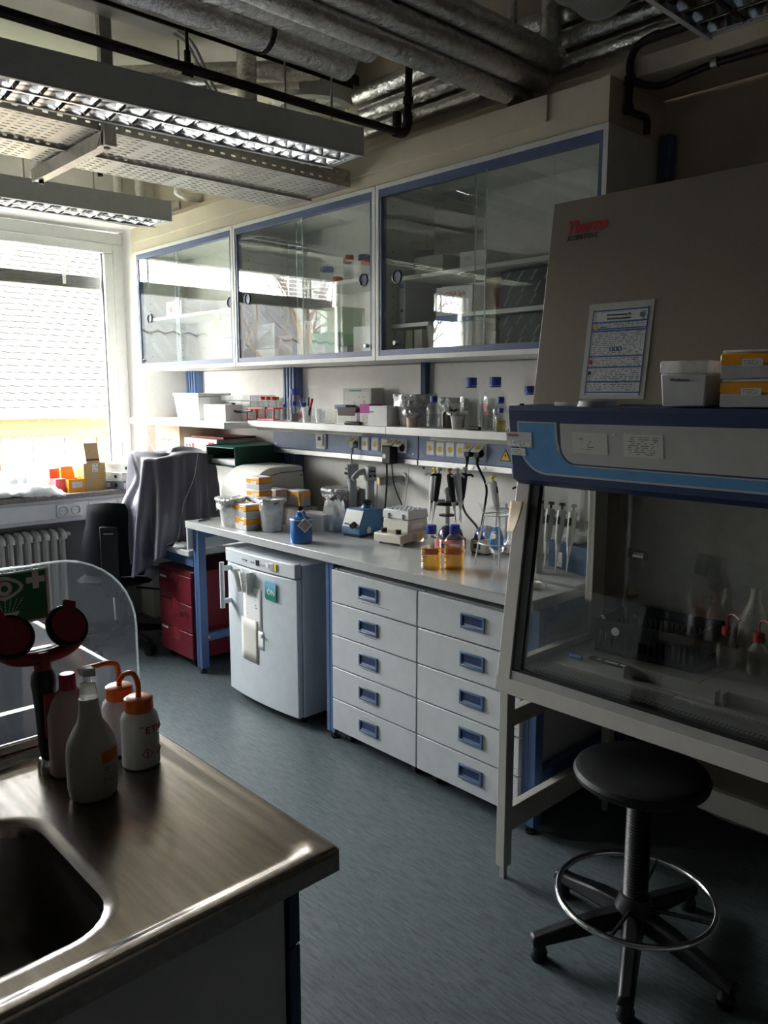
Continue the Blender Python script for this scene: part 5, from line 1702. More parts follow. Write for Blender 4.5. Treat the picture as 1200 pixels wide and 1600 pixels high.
# ================================================================ STOOL
st = thing('lab_stool', 'black round topped stool with a chrome foot ring before the safety cabinet', 'stool', (1.99, 1.045, 0.0))
obj('seat', MB().lathe([(0.05, 0.522), (0.170, 0.522), (0.185, 0.532), (0.189, 0.546), (0.183, 0.558), (0.17, 0.565), (0.08, 0.561), (0.001, 0.560)], n=56), blackvinyl, st)
obj('seat_plate', MB().lathe([(0.06, 0.503), (0.10, 0.512), (0.10, 0.522)], n=32), black, st)
bel = []
for i in range(70):
    z = 0.17 + i * 0.0048
    bel.append((0.036 if i % 2 else 0.0315, z))
obj('bellows_column', MB().lathe(bel, n=28), black, st, ang=10)
obj('hub', MB().lathe([(0.05, 0.075), (0.06, 0.09), (0.058, 0.13), (0.042, 0.17), (0.032, 0.175)], n=24), black, st)
rg = MB()
rr = 0.222
rg.tube([(rr * math.cos(2 * PI * i / 64), rr * math.sin(2 * PI * i / 64), 0.165) for i in range(65)], 0.0095, 12, cap=False)
obj('foot_ring', rg, chrome, st)
for k in range(4):
    a = rad(12 + 90 * k)
    obj('ring_strut', MB().tube([(0.04 * math.cos(a), 0.04 * math.sin(a), 0.14), (0.217 * math.cos(a), 0.217 * math.sin(a), 0.165)], 0.006, 6), black, st)
ends = [(1.735, 1.215), (2.045, 1.315), (2.245, 1.02), (1.965, 0.775), (1.70, 0.905)]
for (ex, ey) in ends:
    a = math.atan2(ey - 1.045, ex - 1.99)
    R_ = 0.315
    d = Vector((math.cos(a), math.sin(a), 0))
    p = Vector((-d.y, d.x, 0))
    vs = []
    for q, w, zt, zb in ((0.03, 0.034, 0.135, 0.085), (0.12, 0.030, 0.125, 0.075), (0.22, 0.026, 0.10, 0.06), (R_, 0.024, 0.078, 0.048)):
        c = d * q
        vs += [c + p * w + Vector((0, 0, zb)), c - p * w + Vector((0, 0, zb)), c - p * w * 0.72 + Vector((0, 0, zt)), c + p * w * 0.72 + Vector((0, 0, zt))]
    fs = []
    for j in range(3):
        for i in range(4):
            fs.append((4 * j + i, 4 * j + (i + 1) % 4, 4 * j + 4 + (i + 1) % 4, 4 * j + 4 + i))
    fs += [(3, 2, 1, 0), (12, 13, 14, 15)]
    l = obj('base_leg', MB().add(vs, fs), black, st, bevel=0.008)
    g = MB()
    g.lathe([(0.022, 0.0), (0.025, 0.008), (0.023, 0.016), (0.025, 0.024), (0.020, 0.036), (0.018, 0.055)], d * 0.29, 20)
    obj('glide', g, black, l)

# ================================================================ SINK UNIT
sk_t = thing('sink_unit', 'white sink cabinet with a stainless steel top in the foreground', 'sink', (0.2, 1.25, 0.0))
X1, Yf, Yb, zt = 0.755, 0.905, 1.62, 0.90
bx0, bx1, by0, by1 = -0.22, 0.432, 1.0, 1.375
top = MB()
# flat deck around a rounded bowl opening, raised rim all round


def rr_pts(x0, x1, y0, y1, r, n=6):
    out = []
    for cx, cy, a0 in ((x1 - r, y1 - r, 0), (x0 + r, y1 - r, 90), (x0 + r, y0 + r, 180), (x1 - r, y0 + r, 270)):
        for i in range(n + 1):
            a = rad(a0 + 90 * i / n)
            out.append((cx + r * math.cos(a), cy + r * math.sin(a)))
    return out


N = 28
XL = -0.9
loops = []


def loop(x0, x1, y0, y1, r, z):
    loops.append([(px, py, z) for px, py in rr_pts(x0, x1, y0, y1, r)])


loop(XL, X1, Yf, Yb, 0.004, zt - 0.040)
loop(XL, X1, Yf, Yb, 0.004, zt - 0.012)
loop(XL, X1, Yf, Yb, 0.004, zt - 0.004)
loop(XL + 0.003, X1 - 0.003, Yf + 0.003, Yb - 0.003, 0.006, zt)
loop(XL + 0.009, X1 - 0.009, Yf + 0.009, Yb - 0.009, 0.012, zt)
loop(XL + 0.02, X1 - 0.02, Yf + 0.02, Yb - 0.02, 0.025, zt)
loop(XL + 0.028, X1 - 0.028, Yf + 0.028, Yb - 0.028, 0.035, zt - 0.003)
loop(XL + 0.038, X1 - 0.038, Yf + 0.036, Yb - 0.036, 0.04, zt - 0.010)
loop(XL + 0.05, X1 - 0.05, Yf + 0.046, Yb - 0.046, 0.04, zt - 0.011)
loop(XL + 0.056, X1 - 0.056, Yf + 0.052, Yb - 0.052, 0.04, zt - 0.0112)
loop(bx0 - 0.022, bx1 + 0.022, by0 - 0.022, by1 + 0.022, 0.092, zt - 0.0118)
loop(bx0 - 0.014, bx1 + 0.014, by0 - 0.014, by1 + 0.014, 0.086, zt - 0.012)
loop(bx0, bx1, by0, by1, 0.075, zt - 0.018)
loop(bx0 + 0.004, bx1 - 0.004, by0 + 0.004, by1 - 0.004, 0.072, zt - 0.035)
loop(bx0 + 0.012, bx1 - 0.012, by0 + 0.012, by1 - 0.012, 0.07, zt - 0.17)
loop(bx0 + 0.04, bx1 - 0.04, by0 + 0.04, by1 - 0.04, 0.06, zt - 0.20)
vs = [p for l in loops for p in l]
fs = []
for j in range(len(loops) - 1):
    for i in range(N):
        fs.append((j * N + i, j * N + (i + 1) % N, (j + 1) * N + (i + 1) % N, (j + 1) * N + i))
fs.append(tuple(range((len(loops) - 1) * N, len(loops) * N)))
top.add(vs, fs)
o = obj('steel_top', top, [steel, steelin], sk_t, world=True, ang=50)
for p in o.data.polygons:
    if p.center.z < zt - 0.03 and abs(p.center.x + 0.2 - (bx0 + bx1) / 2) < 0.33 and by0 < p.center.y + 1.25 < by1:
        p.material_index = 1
obj('drain', MB().lathe([(0.045, 0), (0.043, 0.004), (0.03, 0.002), (0.001, 0.001)], (0.10, 1.19, zt - 0.2005), 24), chrome, sk_t, world=True)
obj('splash_edge', MB().box(XL, X1 - 0.005, Yb - 0.012, Yb, zt, zt + 0.022), steel, sk_t, world=True, bevel=0.004)
cb = MB()
cb.box(XL + 0.03, X1 - 0.06, Yf + 0.035, Yb - 0.03, 0.10, 0.858)
obj('cabinet_body', MB().box(XL + 0.03, X1 - 0.045, Yf + 0.075, Yb - 0.03, 0.10, 0.66), bench_white, sk_t, world=True)
fp = obj('front_door', MB().box(0.15, X1 - 0.075, Yf + 0.05, Yf + 0.07, 0.11, 0.858), bench_white, sk_t, world=True, bevel=0.002)
obj('front_door', MB().box(XL + 0.04, 0.146, Yf + 0.05, Yf + 0.07, 0.11, 0.858), bench_white, sk_t, world=True, bevel=0.002)
for (a, b) in ((0.735, 0.86), (0.11, 0.73)):
    obj('corner_profile', MB().box(X1 - 0.072, X1 - 0.05, Yf + 0.043, Yf + 0.09, a, b), dark_blue, sk_t, world=True, bevel=0.002)
obj('side_board', MB().box(X1 - 0.05, X1 - 0.042, Yf + 0.09, Yb - 0.03, 0.10, 0.858), bench_white, sk_t, world=True)
obj('plinth', MB().box(XL + 0.05, X1 - 0.08, Yf + 0.09, Yb - 0.04, 0.0, 0.10), black, sk_t, world=True)
bpnl = thing('counter_board', 'white partition with a dark blue base board behind the splash screen', 'partition', (0.15, 2.0, 0.0))
obj('white_board', MB().box(0.738, 0.754, 1.70, 2.60, 0.0, 1.0), bench_white, bpnl, world=True, bevel=0.003)
obj('back_board', MB().box(-0.9, 0.737, 2.0, 2.02, 0.0, 0.98), bench_white, bpnl, world=True)
obj('base_board', MB().box(-0.9, 0.592, 1.71, 1.73, 0.0, 0.944), dark_blue, bpnl, world=True)

# acrylic screen with the eye wash sign
sc = thing('splash_screen', 'clear dusty acrylic splash screen with a rounded corner behind the sink', 'screen', (0.2, 1.60, 0.922))
pts = [(0.758, 0.923)] + [(0.758, 1.00)] + [(0.758 - 0.165 + 0.165 * math.cos(rad(a)), 1.115 + 0.165 * math.sin(rad(a))) for a in range(0, 91, 9)] + [(-0.6, 1.285), (-0.6, 0.923)]
obj('acrylic_sheet', MB().prism(pts, 1.598, 1.602, 'y'), acrylic, sc, world=True, smooth=False)
obj('cut_edge', MB().tube([(p[0], 1.60, p[1]) for p in pts[:-1]], 0.0024, 6), edgeglow, sc, world=True)
sg = thing('eye_wash_sign', 'green eye wash sign with a white eye, shower head and cross', 'sign', (0.44, 1.597, 1.17))
obj('sign_border', MB().box(-0.14, 0.136, -0.001, 0.0, -0.003, 0.103), upvc, sg)
obj('sign_field', MB().box(-0.136, 0.130, -0.0016, -0.001, 0.001, 0.099), green, sg)


def sign_shape(name, pts, m=None, l=0.0022):
    return obj(name, MB().prism(pts, -l, -l + 0.0007, 'y'), m or whiteprint, sg, smooth=False)


ex, ez = 0.050, 0.073
eye = [(ex + 0.036 * math.cos(rad(a)), ez + 0.0245 * math.sin(rad(a)) * (1 - 0.35 * abs(math.cos(rad(a))))) for a in range(0, 360, 12)]
sign_shape('eye_white', eye)
sign_shape('eye_ring', [(ex + 0.0285 * math.cos(rad(a)), ez + 0.0165 * math.sin(rad(a)) * (1 - 0.3 * abs(math.cos(rad(a))))) for a in range(0, 360, 12)], green, 0.0029)
sign_shape('iris', [(ex + 0.0145 * math.cos(rad(a)), ez + 0.0145 * math.sin(rad(a))) for a in range(0, 360, 15)], None, 0.0036)
sign_shape('pupil', [(ex + 0.0065 * math.cos(rad(a)), ez + 0.0065 * math.sin(rad(a))) for a in range(0, 360, 20)], green, 0.0043)
cx_, cz_ = 0.110, 0.082
a_, b_ = 0.006, 0.018
sign_shape('cross', [(cx_ - a_, cz_ - b_), (cx_ + a_, cz_ - b_), (cx_ + a_, cz_ - a_), (cx_ + b_, cz_ - a_), (cx_ + b_, cz_ + a_), (cx_ + a_, cz_ + a_), (cx_ + a_, cz_ + b_), (cx_ - a_, cz_ + b_), (cx_ - a_, cz_ + a_), (cx_ - b_, cz_ + a_), (cx_ - b_, cz_ - a_), (cx_ - a_, cz_ - a_)])
sign_shape('shower_head', [(ex - 0.026, 0.024), (ex + 0.026, 0.024), (ex + 0.022, 0.017), (ex + 0.007, 0.013), (ex + 0.007, 0.001), (ex - 0.007, 0.001), (ex - 0.007, 0.013), (ex - 0.022, 0.017)])
dots = MB()
for j in range(6):
    w = 0.019 + j * 0.0028
    for i in range(7):
        dots.M = Matrix.Translation((ex - w + 2 * w * i / 6, -0.0022, 0.0275 + j * 0.0042))
        dots.cyl((0, 0, 0), (0, 0.0006, 0), 0.0013, n=8)
dots.M = None
obj('water_drops', dots, whiteprint, sg, smooth=False)['kind'] = 'stuff'

# eye wash shower: handle, yoke and two capped heads
ew = thing('eye_wash_shower', 'black and red double headed eye wash shower standing at the sink', 'eye wash', (0.522, 1.508, 0.889))
obj('base_cup', MB().lathe([(0.021, 0), (0.021, 0.012), (0.017, 0.028), (0.014, 0.03)], n=24), chrome, ew)
obj('grip', MB().lathe([(0.013, 0.028), (0.0165, 0.05), (0.0185, 0.12), (0.0215, 0.165), (0.0235, 0.18), (0.022, 0.195), (0.0165, 0.207)], n=22), black, ew)
obj('grip_lever', MB().box(-0.009, 0.009, -0.028, -0.015, 0.075, 0.165), darkred, ew, bevel=0.003)
yk = MB()
yk.lathe([(0.016, 0.195), (0.016, 0.232), (0.012, 0.242)], n=20)
yk.tube(spline([(-0.075, 0, 0.255), (-0.045, 0, 0.236), (0, 0, 0.23), (0.045, 0, 0.236), (0.075, 0, 0.255)], 5), 0.0135, 12)
obj('yoke', yk, darkred, ew)
for s in (-1, 1):
    hd = MB()
    M_ = Matrix.Translation((0.052 * s - 0.005, -0.008, 0.283)) @ Matrix.Rotation(rad(20 * s), 4, 'Y') @ Matrix.Rotation(rad(58), 4, 'X')
    hd.M = M_
    hd.lathe([(0.015, -0.03), (0.03, -0.012), (0.0405, -0.004), (0.0425, 0.004), (0.0405, 0.009), (0.034, 0.010)], n=36)
    h_ = obj('spray_head', hd, black, ew)
    cp = MB()
    cp.M = M_
    cp.lathe([(0.0345, 0.008), (0.034, 0.0125), (0.001, 0.014)], n=36)
    cp.box(-0.011, 0.011, 0.026, 0.05, 0.004, 0.0125)
    obj('dust_cap', cp, darkred, h_)

# bottles on the steel top
sb = thing('spray_bottle', 'cloudy spray bottle with a white trigger nozzle and an orange label', 'bottle', (0.548, 1.362, 0.889))


def oval(prof, sx, sy, n=36):
    m = MB()
    vs, fs = [], []
    for r, z in prof:
        for i in range(n):
            a = 2 * PI * i / n
            vs.append((r * sx * math.cos(a), r * sy * math.sin(a), z))
    for j in range(len(prof) - 1):
        for i in range(n):
            fs.append((j * n + i, j * n + (i + 1) % n, (j + 1) * n + (i + 1) % n, (j + 1) * n + i))
    fs += [tuple(range(n - 1, -1, -1)), tuple(range((len(prof) - 1) * n, len(prof) * n))]
    return m.add(vs, fs)


spb = mat('cloudy_polyethylene', (0.55, 0.53, 0.45), 0.4, na=0.04, sss=0.35)
obj('bottle_body', oval([(0.036, 0), (0.0405, 0.006), (0.0425, 0.03), (0.0425, 0.085), (0.040, 0.105), (0.031, 0.125), (0.0215, 0.142), (0.0175, 0.162), (0.0165, 0.185)], 1.06, 0.92), spb, sb)
obj('trigger_head', MB().hexa([(-0.014, -0.012, 0.183), (0.016, -0.012, 0.183), (0.016, 0.012, 0.183), (-0.014, 0.012, 0.183)], [(-0.012, -0.009, 0.215), (0.012, -0.009, 0.215), (0.012, 0.009, 0.215), (-0.012, 0.009, 0.215)]).box(-0.006, 0.004, -0.009, 0.009, 0.213, 0.232), clear('pale_trigger_plastic', (0.8, 0.8, 0.75), 1.45, 0.40, (0.75, 0.73, 0.66), 0.15), sb, bevel=0.004)
obj('nozzle_cap', MB().hexa([(-0.012, -0.010, 0.228), (0.013, -0.010, 0.224), (0.013, 0.010, 0.224), (-0.012, 0.010, 0.228)], [(-0.014, -0.011, 0.243), (0.012, -0.011, 0.241), (0.012, 0.011, 0.241), (-0.014, 0.011, 0.243)]), upvc, sb, bevel=0.003)


def wrap(r, sx, sy, a0, a1, z0, z1, off=0.0006):
    return MB().sheet(lambda u, v: ((r + off) * sx * math.cos(a0 + (a1 - a0) * u), (r + off) * sy * math.sin(a0 + (a1 - a0) * u), z0 + (z1 - z0) * v), 12, 1)


pr_lab = printed('bottle_label_print', (0.50, 0.49, 0.43), (0.06, 0.06, 0.06), u='X', lines=12, words=7, cover=0.5, margin=0.04)
obj('warning_label', wrap(0.0425, 1.06, 0.92, rad(-88), rad(-22), 0.070, 0.092), orange, sb)
obj('text_label', wrap(0.0425, 1.06, 0.92, rad(-86), rad(-22), 0.028, 0.069), pr_lab, sb)
obj('embossed_text', wrap(0.0425, 1.06, 0.92, rad(-190), rad(-142), 0.022, 0.078), printed('embossed_print', (0.55, 0.53, 0.45), (0.2, 0.19, 0.16), u='X', lines=10, words=5, cover=0.4, margin=0.02), sb)


def wash(label, loc, rotz, sp, h=0.115, r=0.035):
    t = thing('wash_bottle', label, 'wash bottle', loc, rotz, 'orange capped wash bottles')
    pe = mat('wash_bottle_plastic', (0.78, 0.78, 0.80), 0.35, na=0.03, sss=0.3) if 'wash_bottle_plastic' not in MATS else MATS['wash_bottle_plastic']
    obj('bottle_body', MB().lathe([(r - 0.004, 0), (r, 0.004), (r, h * 0.80), (r - 0.003, h * 0.89), (r - 0.011, h * 0.96), (r - 0.012, h)], n=36), pe, t)
    obj('screw_cap', MB().lathe([(r - 0.0095, h - 0.006), (r - 0.0085, h), (r - 0.009, h + 0.019), (r - 0.012, h + 0.021), (0.001, h + 0.021)], n=40), orange, t)
    obj('spout', MB().tube(spline([Vector((0, 0, h + 0.018))] + [Vector((x, y, h + z)) for x, y, z in sp], 5), 0.0052, 10, radii=None), orange, t)
    return t


w1 = wash('front orange capped wash bottle with red ethanol lettering and hazard labels', (0.668, 1.415, 0.889), 0, ((0, 0, 0.05), (-0.004, 0.012, 0.066), (-0.012, 0.03, 0.062), (-0.017, 0.042, 0.048)), 0.118, 0.0365)
obj('text_patch', MB().sheet(lambda u, v: (0.0369 * math.cos(rad(-150 + 95 * u)), 0.0369 * math.sin(rad(-150 + 95 * u)), 0.03 + 0.062 * v), 12, 1), printed('wash_bottle_print', (0.74, 0.74, 0.76), (0.3, 0.08, 0.1), u='X', lines=9, words=4, cover=0.35, margin=0.02), w1)


def curved_text(body, size, r, a_start, z, m, parent, dirn=1, name='lettering', bold=0.0):
    """letters set one by one round a bottle of radius r"""
    a = a_start
    for chh in body:
        ang_ = a
        n = Vector((math.cos(ang_), math.sin(ang_), 0))
        xax = Vector((-n.y, n.x, 0))
        R3 = Matrix((xax, Vector((0, 0, 1)), n)).transposed()
        text(chh, size, n * (r + 0.0006) + Vector((0, 0, z)), m, parent, rotm=R3, name=name, bold=bold)
        a += size * (0.66 if chh not in 'I1' else 0.4) / r


curved_text('ETHANOL', 0.0185, 0.0366, rad(-100), 0.075, redprint, w1, bold=0.0006)


def ghs(parent, r, a, z, s, sym, name='hazard_diamond'):
    n = Vector((math.cos(a), math.sin(a), 0))
    x = Vector((-n.y, n.x, 0))
    c = n * (r + 0.0009) + Vector((0, 0, z))
    Z = Vector((0, 0, 1))
    f = lambda k, o: [c + n * o + q * k for q in (x * s, Z * s, -x * s, -Z * s)]
    d = obj(name, MB().add(f(1, 0), [(0, 1, 2, 3)]), redprint, parent, smooth=False)
    obj('diamond_field', MB().add(f(0.78, 0.0004), [(0, 1, 2, 3)]), whiteprint, d, smooth=False)
    R3 = Matrix((x, Z, n)).transposed()
    text(sym, s * 1.25, c + n * 0.0008 - Z * s * 0.44, blackprint, d, rotm=R3, align='CENTER', name='symbol', bold=0.0006)


ghs(w1, 0.0366, rad(-96), 0.034, 0.0115, '!')
ghs(w1, 0.0366, rad(-52), 0.034, 0.0115, 'x')
w2 = wash('rear orange capped wash bottle with a long bent spout', (0.668, 1.50, 0.889), 0, ((0, 0, 0.052), (-0.004, 0, 0.066), (-0.02, 0.0, 0.073), (-0.05, -0.005, 0.075), (-0.085, -0.01, 0.076)), 0.118, 0.0365)
pk = thing('pump_bottle', 'pinkish bottle with a crimson cap behind the spray bottle', 'bottle', (0.556, 1.478, 0.889))
obj('bottle_body', oval([(0.034, 0), (0.038, 0.006), (0.038, 0.12), (0.030, 0.15), (0.016, 0.168), (0.014, 0.172)], 1.1, 0.85), mat('pinkish_plastic', (0.50, 0.37, 0.35), 0.4, na=0.04, sss=0.2), pk)
obj('screw_cap', MB().lathe([(0.016, 0.168), (0.0155, 0.195), (0.013, 0.198), (0.001, 0.198)], n=24), mat('crimson_plastic', (0.35, 0.01, 0.05), 0.35, na=0.04), pk)
obj('scale_marks', MB().box(0.012, 0.022, -0.0345, -0.033, 0.085, 0.087).box(0.012, 0.024, -0.0345, -0.033, 0.092, 0.094).box(0.012, 0.026, -0.0345, -0.033, 0.099, 0.101).box(0.012, 0.022, -0.0345, -0.033, 0.106, 0.108).box(0.012, 0.026, -0.0345, -0.033, 0.113, 0.115), blackprint, pk)['kind'] = 'stuff'
one('wash_bottle', MB().lathe([(0.032, 0), (0.036, 0.01), (0.036, 0.14), (0.018, 0.19), (0.015, 0.22), (0.021, 0.225), (0.021, 0.25), (0.008, 0.257)], n=32), spb, 'pale squeeze bottle cut by the photo edge at the sink', 'bottle', loc=(0.385, 1.505, 0.889))

# ================================================================ THINGS ON BENCH, SHELF, SILL
BT = 0.9          # bench top
ST = 1.455        # wall shelf


def screw_bottle(label, loc, r, h, liquid=None, level=0.5, group=None, marks=None, capm=None, name='screw_cap_bottle', cat='bottle'):
    t = thing(name, label, cat, loc, rnd.uniform(-.3, .3), group)
    nk = r * 0.42
    hs, hn = h * 0.62, h * 0.80
    prof = [(r * 0.86, 0), (r * 0.97, r * 0.06), (r, r * 0.15), (r, hs), (r * 0.95, hs + (hn - hs) * 0.25), (r * 0.72, hs + (hn - hs) * 0.62), (nk * 1.02, hn), (nk, hn + 0.01), (nk, h * 0.9)]
    obj('glass_body', MB().lathe(prof, n=32, cap1=False), bottleglass, t)
    if liquid:
        q = r * 0.95
        lp = [(q * 0.85, r * 0.07), (q, r * 0.18)]
        z = h * level
        if z <= hs:
            lp += [(q, z), (0.0005, z)]
        else:
            f = (z - hs) / (hn - hs)
            lp += [(q, hs), (q + (nk - q) * f, z), (0.0005, z)]
        obj('liquid', MB().lathe(lp, n=32), liquid, t)
    cp = MB()
    n = 36
    cr_ = nk * 1.18
    prof = [(cr_, h * 0.845), (cr_, h * 0.985), (cr_ * 0.94, h), (0.0005, h)]
    cp.lathe(prof, n=n)
    for i, v in enumerate(cp.v[:2 * n]):
        if i % 2:
            v.x *= 0.955
            v.y *= 0.955
    obj('screw_cap', cp, capm or bluecap, t, ang=15)
    obj('pour_ring', MB().lathe([(nk * 1.05, h * 0.805), (nk * 1.16, h * 0.815), (nk * 1.16, h * 0.835), (nk * 1.05, h * 0.84)], n=28), capm or bluecap, t)
    if marks:
        m = MB()
        a0, z0, rows, mm = marks
        rr_ = random.Random(int(r * 1e5))
        for k in range(rows):
            L_ = rr_.uniform(.5, 1.0)
            zz = h * z0 + k * h * 0.045
            m.sheet(lambda u, v: ((r + 0.0007) * math.cos(a0 + u * L_ * 0.8), (r + 0.0007) * math.sin(a0 + u * L_ * 0.8), zz + v * h * 0.014), 4, 1)
        obj('printed_marks', m, mm, t)['kind'] = 'stuff'
    return t


def crumple(prof, n, amp, seed, c=(0, 0, 0), jag=0.0):
    m = MB()
    vs, fs = [], []
    r_ = random.Random(seed)
    for j, (r, z) in enumerate(prof):
        for i in range(n):
            a = 2 * PI * i / n
            d = 1.35 * amp * (noise.noise(Vector((math.cos(a) * 3 + seed, math.sin(a) * 3, z * 30))) + 0.8 * noise.noise(Vector((math.cos(a) * 8 + seed, math.sin(a) * 8, z * 70)))) * (1 if r > 0.01 else 0)
            dz = jag * noise.noise(Vector((math.cos(a) * 4 + seed * 2, math.sin(a) * 4, 5))) if j == 0 else 0
            vs.append((c[0] + (r + d) * math.cos(a), c[1] + (r + d) * math.sin(a), c[2] + z + dz + d * 0.5))
    k = len(prof)
    for j in range(k - 1):
        for i in range(n):
            fs.append((j * n + i, j * n + (i + 1) % n, (j + 1) * n + (i + 1) % n, (j + 1) * n + i))
    fs.append(tuple(range((k - 1) * n, k * n)))
    return m.add(vs, fs)


def foil_cup(label, loc, r0, r1, h, seed, drop=0.03, cupm=None, content=None, flat=True, group='foil covered beakers'):
    t = thing('foil_covered_beaker', label, 'beaker', loc, 0, group)
    obj('beaker', MB().lathe([(r0 * 0.96, 0), (r0, 0.004), (r1, h), (r1 - 0.0015, h), (r0 - 0.0015, 0.006)], n=36, cap1=False), cupm or milky, t)
    if content:
        cm_ = crumple([(r0 * 0.93, 0.006), (r0 + (r1 - r0) * .4 - 0.004, h * 0.4), (r0 * .8, h * 0.62), (0.01, h * 0.66)], 20, 0.004, seed + 9)
        obj('contents', cm_, content, t)
    R_ = r1 + 0.003
    if flat:
        prof = [(R_ + 0.006, h - drop), (R_ + 0.004, h - drop * 0.5), (R_ + 0.012, h - 0.006), (R_ + 0.006, h + 0.003), (R_ * 0.8, h + 0.002), (R_ * 0.4, h - 0.002), (0.002, h)]
    else:
        prof = [(R_ * 1.02, h - drop), (R_ + 0.012, h - drop * 0.6), (R_ + 0.016, h - drop * 0.2), (R_ + 0.006, h + 0.010), (R_ * 0.7, h + 0.014), (0.002, h + 0.012)]
    f = crumple(prof, 48, 0.007, seed, jag=drop * 0.7)
    obj('foil_cover', f, kfoil, t, ang=12)
    return t


def carton(label, loc, size, rotz, m, cat='carton', group=None, flap=None, print_m=None, tape=None, name='carton', lid=True):
    """closed box: body, lid with a visible seam, optional printed front and tape"""
    w, d, h = size                      # w along local y, d along local x
    t = thing(name, label, cat, loc, rotz, group)
    obj('box_body', MB().box(-d / 2, d / 2, -w / 2, w / 2, 0, h - 0.002 if lid else h), m, t, bevel=0.0015)
    if lid:
        l = MB()
        l.box(-d / 2 + 0.0005, d / 2 - 0.0005, -w / 2 + 0.0005, w / 2 - 0.0005, h - 0.002, h)
        obj('top_flap', l, m, t)
    if print_m:
        obj('printed_front', MB().box(-d / 2 - 0.0006, -d / 2, -w * 0.44, w * 0.44, h * 0.08, h * 0.9), print_m, t)
    if tape:
        obj('tape_strip', MB().box(-d / 2 - 0.0008, d / 2 + 0.0008, -0.012, 0.012, h, h + 0.0006), tape, t)
    return t


# --- bench, from the window end
foil_cup('foil topped translucent beaker at the bench corner beside the tip boxes', (2.31, 3.665, BT), 0.052, 0.068, 0.155, 2, 0.055)
foil_cup('foil topped beaker with clear chips inside, beside the blue gas tin', (2.385, 3.395, BT), 0.052, 0.068, 0.168, 5, 0.02, content=mat('clear_chips', (0.70, 0.72, 0.74), 0.3, na=0.15, ns=60))
for i, (x, y, z, l) in enumerate(((2.325, 3.53, 0, 'lower tip box of the front bench stack'), (2.325, 3.532, 0.068, 'upper tip box of the front bench stack'), (2.425, 3.515, 0, 'lowest tip box of the tall stack behind'), (2.427, 3.513, 0.068, 'second tip box of the tall stack behind'),
                                  (2.425, 3.56, 0.136, 'third tip box of the tall stack'), (2.425, 3.562, 0.204, 'topmost tip box of the tall stack'))):
    tip_box(l, (x, y, BT + z), rad(-4 + i), 0.122, 0.084)
tip_box('tip box with a pinkish lid beside the tall orange stack', (2.56, 3.60, BT + 0.07), rad(3), 0.12, 0.09, 0.085, lidm=mat('pinkish_lid', (0.62, 0.42, 0.40), 0.35, na=0.04))
carton('grey carton under the pinkish tip box', (2.57, 3.60, BT), (0.13, 0.11, 0.068), rad(2), carton_g)
tip_box('single orange banded tip box before the pale instrument', (2.64, 3.505, BT + 0.10), rad(4), 0.12, 0.085, 0.05)
carton('low dark topped carton under the single tip box', (2.62, 3.47, BT), (0.16, 0.13, 0.098), rad(5), mat('dark_white_carton', (0.42, 0.42, 0.41), 0.6, na=0.04), print_m=pr_box)
carton('white glove carton behind the blue gas tin', (2.60, 3.30, BT), (0.20, 0.10, 0.085), rad(10), carton_w, print_m=printed('glove_box_print', (0.68, 0.68, 0.68), (0.2, 0.2, 0.22), lines=7, words=5, cover=0.35))


def bag(label, loc, size, seed, m=None, inner=None, rotz=0.0):
    w, d, h = size
    t = thing('plastic_bag', label, 'bag', loc, rotz)

    def f(u, v):
        a = 2 * PI * u
        q = (1 - v) ** 0.5 if v > 0.75 else 1.0
        rr_ = (0.5 * (1 - 0.55 * max(0, v - .35) ** 1.2)) * (1 + 0.16 * noise.noise(Vector((math.cos(a) * 2.5 + seed, math.sin(a) * 2.5, v * 5))) + 0.07 * noise.noise(Vector((math.cos(a) * 7, math.sin(a) * 7 + seed, v * 12))))
        return (d * rr_ * math.cos(a), w * rr_ * math.sin(a), h * v * (1 + 0.05 * math.sin(5 * a)))
    b = MB().sheet(f, 36, 14)
    obj('film', b, m or film, t, ang=25)
    if inner:
        obj('contents', MB().box(-d * .3, d * .3, -w * .34, w * .34, 0.002, h * 0.4), inner, t, bevel=0.01)
    return t


bag('clear bag of white items behind the gas tin', (2.66, 3.215, BT), (0.15, 0.12, 0.15), 3, milky, carton_w)
one('blue_strip', MB().box(-0.05, 0.05, -0.008, 0.008, 0, 0.014), bluecap, 'blue plastic strip lying under the clear bag on the bench', 'strip', loc=(2.70, 3.13, BT), rotz=rad(50), bevel=0.002)
fb = foil_cup('wide foil covered box at the back of the bench', (2.835, 3.37, BT), 0.085, 0.095, 0.19, 8, 0.05, cupm=mat('brownish_translucent', (0.42, 0.37, 0.32), 0.4, na=0.06))
# gas burner tin
gb = thing('gas_burner', 'blue gas cartridge burner with a brass head and hazard tag on the bench edge', 'burner', (2.30, 3.03, BT))
obj('gas_tin', MB().lathe([(0.050, 0), (0.053, 0.004), (0.053, 0.112), (0.050, 0.12), (0.030, 0.126), (0.024, 0.132), (0.022, 0.150), (0.015, 0.153)], n=40), bluetin, gb)
obj('tin_rim', MB().lathe([(0.0535, 0.111), (0.0548, 0.114), (0.0535, 0.117)], n=40), alu, gb)
vb = MB().cyl((0, 0, 0.15), (0, 0, 0.172), 0.012, n=16).cyl((0, 0, 0.168), (-0.03, -0.035, 0.172), 0.008, n=12)
obj('valve_block', vb, chrome, gb)
obj('valve_knob', MB().cyl((-0.022, -0.030, 0.171), (-0.036, -0.046, 0.173), 0.012, n=14), black, gb)
obj('burner_tube', MB().cyl((0, 0, 0.17), (0, 0, 0.215), 0.0075, n=14).cyl((0, 0, 0.198), (0, 0, 0.24), 0.0125, 0.014, n=18).cyl((0, 0, 0.185), (0, 0, 0.198), 0.010, n=6), brass, gb)
s = 0.036
tg = Matrix.Translation((-0.020, -0.056, 0.092)) @ Matrix.Rotation(rad(62), 4, 'Z')
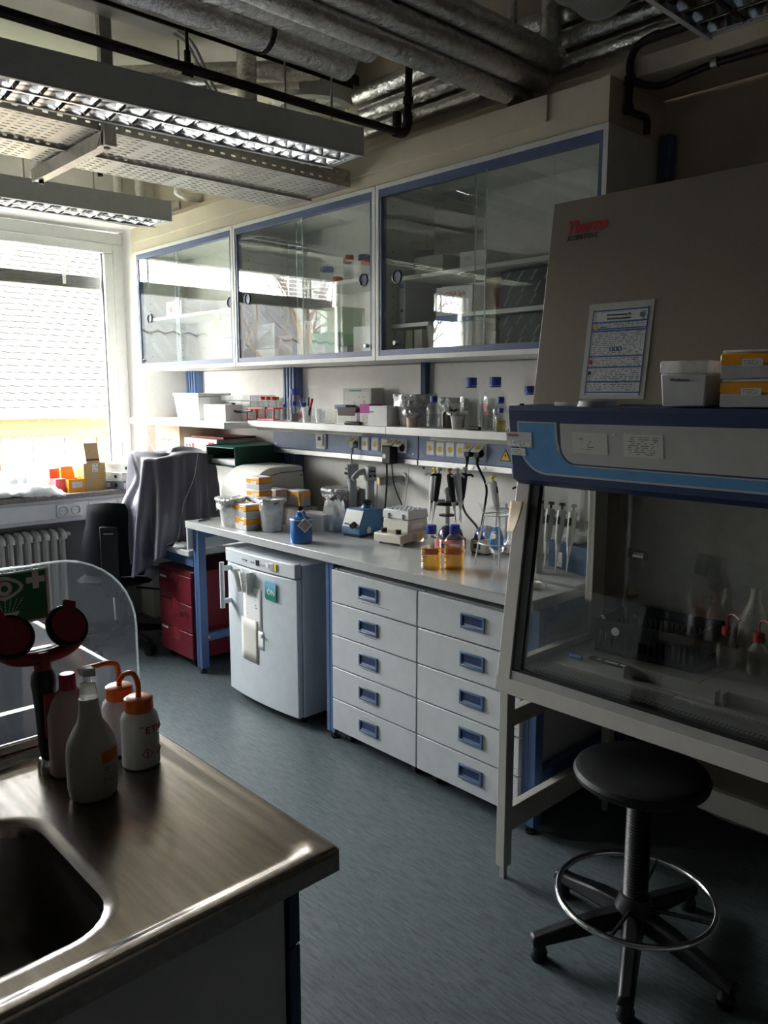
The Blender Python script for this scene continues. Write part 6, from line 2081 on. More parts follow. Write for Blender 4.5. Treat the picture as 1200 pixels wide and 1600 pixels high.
tb = MB()
tb.M = tg
tb.add([(-0.001, 0, -s), (-0.001, -s, 0), (-0.001, 0, s), (-0.001, s, 0), (0.001, 0, -s), (0.001, -s, 0), (0.001, 0, s), (0.001, s, 0)], [(0, 1, 2, 3), (7, 6, 5, 4), (0, 4, 5, 1), (1, 5, 6, 2), (2, 6, 7, 3), (3, 7, 4, 0)])
tt_ = obj('hazard_tag', tb, carton_w, gb, smooth=False)
tb = MB()
tb.M = tg
s2 = s * 0.84
tb.add([(-0.0016, 0, -s2), (-0.0016, -s2, 0), (-0.0016, 0, s2), (-0.0016, s2, 0)], [(0, 1, 2, 3)])
obj('tag_print', tb, printed('tag_print', (0.30, 0.25, 0.25), (0.65, 0.63, 0.6), lines=9, words=7, cover=0.5, margin=0.0), tt_, smooth=False)
obj('tag_cord', MB().tube(spline([(-0.012, -0.012, 0.165), (-0.018, -0.03, 0.15), (-0.020, -0.054, 0.127)], 4), 0.0012, 5), upvc, gb)

# pale rounded instrument
pc = thing('thermal_cycler', 'large pale rounded instrument at the window end of the bench', 'instrument', (2.63, 3.83, BT))
prof = [(2.50, 0.905)] + [(2.445 + 0.0 + 0.17 - 0.17 * math.cos(rad(a)), 1.02 + 0.178 * math.sin(rad(a))) for a in range(0, 91, 9)] + [(2.80, 1.198), (2.815, 1.19), (2.845, 0.93), (2.845, 0.905)]
prof[0] = (2.45, 0.905)
obj('housing', MB().prism(prof, 3.685, 3.985, 'y'), pcrm, pc, world=True, bevel=0.006, ang=25)
gr = MB().tube([(2.525, 3.683, 1.155), (2.56, 3.683, 1.135), (2.60, 3.683, 1.155), (2.66, 3.683, 1.165), (2.82, 3.683, 1.168)], 0.002, 6)
gr.tube([(2.82, 3.683, 1.168), (2.822, 3.985, 1.168)], 0.002, 6)
obj('seam_line', gr, black, pc, world=True)
obj('vent_hole', MB().cyl((2.80, 3.681, 1.142), (2.80, 3.685, 1.142), 0.004, n=10), black, pc, world=True)
obj('control_print', MB().box(2.4585, 2.4605, 3.78, 3.80, 1.085, 1.09), lightgrey, pc, world=True)
obj('foot', MB().box(2.48, 2.82, 3.70, 3.97, 0.9, 0.906), black, pc, world=True)

# pipetting aids on their stand
ps = thing('pipetting_stand', 'wire stand holding two grey pipetting aids', 'stand', (2.875, 3.19, BT))
obj('stand_wire', MB().tube([(0, -0.08, 0.01), (0, -0.08, 0.23), (0, 0.10, 0.23), (0, 0.10, 0.01)], 0.004, 6), alu, ps)
obj('stand_base', MB().box(-0.06, 0.06, -0.1, 0.12, 0, 0.012), lightgrey, ps, bevel=0.004)


def pip_aid(label, loc, rotz):
    t = thing('pipetting_aid', label, 'pipetting aid', loc, rotz, 'grey pipetting aids')
    m = MB()
    m.tube(spline([(0, 0, -0.17), (0, 0, -0.10), (0, 0, 0.0), (-0.005, 0, 0.07)], 5), 0.02, 16, radii=[0.012 + 0.012 * min(1, i / 6) for i in range(16)])
    obj('grip', m, greyplas, t)
    h = MB().hexa([(-0.03, -0.026, 0.05), (0.03, -0.026, 0.05), (0.03, 0.026, 0.05), (-0.03, 0.026, 0.05)], [(-0.036, -0.024, 0.125), (0.03, -0.024, 0.13), (0.03, 0.024, 0.13), (-0.036, 0.024, 0.125)])
    obj('head', h, greyplas, t, bevel=0.006)
    obj('nose', MB().tube(spline([(0.02, 0.02, 0.10), (0.02, 0.06, 0.09), (0.01, 0.095, 0.06)], 4), 0.014, 12, radii=[0.018, 0.018, 0.017, 0.016, 0.016, 0.015, 0.015, 0.014, 0.013]), greyplas, t)
    for dy in (-0.012, 0.012):
        obj('button', MB().cyl((-0.033, dy, 0.078), (-0.04, dy, 0.078), 0.007, n=12), black, t)
    obj('display', MB().box(-0.0375, -0.03, -0.017, 0.017, 0.099, 0.108), dark_blue, t)
    obj('filter', MB().cyl((0, 0, -0.17), (0, 0, -0.20), 0.011, 0.008, n=12), upvc, t)
    return t


pip_aid('grey pipetting aid with its buttons facing the room', (2.825, 3.255, 1.105), rad(-25))
pip_aid('second grey pipetting aid tilted against the wall stand', (2.845, 3.135, 1.10), rad(70))
carton('small white card sleeve behind the blue vortex mixer', (2.735, 3.085, BT), (0.06, 0.04, 0.10), rad(12), carton_w, print_m=pr_box)
one('glass_beaker', MB().lathe([(0.045, 0), (0.048, 0.004), (0.048, 0.075), (0.0465, 0.075), (0.0465, 0.006)], n=28, cap1=False), bottleglass, 'low glass beaker between the clear bag and the vortex mixer', 'beaker', loc=(2.62, 3.14, BT))

# vortex mixer
vx = thing('vortex_mixer', 'blue vortex mixer with a silver sloping face and black cup', 'mixer', (2.66, 2.985, BT), rad(8))
vp = [(-0.095, 0.012), (-0.095, 0.048), (-0.055, 0.138), (0.085, 0.132), (0.095, 0.012)]
obj('mixer_body', MB().prism(vp, -0.062, 0.062, 'y'), bluemach, vx, bevel=0.005)
fc = MB()
fc.hexa([(-0.0955, -0.055, 0.052), (-0.0945, -0.055, 0.0525), (-0.0945, 0.055, 0.0525), (-0.0955, 0.055, 0.052)], [(-0.059, -0.055, 0.1325), (-0.058, -0.055, 0.132), (-0.058, 0.055, 0.132), (-0.059, 0.055, 0.1325)])
obj('face_plate', fc, mat('satin_plate', (0.78, 0.78, 0.76), 0.22, 0.3, na=0.02), vx)
obj('knob', MB().cyl((-0.09, -0.024, 0.068), (-0.115, -0.024, 0.058), 0.014, n=18), black, vx)
obj('toggle', MB().cyl((-0.091, 0.03, 0.066), (-0.11, 0.022, 0.07), 0.004, n=8), chrome, vx)
obj('badge', MB().cyl((-0.03, -0.0625, 0.035), (-0.03, -0.066, 0.035), 0.017, n=18), silver, vx)
obj('cup_collar', MB().lathe([(0.03, 0.132), (0.024, 0.148), (0.02, 0.15)], (0.03, 0, 0), 24), bluemach, vx)
obj('rubber_cup', MB().lathe([(0.016, 0.148), (0.016, 0.156), (0.026, 0.160), (0.028, 0.172), (0.022, 0.174), (0.012, 0.166)], (0.03, 0, 0), 24), black, vx)
obj('rubber_foot', MB().box(-0.085, 0.085, -0.055, 0.055, 0, 0.013), black, vx)

# heating block
hb = thing('heating_block', 'beige stepped dry heating block with two black knobs', 'heating block', (2.655, 2.70, BT), rad(5))
obj('control_base', MB().prism([(-0.105, 0.012), (-0.105, 0.052), (-0.04, 0.060), (0.10, 0.060), (0.10, 0.012)], -0.085, 0.085, 'y'), beige, hb, bevel=0.004)
obj('heater_body', MB().prism([(-0.045, 0.06), (-0.04, 0.118), (0.10, 0.118), (0.105, 0.06)], -0.08, 0.08, 'y'), beige, hb, bevel=0.004)
obj('lid_block', MB().hexa([(-0.045, -0.085, 0.12), (0.105, -0.085, 0.12), (0.105, 0.085, 0.12), (-0.045, 0.085, 0.12)], [(-0.040, -0.08, 0.162), (0.10, -0.08, 0.162), (0.10, 0.08, 0.162), (-0.040, 0.08, 0.162)]), lightgrey, hb, bevel=0.004)
for i in range(6):
    for j in range(3):
        obj('tube_peg', MB().cyl((-0.022 + j * 0.04, -0.064 + i * 0.0256, 0.162), (-0.022 + j * 0.04, -0.064 + i * 0.0256, 0.170), 0.007, n=10), lightgrey, hb)
for dy in (-0.045, 0.045):
    obj('lid_clip', MB().box(-0.052, -0.042, dy - 0.006, dy + 0.006, 0.118, 0.146), lightgrey, hb, bevel=0.002)
    obj('knob', MB().cyl((-0.075, dy, 0.055), (-0.075, dy, 0.075), 0.0145, n=18), black, hb)
obj('rating_plate', MB().box(-0.02, 0.06, -0.0862 + 0.003, -0.081, 0.075, 0.10), pr_small, hb)
obj('round_badge', MB().cyl((0.0, -0.085, 0.036), (0.0, -0.0865, 0.036), 0.016, n=16), greyplas, hb)
obj('yellow_tag', MB().box(0.03, 0.06, -0.0862, -0.085, 0.025, 0.05), yellow, hb)
for dx, dy in ((-0.08, -0.07), (-0.08, 0.07), (0.08, -0.07), (0.08, 0.07)):
    obj('foot', MB().cyl((dx, dy, 0), (dx, dy, 0.013), 0.009, n=10), lightgrey, hb)

# wall outlet and its chain
wo_ = thing('wall_outlet', 'grey gas outlet nozzle with an orange tip on the splash panel', 'outlet', (2.933, 2.965, 1.167))
obj('flange', MB().cyl((0, 0, 0), (-0.012, 0, 0), 0.036, 0.032, n=24), lightgrey, wo_)
obj('arm', MB().tube(spline([(-0.01, 0, 0), (-0.05, 0.005, 0.002), (-0.075, 0.012, 0.0), (-0.09, 0.022, -0.002)], 5), 0.017, 14), greyplas, wo_)
obj('head', MB().cyl((-0.085, 0.02, -0.002), (-0.135, 0.045, -0.006), 0.021, 0.023, n=20), greyplas, wo_)
obj('orange_tip', MB().cyl((-0.135, 0.045, -0.006), (-0.140, 0.0475, -0.0065), 0.021, n=20), mat('pale_orange_tip', (0.75, 0.50, 0.22), 0.4, na=0.05), wo_)
obj('spout', MB().cyl((-0.10, 0.027, -0.02), (-0.10, 0.027, -0.075), 0.0055, n=10), greyplas, wo_)
one('beaded_chain', MB().tube(spline([(2.842, 2.835, 1.26), (2.84, 2.85, 1.15), (2.835, 2.86, 1.0), (2.83, 2.85, 0.91)], 8), 0.0028, 6), upvc, 'thin white beaded cord hanging from the blue duct rail past the gas outlet', 'cord')

# cables
for i, (pts, r, m, l) in enumerate((
        ([(2.81, 3.245, 1.29), (2.83, 3.27, 1.16), (2.84, 3.33, 1.03), (2.84, 3.36, 0.93)], 0.004, greyplas, 'grey mains lead from the plug beside the thermostat'),
        ([(2.79, 2.945, 1.255), (2.78, 2.935, 1.15), (2.755, 2.92, 1.05), (2.755, 2.935, 0.97), (2.765, 2.97, 0.92)], 0.005, black, 'thick black lead hanging from the power adapter'),
        ([(2.79, 2.91, 1.27), (2.80, 2.90, 1.15), (2.83, 2.86, 1.02), (2.80, 2.80, 0.93)], 0.003, black, 'thin black lead hanging beside the power adapter'),
        ([(2.815, 2.427, 1.29), (2.83, 2.47, 1.16), (2.84, 2.46, 1.06), (2.82, 2.36, 0.99), (2.80, 2.34, 0.93)], 0.0055, black, 'black mains lead looping behind the pipette carousel'),
        ([(2.815, 2.366, 1.29), (2.84, 2.33, 1.19), (2.84, 2.335, 1.10), (2.83, 2.345, 1.0), (2.80, 2.33, 0.92)], 0.0055, black, 'black mains lead beside the looping one'),
        ([(2.76, 2.60, 0.93), (2.78, 2.56, 0.915), (2.80, 2.52, 0.908), (2.82, 2.50, 0.906)], 0.005, black, 'black lead behind the heating block'),
        ([(2.62, 5.33, 1.62), (2.60, 5.18, 1.35), (2.62, 5.12, 1.22), (2.66, 5.05, 1.19)], 0.0025, upvc, 'thin white cord hanging down the window reveal'))):
    one('hanging_lead', MB().tube(spline(pts, 8), r, 8), m, l, 'lead')


def pipette(label, loc, rot, dark=True, accent=None, group='pipettes', flip=False):
    """pipette pointing down local -z, about 23 cm long, hook towards local -x"""
    t = thing('pipette', label, 'pipette', loc, 0, group)
    t.rotation_euler = rot
    b = black if dark else lightgrey
    obj('handle', MB().lathe([(0.010, -0.045), (0.0135, -0.03), (0.0155, 0.02), (0.0165, 0.065), (0.0155, 0.082), (0.009, 0.086)], n=18), b, t)
    obj('shaft', MB().lathe([(0.0015, -0.145), (0.0028, -0.12), (0.0042, -0.085), (0.0085, -0.062), (0.0095, -0.045)], n=14), lightgrey if dark else upvc, t)
    obj('plunger', MB().cyl((0, 0, 0.085), (0, 0, 0.10), 0.005, n=10).lathe([(0.010, 0.10), (0.0125, 0.103), (0.0125, 0.109), (0.009, 0.112)], n=16), accent or greyplas, t)
    obj('finger_hook', MB().tube(spline([(0.012, 0, 0.075), (0.03, 0, 0.079), (0.042, 0, 0.072)], 4), 0.005, 8), b, t)
    obj('volume_window', MB().box(-0.0172, -0.0145, -0.005, 0.005, 0.03, 0.06), upvc if dark else black, t)
    return t


cs = thing('pipette_carousel', 'round pipette carousel stand behind the amber bottles', 'stand', (2.735, 2.475, BT))
obj('base', MB().lathe([(0.07, 0), (0.07, 0.008), (0.02, 0.016), (0.014, 0.02)], n=36), greyplas, cs)
obj('column', MB().cyl((0, 0, 0.015), (0, 0, 0.245), 0.013, 0.011, n=18).lathe([(0.010, 0.245), (0.017, 0.258), (0.016, 0.272), (0.006, 0.282)], n=18), lightgrey, cs)
obj('holder_ring', MB().lathe([(0.028, 0.20), (0.062, 0.20), (0.066, 0.208), (0.062, 0.216), (0.028, 0.216)], n=36).lathe([(0.013, 0.20), (0.030, 0.204), (0.030, 0.212), (0.013, 0.216)], n=20), black, cs)
obj('lower_ring', MB().lathe([(0.011, 0.145), (0.038, 0.147), (0.04, 0.152), (0.011, 0.157)], n=30), black, cs)
for k in range(6):
    a = rad(60 * k + 20)
    obj('fork', MB().tube([(0.06 * math.cos(a), 0.06 * math.sin(a), 0.208), (0.078 * math.cos(a), 0.078 * math.sin(a), 0.215)], 0.005, 6), black, cs)
PL = ((150, False, yellow, 'grey pipette with a yellow button hanging at the window side of the carousel'), (190, True, lightgrey, 'black pipette with a grey button hanging beside the yellow buttoned one'), (255, True, mat('ochre_button', (0.5, 0.28, 0.08), 0.4), 'black pipette with an ochre button in the carousel'),
      (285, False, lightgrey, 'grey pipette hanging beside the ochre buttoned one'), (325, True, lightgrey, 'black pipette at the right end of the carousel'))
for a, dk, ac, l in PL:
    q = rad(a - 15)
    pipette(l.replace(' at the right end of', ' hanging nearest the looping lead on'), (2.735 + 0.070 * math.cos(q), 2.475 + 0.070 * math.sin(q), 1.165), (rad(8) * -math.sin(q), rad(8) * math.cos(q), q), dk, ac)


def mini_fuge(label, loc, rotz, domem, basem):
    t = thing('mini_centrifuge', label, 'centrifuge', loc, rotz, 'small bench centrifuges')
    obj('body', MB().prism(rrect(0.06, 0.055, 0.02), 0.006, 0.062, 'z'), basem, t, bevel=0.006)
    dm_ = MB()
    dm_.lathe([(0.058, 0.064), (0.057, 0.08), (0.05, 0.10), (0.036, 0.115), (0.015, 0.122), (0.001, 0.123)], n=36)
    obj('dome_lid', dm_, domem, t)
    obj('lid_band', MB().lathe([(0.0585, 0.062), (0.0595, 0.066), (0.0585, 0.07)], n=36), black, t)
    obj('switch', MB().box(-0.064, -0.06, -0.018, 0.018, 0.025, 0.045), black, t)
    obj('rubber_foot', MB().box(-0.05, 0.05, -0.045, 0.045, 0, 0.007), black, t)
    return t


mini_fuge('small centrifuge with a dark navy dome and red base behind the amber bottles', (2.66, 2.385, BT), rad(10), mat('dark_dome', (0.02, 0.02, 0.05), 0.2, na=0.1), mat('coral_base', (0.62, 0.12, 0.10), 0.4, na=0.04))
mini_fuge('small centrifuge with a blue dome and grey base beside the amber bottles', (2.76, 2.255, BT), rad(-5), mat('blue_dome', (0.03, 0.05, 0.17), 0.2, na=0.1), beige)
# media bottles
dk1 = mat('etched_brown_print', (0.20, 0.07, 0.02), 0.6, na=0.0)
mb1 = screw_bottle('amber filled blue capped bottle on the bench, nearer the fridge', (2.335, 2.20, BT), 0.043, 0.182, amber, 0.50, 'amber filled bottles', (rad(165), 0.18, 7, dk1))
mb2 = screw_bottle('amber filled blue capped bottle on the bench, nearer the safety cabinet', (2.405, 2.135, BT), 0.043, 0.182, amber, 0.52, 'amber filled bottles', (rad(165), 0.18, 9, dk1))
for b_ in (mb1, mb2):
    obj('red_label', MB().sheet(lambda u, v: (0.0436 * math.cos(rad(195 + 75 * u)), 0.0436 * math.sin(rad(195 + 75 * u)), 0.066 + 0.025 * v), 10, 1), mat('orange_red_label', (0.60, 0.14, 0.05), 0.5, na=0.05) if 'orange_red_label' not in MATS else MATS['orange_red_label'], b_)
    text('V2', 0.022, (-0.012, 0.016, 0.1824), whiteprint, b_, normal='+z', name='cap_mark')

# wire cone stand with a waste bag
cw = thing('bag_stand', 'conical wire stand holding a clear waste bag with a blue glove', 'stand', (2.61, 2.075, BT))
wr = MB()
for k in range(4):
    a = rad(45 + 90 * k)
    wr.tube([(0.095 * math.cos(a), 0.095 * math.sin(a), 0.0), (0.055 * math.cos(a), 0.055 * math.sin(a), 0.21)], 0.0035, 7)
for r, z in ((0.056, 0.21), (0.078, 0.09)):
    wr.tube([(r * math.cos(2 * PI * i / 32), r * math.sin(2 * PI * i / 32), z) for i in range(33)], 0.003, 6, cap=False)
obj('wire_frame', wr, lightgrey, cw)
bg = MB()


def bagf(u, v):
    a = 2 * PI * u
    r = 0.012 + 0.043 * min(1, v * 2.2) ** 0.7 + 0.022 * max(0, v - 0.82) / 0.18
    r *= 1 + 0.18 * noise.noise(Vector((math.cos(a) * 2.4, math.sin(a) * 2.4, v * 3))) + 0.1 * math.sin(7 * a) * (0.3 + 0.7 * v)
    return (r * math.cos(a), r * math.sin(a), 0.028 + 0.215 * v + 0.012 * max(0, v - .9) * 10 * math.sin(4 * a))


bg.sheet(bagf, 48, 18)
bagt = thing('waste_bag', 'clear waste bag holding a crumpled blue glove in the wire stand', 'bag', (2.61, 2.075, BT + 0.028))
obj('film', MB().add([Vector(v) - Vector((0, 0, 0.028)) for v in bg.v], bg.f), film, bagt, ang=25)
gl_ = crumple([(0.010, 0.05), (0.022, 0.065), (0.026, 0.10), (0.020, 0.13), (0.012, 0.145), (0.002, 0.15)], 24, 0.010, 4)
one('crumpled_glove', gl_, mat('bright_blue_nitrile', (0.03, 0.28, 0.70), 0.45, na=0.08), 'bright blue crumpled glove inside the clear waste bag', 'glove', loc=(2.595, 2.07, BT + 0.01))
one('yellow_disc', MB().cyl((0, 0, 0), (-0.004, 0, 0), 0.010, n=16), yellow, 'small yellow disc among the waste in the clear bag', 'disc', loc=(2.567, 2.055, BT + 0.125))
one('paper_wad', crumple([(0.006, 0.03), (0.018, 0.04), (0.022, 0.055), (0.012, 0.07), (0.002, 0.074)], 18, 0.006, 11), paper, 'white paper wad at the bottom of the clear waste bag', 'paper', loc=(2.61, 2.075, BT + 0.006))
# pipettes by the wall
rk = thing('pipette_rack', 'slim rod stand holding two pipettes near the safety cabinet', 'stand', (2.84, 2.21, BT))
obj('rod', MB().cyl((0, 0, 0), (0, 0, 0.22), 0.006, n=10), alu, rk)
obj('foot_plate', MB().box(-0.05, 0.05, -0.09, 0.06, 0, 0.008), lightgrey, rk, bevel=0.002)
obj('holder_bar', MB().box(-0.03, 0.005, -0.10, 0.06, 0.19, 0.20), lightgrey, rk, bevel=0.002)
pipette('grey pipette with a yellow button leaning on the slim rod stand', (2.80, 2.24, 1.14), (rad(-10), rad(4), rad(90)), False, yellow)
pipette('black pipette with a grey button hanging over the waste bag', (2.80, 2.09, 1.13), (0, rad(3), rad(120)), True, lightgrey)

# things seen through the side glass of the safety cabinet
carton('dark blue patterned kit carton seen through the side glass', (2.755, 1.77, BT), (0.24, 0.11, 0.11), rad(-15), mat('navy_carton', (0.03, 0.085, 0.19), 0.5, na=0.05), print_m=None)
kl = MB().box(-0.0007, 0, -0.02, 0.02, -0.03, 0.03)
one('kit_label', kl, pr_small, 'small white label on the dark blue carton behind the side glass', 'label', loc=(2.675, 1.81, BT + 0.05), rotz=rad(-15))
bag('clear bag of tubes on the dark blue carton behind the side glass', (2.75, 1.79, BT + 0.11), (0.14, 0.09, 0.08), 7, film, carton_w)
bag('small clear bag lying on the bench end beside the safety cabinet', (2.37, 1.74, BT), (0.14, 0.10, 0.05), 9, film, kraftpale)
r2_ = thing('pipette_rail', 'linear pipette rail with a blue clamp behind the side glass', 'stand', (2.56, 1.72, BT))
obj('rail_post', MB().box(-0.02, 0.02, 0.10, 0.13, 0, 0.42), lightgrey, r2_, bevel=0.004)
obj('rail_post', MB().box(-0.01, 0.01, -0.10, -0.08, 0.20, 0.42), lightgrey, r2_, bevel=0.003)
obj('rail_bar', MB().box(-0.035, 0.01, -0.12, 0.14, 0.215, 0.24), greyplas, r2_, bevel=0.004)
obj('rail_foot', MB().box(-0.08, 0.08, -0.12, 0.14, 0, 0.01), lightgrey, r2_, bevel=0.003)
obj('blue_clamp', MB().cyl((-0.05, 0.12, 0.235), (-0.03, 0.15, 0.265), 0.016, n=12).cyl((-0.05, 0.15, 0.215), (-0.03, 0.15, 0.235), 0.018, n=12), blue, r2_)
for i in range(4):
    pipette(('first grey pipette on the rail behind the side glass', 'second grey pipette on the rail behind the side glass', 'third grey pipette on the rail behind the side glass', 'last grey pipette on the rail, nearest the hood post')[i], (2.51, 1.80 - 0.05 * i, 1.095), (0, rad(10), rad(10)), False, (black, rust, rust, lightgrey)[i])

# --- shelf items, from the window end
tb_ = thing('white_tub', 'large white tub on the deeper shelf before the blue upright', 'tub', (2.68, 4.56, 1.445))
obj('tub_body', MB().hexa([(-0.10, -0.14, 0), (0.10, -0.14, 0), (0.10, 0.14, 0), (-0.10, 0.14, 0)], [(-0.115, -0.155, 0.15), (0.115, -0.155, 0.15), (0.115, 0.155, 0.15), (-0.115, 0.155, 0.15)]), carton_w, tb_, bevel=0.008)
obj('tub_rim', MB().box(-0.12, 0.12, -0.16, 0.16, 0.15, 0.168), carton_w, tb_, bevel=0.004)
cbx = thing('clear_box', 'wide clear lidded plastic box behind the white tub on the shelf', 'box', (2.80, 4.21, 1.445))
obj('box_body', MB().box(-0.09, 0.09, -0.16, 0.16, 0.0, 0.12), milky, cbx, bevel=0.006)
obj('box_lid', MB().box(-0.095, 0.095, -0.165, 0.165, 0.12, 0.155), milky, cbx, bevel=0.006)
carton('white carton inside reach beside the clear box on the shelf', (2.64, 4.25, 1.445), (0.22, 0.12, 0.10), rad(4), carton_w)
rk = thing('tube_rack', 'red wire tube rack on the shelf holding red capped tubes', 'tube rack', (2.72, 3.93, ST))
rr_ = MB()
for z in (0.006, 0.07):
    rr_.tube([(-0.035, -0.15, z), (0.035, -0.15, z), (0.035, 0.12, z), (-0.035, 0.12, z), (-0.035, -0.15, z)], 0.0035, 6)
for k in range(4):
    y = -0.15 + 0.09 * k
    for x in (-0.035, 0.035):
        rr_.tube([(x, y, 0.0), (x, y, 0.072)], 0.0035, 6)
    rr_.tube([(-0.035, y, 0.07), (0.035, y, 0.07)], 0.003, 6)
obj('rack_wire', rr_, red, rk)
obj('rack_clip', MB().box(-0.04, -0.03, 0.02, 0.05, -0.0, 0.012).box(-0.045, -0.03, -0.08, -0.045, 0.068, 0.08), black, rk)
redcap = mat('red_tube_cap', (0.60, 0.03, 0.03), 0.4, na=0.05)
for i, (dx, dy, cm_, l) in enumerate(((-0.018, -0.02, redcap, 'red capped tube nearest the window in the rack'), (0.018, -0.045, redcap, 'second red capped tube in the rack'), (-0.018, -0.075, redcap, 'third red capped tube in the rack'), (0.018, -0.105, mat('orange_cap', (0.75, 0.25, 0.03), 0.4, na=0.05), 'only orange capped tube in the rack'), (-0.018, -0.13, redcap, 'last red capped tube by the small bottles'))):
    t = thing('sample_tube', l, 'tube', (2.72 + dx, 3.93 + dy, ST + 0.012), 0, 'capped tubes in the red rack')
    obj('tube_body', MB().lathe([(0.004, 0), (0.011, 0.008), (0.0145, 0.02), (0.0145, 0.112)], n=20, cap1=False), bottleglass, t)
    obj('tube_cap', MB().lathe([(0.0165, 0.108), (0.0165, 0.124), (0.014, 0.126), (0.001, 0.126)], n=20), cm_, t)
one('black_clamp', MB().tube(spline([(2.66, 4.16, ST + 0.09), (2.655, 4.15, ST + 0.055), (2.66, 4.10, ST + 0.048), (2.67, 3.98, ST + 0.055)], 5), 0.007, 8).cyl((2.66, 4.16, ST + 0.085), (2.66, 4.16, ST + 0.1), 0.012, n=12), black, 'black spoon shaped tool laid across the red rack', 'tool')
screw_bottle('small blue capped bottle beside the red rack', (2.70, 3.695, ST), 0.021, 0.098, water, 0.4, 'blue capped bottles on the shelf')
screw_bottle('large blue capped bottle standing before the blue upright', (2.82, 3.755, ST), 0.047, 0.185, water, 0.5, 'blue capped bottles on the shelf')
screw_bottle('middle small blue capped bottle before the large one', (2.72, 3.63, ST), 0.025, 0.112, mat('grey_powder', (0.12, 0.12, 0.13), 0.8), 0.4, 'blue capped bottles on the shelf')
b_ = screw_bottle('small blue capped bottle with a red label behind the pen cup', (2.76, 3.59, ST), 0.025, 0.105, None, 0.4, 'blue capped bottles on the shelf')
obj('red_label', MB().lathe([(0.0255, 0.025), (0.0255, 0.055)], n=28, cap0=False, cap1=False), mat('crimson_label', (0.50, 0.05, 0.08), 0.5, na=0.04), b_)
pcup = thing('pen_cup', 'clear plastic cup of marker pens on the shelf', 'cup', (2.69, 3.475, ST))
obj('cup_wall', MB().lathe([(0.021, 0), (0.029, 0.082), (0.028, 0.082), (0.020, 0.004)], n=28, cap1=False), milky, pcup)
for i, (dx, dy, lean, az, m, l) in enumerate(((0.0, 0.004, 24, 100, bluecap, 'dark blue marker leaning towards the bottles'), (0.005, 0.0, 4, 0, mat('teal_pen', (0.02, 0.12, 0.20), 0.4), 'upright teal marker in the pen cup'), (-0.002, -0.006, 20, -80, redprint, 'red marker leaning out of the pen cup'))):
    t = thing('marker_pen', l, 'pen', (2.69 + dx, 3.475 + dy, ST + 0.006), 0, 'markers in the pen cup')
    t.rotation_euler = (rad(-lean) if az > 0 else rad(lean), 0, 0)
    obj('pen_body', MB().cyl((0, 0, 0.0), (0, 0, 0.085), 0.007, n=12), greyplas if i != 2 else black, t)
    obj('pen_cap', MB().cyl((0, 0, 0.085), (0, 0, 0.13), 0.0078, 0.007, n=12), m, t)
one('plastic_cup', MB().lathe([(0.021, 0), (0.029, 0.078), (0.028, 0.078), (0.020, 0.004)], n=28, cap1=False), milky, 'empty translucent plastic cup next to the pen cup', 'cup', loc=(2.69, 3.36, ST))
one('plastic_sheet', MB().box(-0.04, 0.04, -0.06, 0.06, 0, 0.004), milky, 'flat clear sheet lying on the shelf beside the empty cup', 'sheet', loc=(2.70, 3.27, ST), rotz=0.1)
c_ = carton('small white carton with a blue lid on the shelf', (2.76, 3.235, ST), (0.085, 0.07, 0.075), rad(3), carton_w, print_m=pr_box)
obj('blue_lid', MB().box(-0.037, 0.037, -0.044, 0.044, 0.076, 0.098), mat('slate_blue_lid', (0.09, 0.12, 0.25), 0.4, na=0.04), c_, bevel=0.003)
tsx = carton('open tissue carton with a dark brown inside on the shelf', (2.70, 3.10, ST), (0.145, 0.10, 0.062), rad(4), carton_w, print_m=pr_box, lid=False)
obj('torn_opening', MB().hexa([(-0.0515, -0.06, 0.045), (0.05, -0.06, 0.0625), (0.05, 0.06, 0.0625), (-0.0515, 0.06, 0.045)], [(-0.0515, -0.072, 0.088), (-0.048, -0.072, 0.088), (-0.048, 0.066, 0.088), (-0.0515, 0.066, 0.088)]), mat('dark_brown_card', (0.07, 0.035, 0.03), 0.7, na=0.05), tsx)
bx_ = carton('tall grey printed carton standing at the back of the shelf', (2.85, 3.19, ST), (0.20, 0.10, 0.185), rad(6), carton_g, print_m=pr_box)
obj('teal_mark', MB().box(-0.0515, -0.05, -0.03, 0.055, 0.168, 0.176), mat('teal_print', (0.08, 0.28, 0.26), 0.5), bx_)
one('black_pouch', MB().box(-0.03, 0.03, -0.055, 0.055, 0, 0.018), black, 'flat black case lying before the tissue carton', 'case', loc=(2.655, 3.03, ST), rotz=0.12, bevel=0.006)
mg = carton('white carton with a magenta end on the shelf', (2.70, 2.965, ST), (0.062, 0.10, 0.105), rad(8), carton_w)
obj('magenta_band', MB().box(-0.0508, 0.0505, -0.0318, 0.0318, 0.06, 0.1056), magenta, mg)
obj('black_print_lines', MB().box(-0.0508, -0.05, -0.02, 0.02, 0.01, 0.055), pr_box, mg)
wc = carton('plain white cube carton next to the magenta one', (2.70, 2.865, ST), (0.115, 0.10, 0.098), rad(6), carton_w)
obj('black_band', MB().box(-0.0508, -0.05, 0.03, 0.057, 0.066, 0.070), black, wc)
foil_cup('large foil covered bucket on the shelf before the slim blue upright', (2.78, 2.735, ST), 0.075, 0.092, 0.15, 12, 0.055, flat=True)
foil_cup('small brown beaker with a foil cap in front of the bucket', (2.69, 2.665, ST), 0.026, 0.03, 0.07, 14, 0.022, cupm=mat('rose_brown_beaker', (0.48, 0.36, 0.30), 0.4, na=0.08), flat=False)
screw_bottle('stout blue capped bottle with black scale marks beside the bucket', (2.71, 2.545, ST), 0.034, 0.145, water, 0.45, 'blue capped bottles on the shelf', (rad(165), 0.2, 8, blackprint))
foil_cup('foil topped brown jar behind the small funnel cup', (2.80, 2.50, ST), 0.05, 0.055, 0.125, 17, 0.05, cupm=mat('dark_brown_jar', (0.07, 0.05, 0.035), 0.3, na=0.1), flat=False)
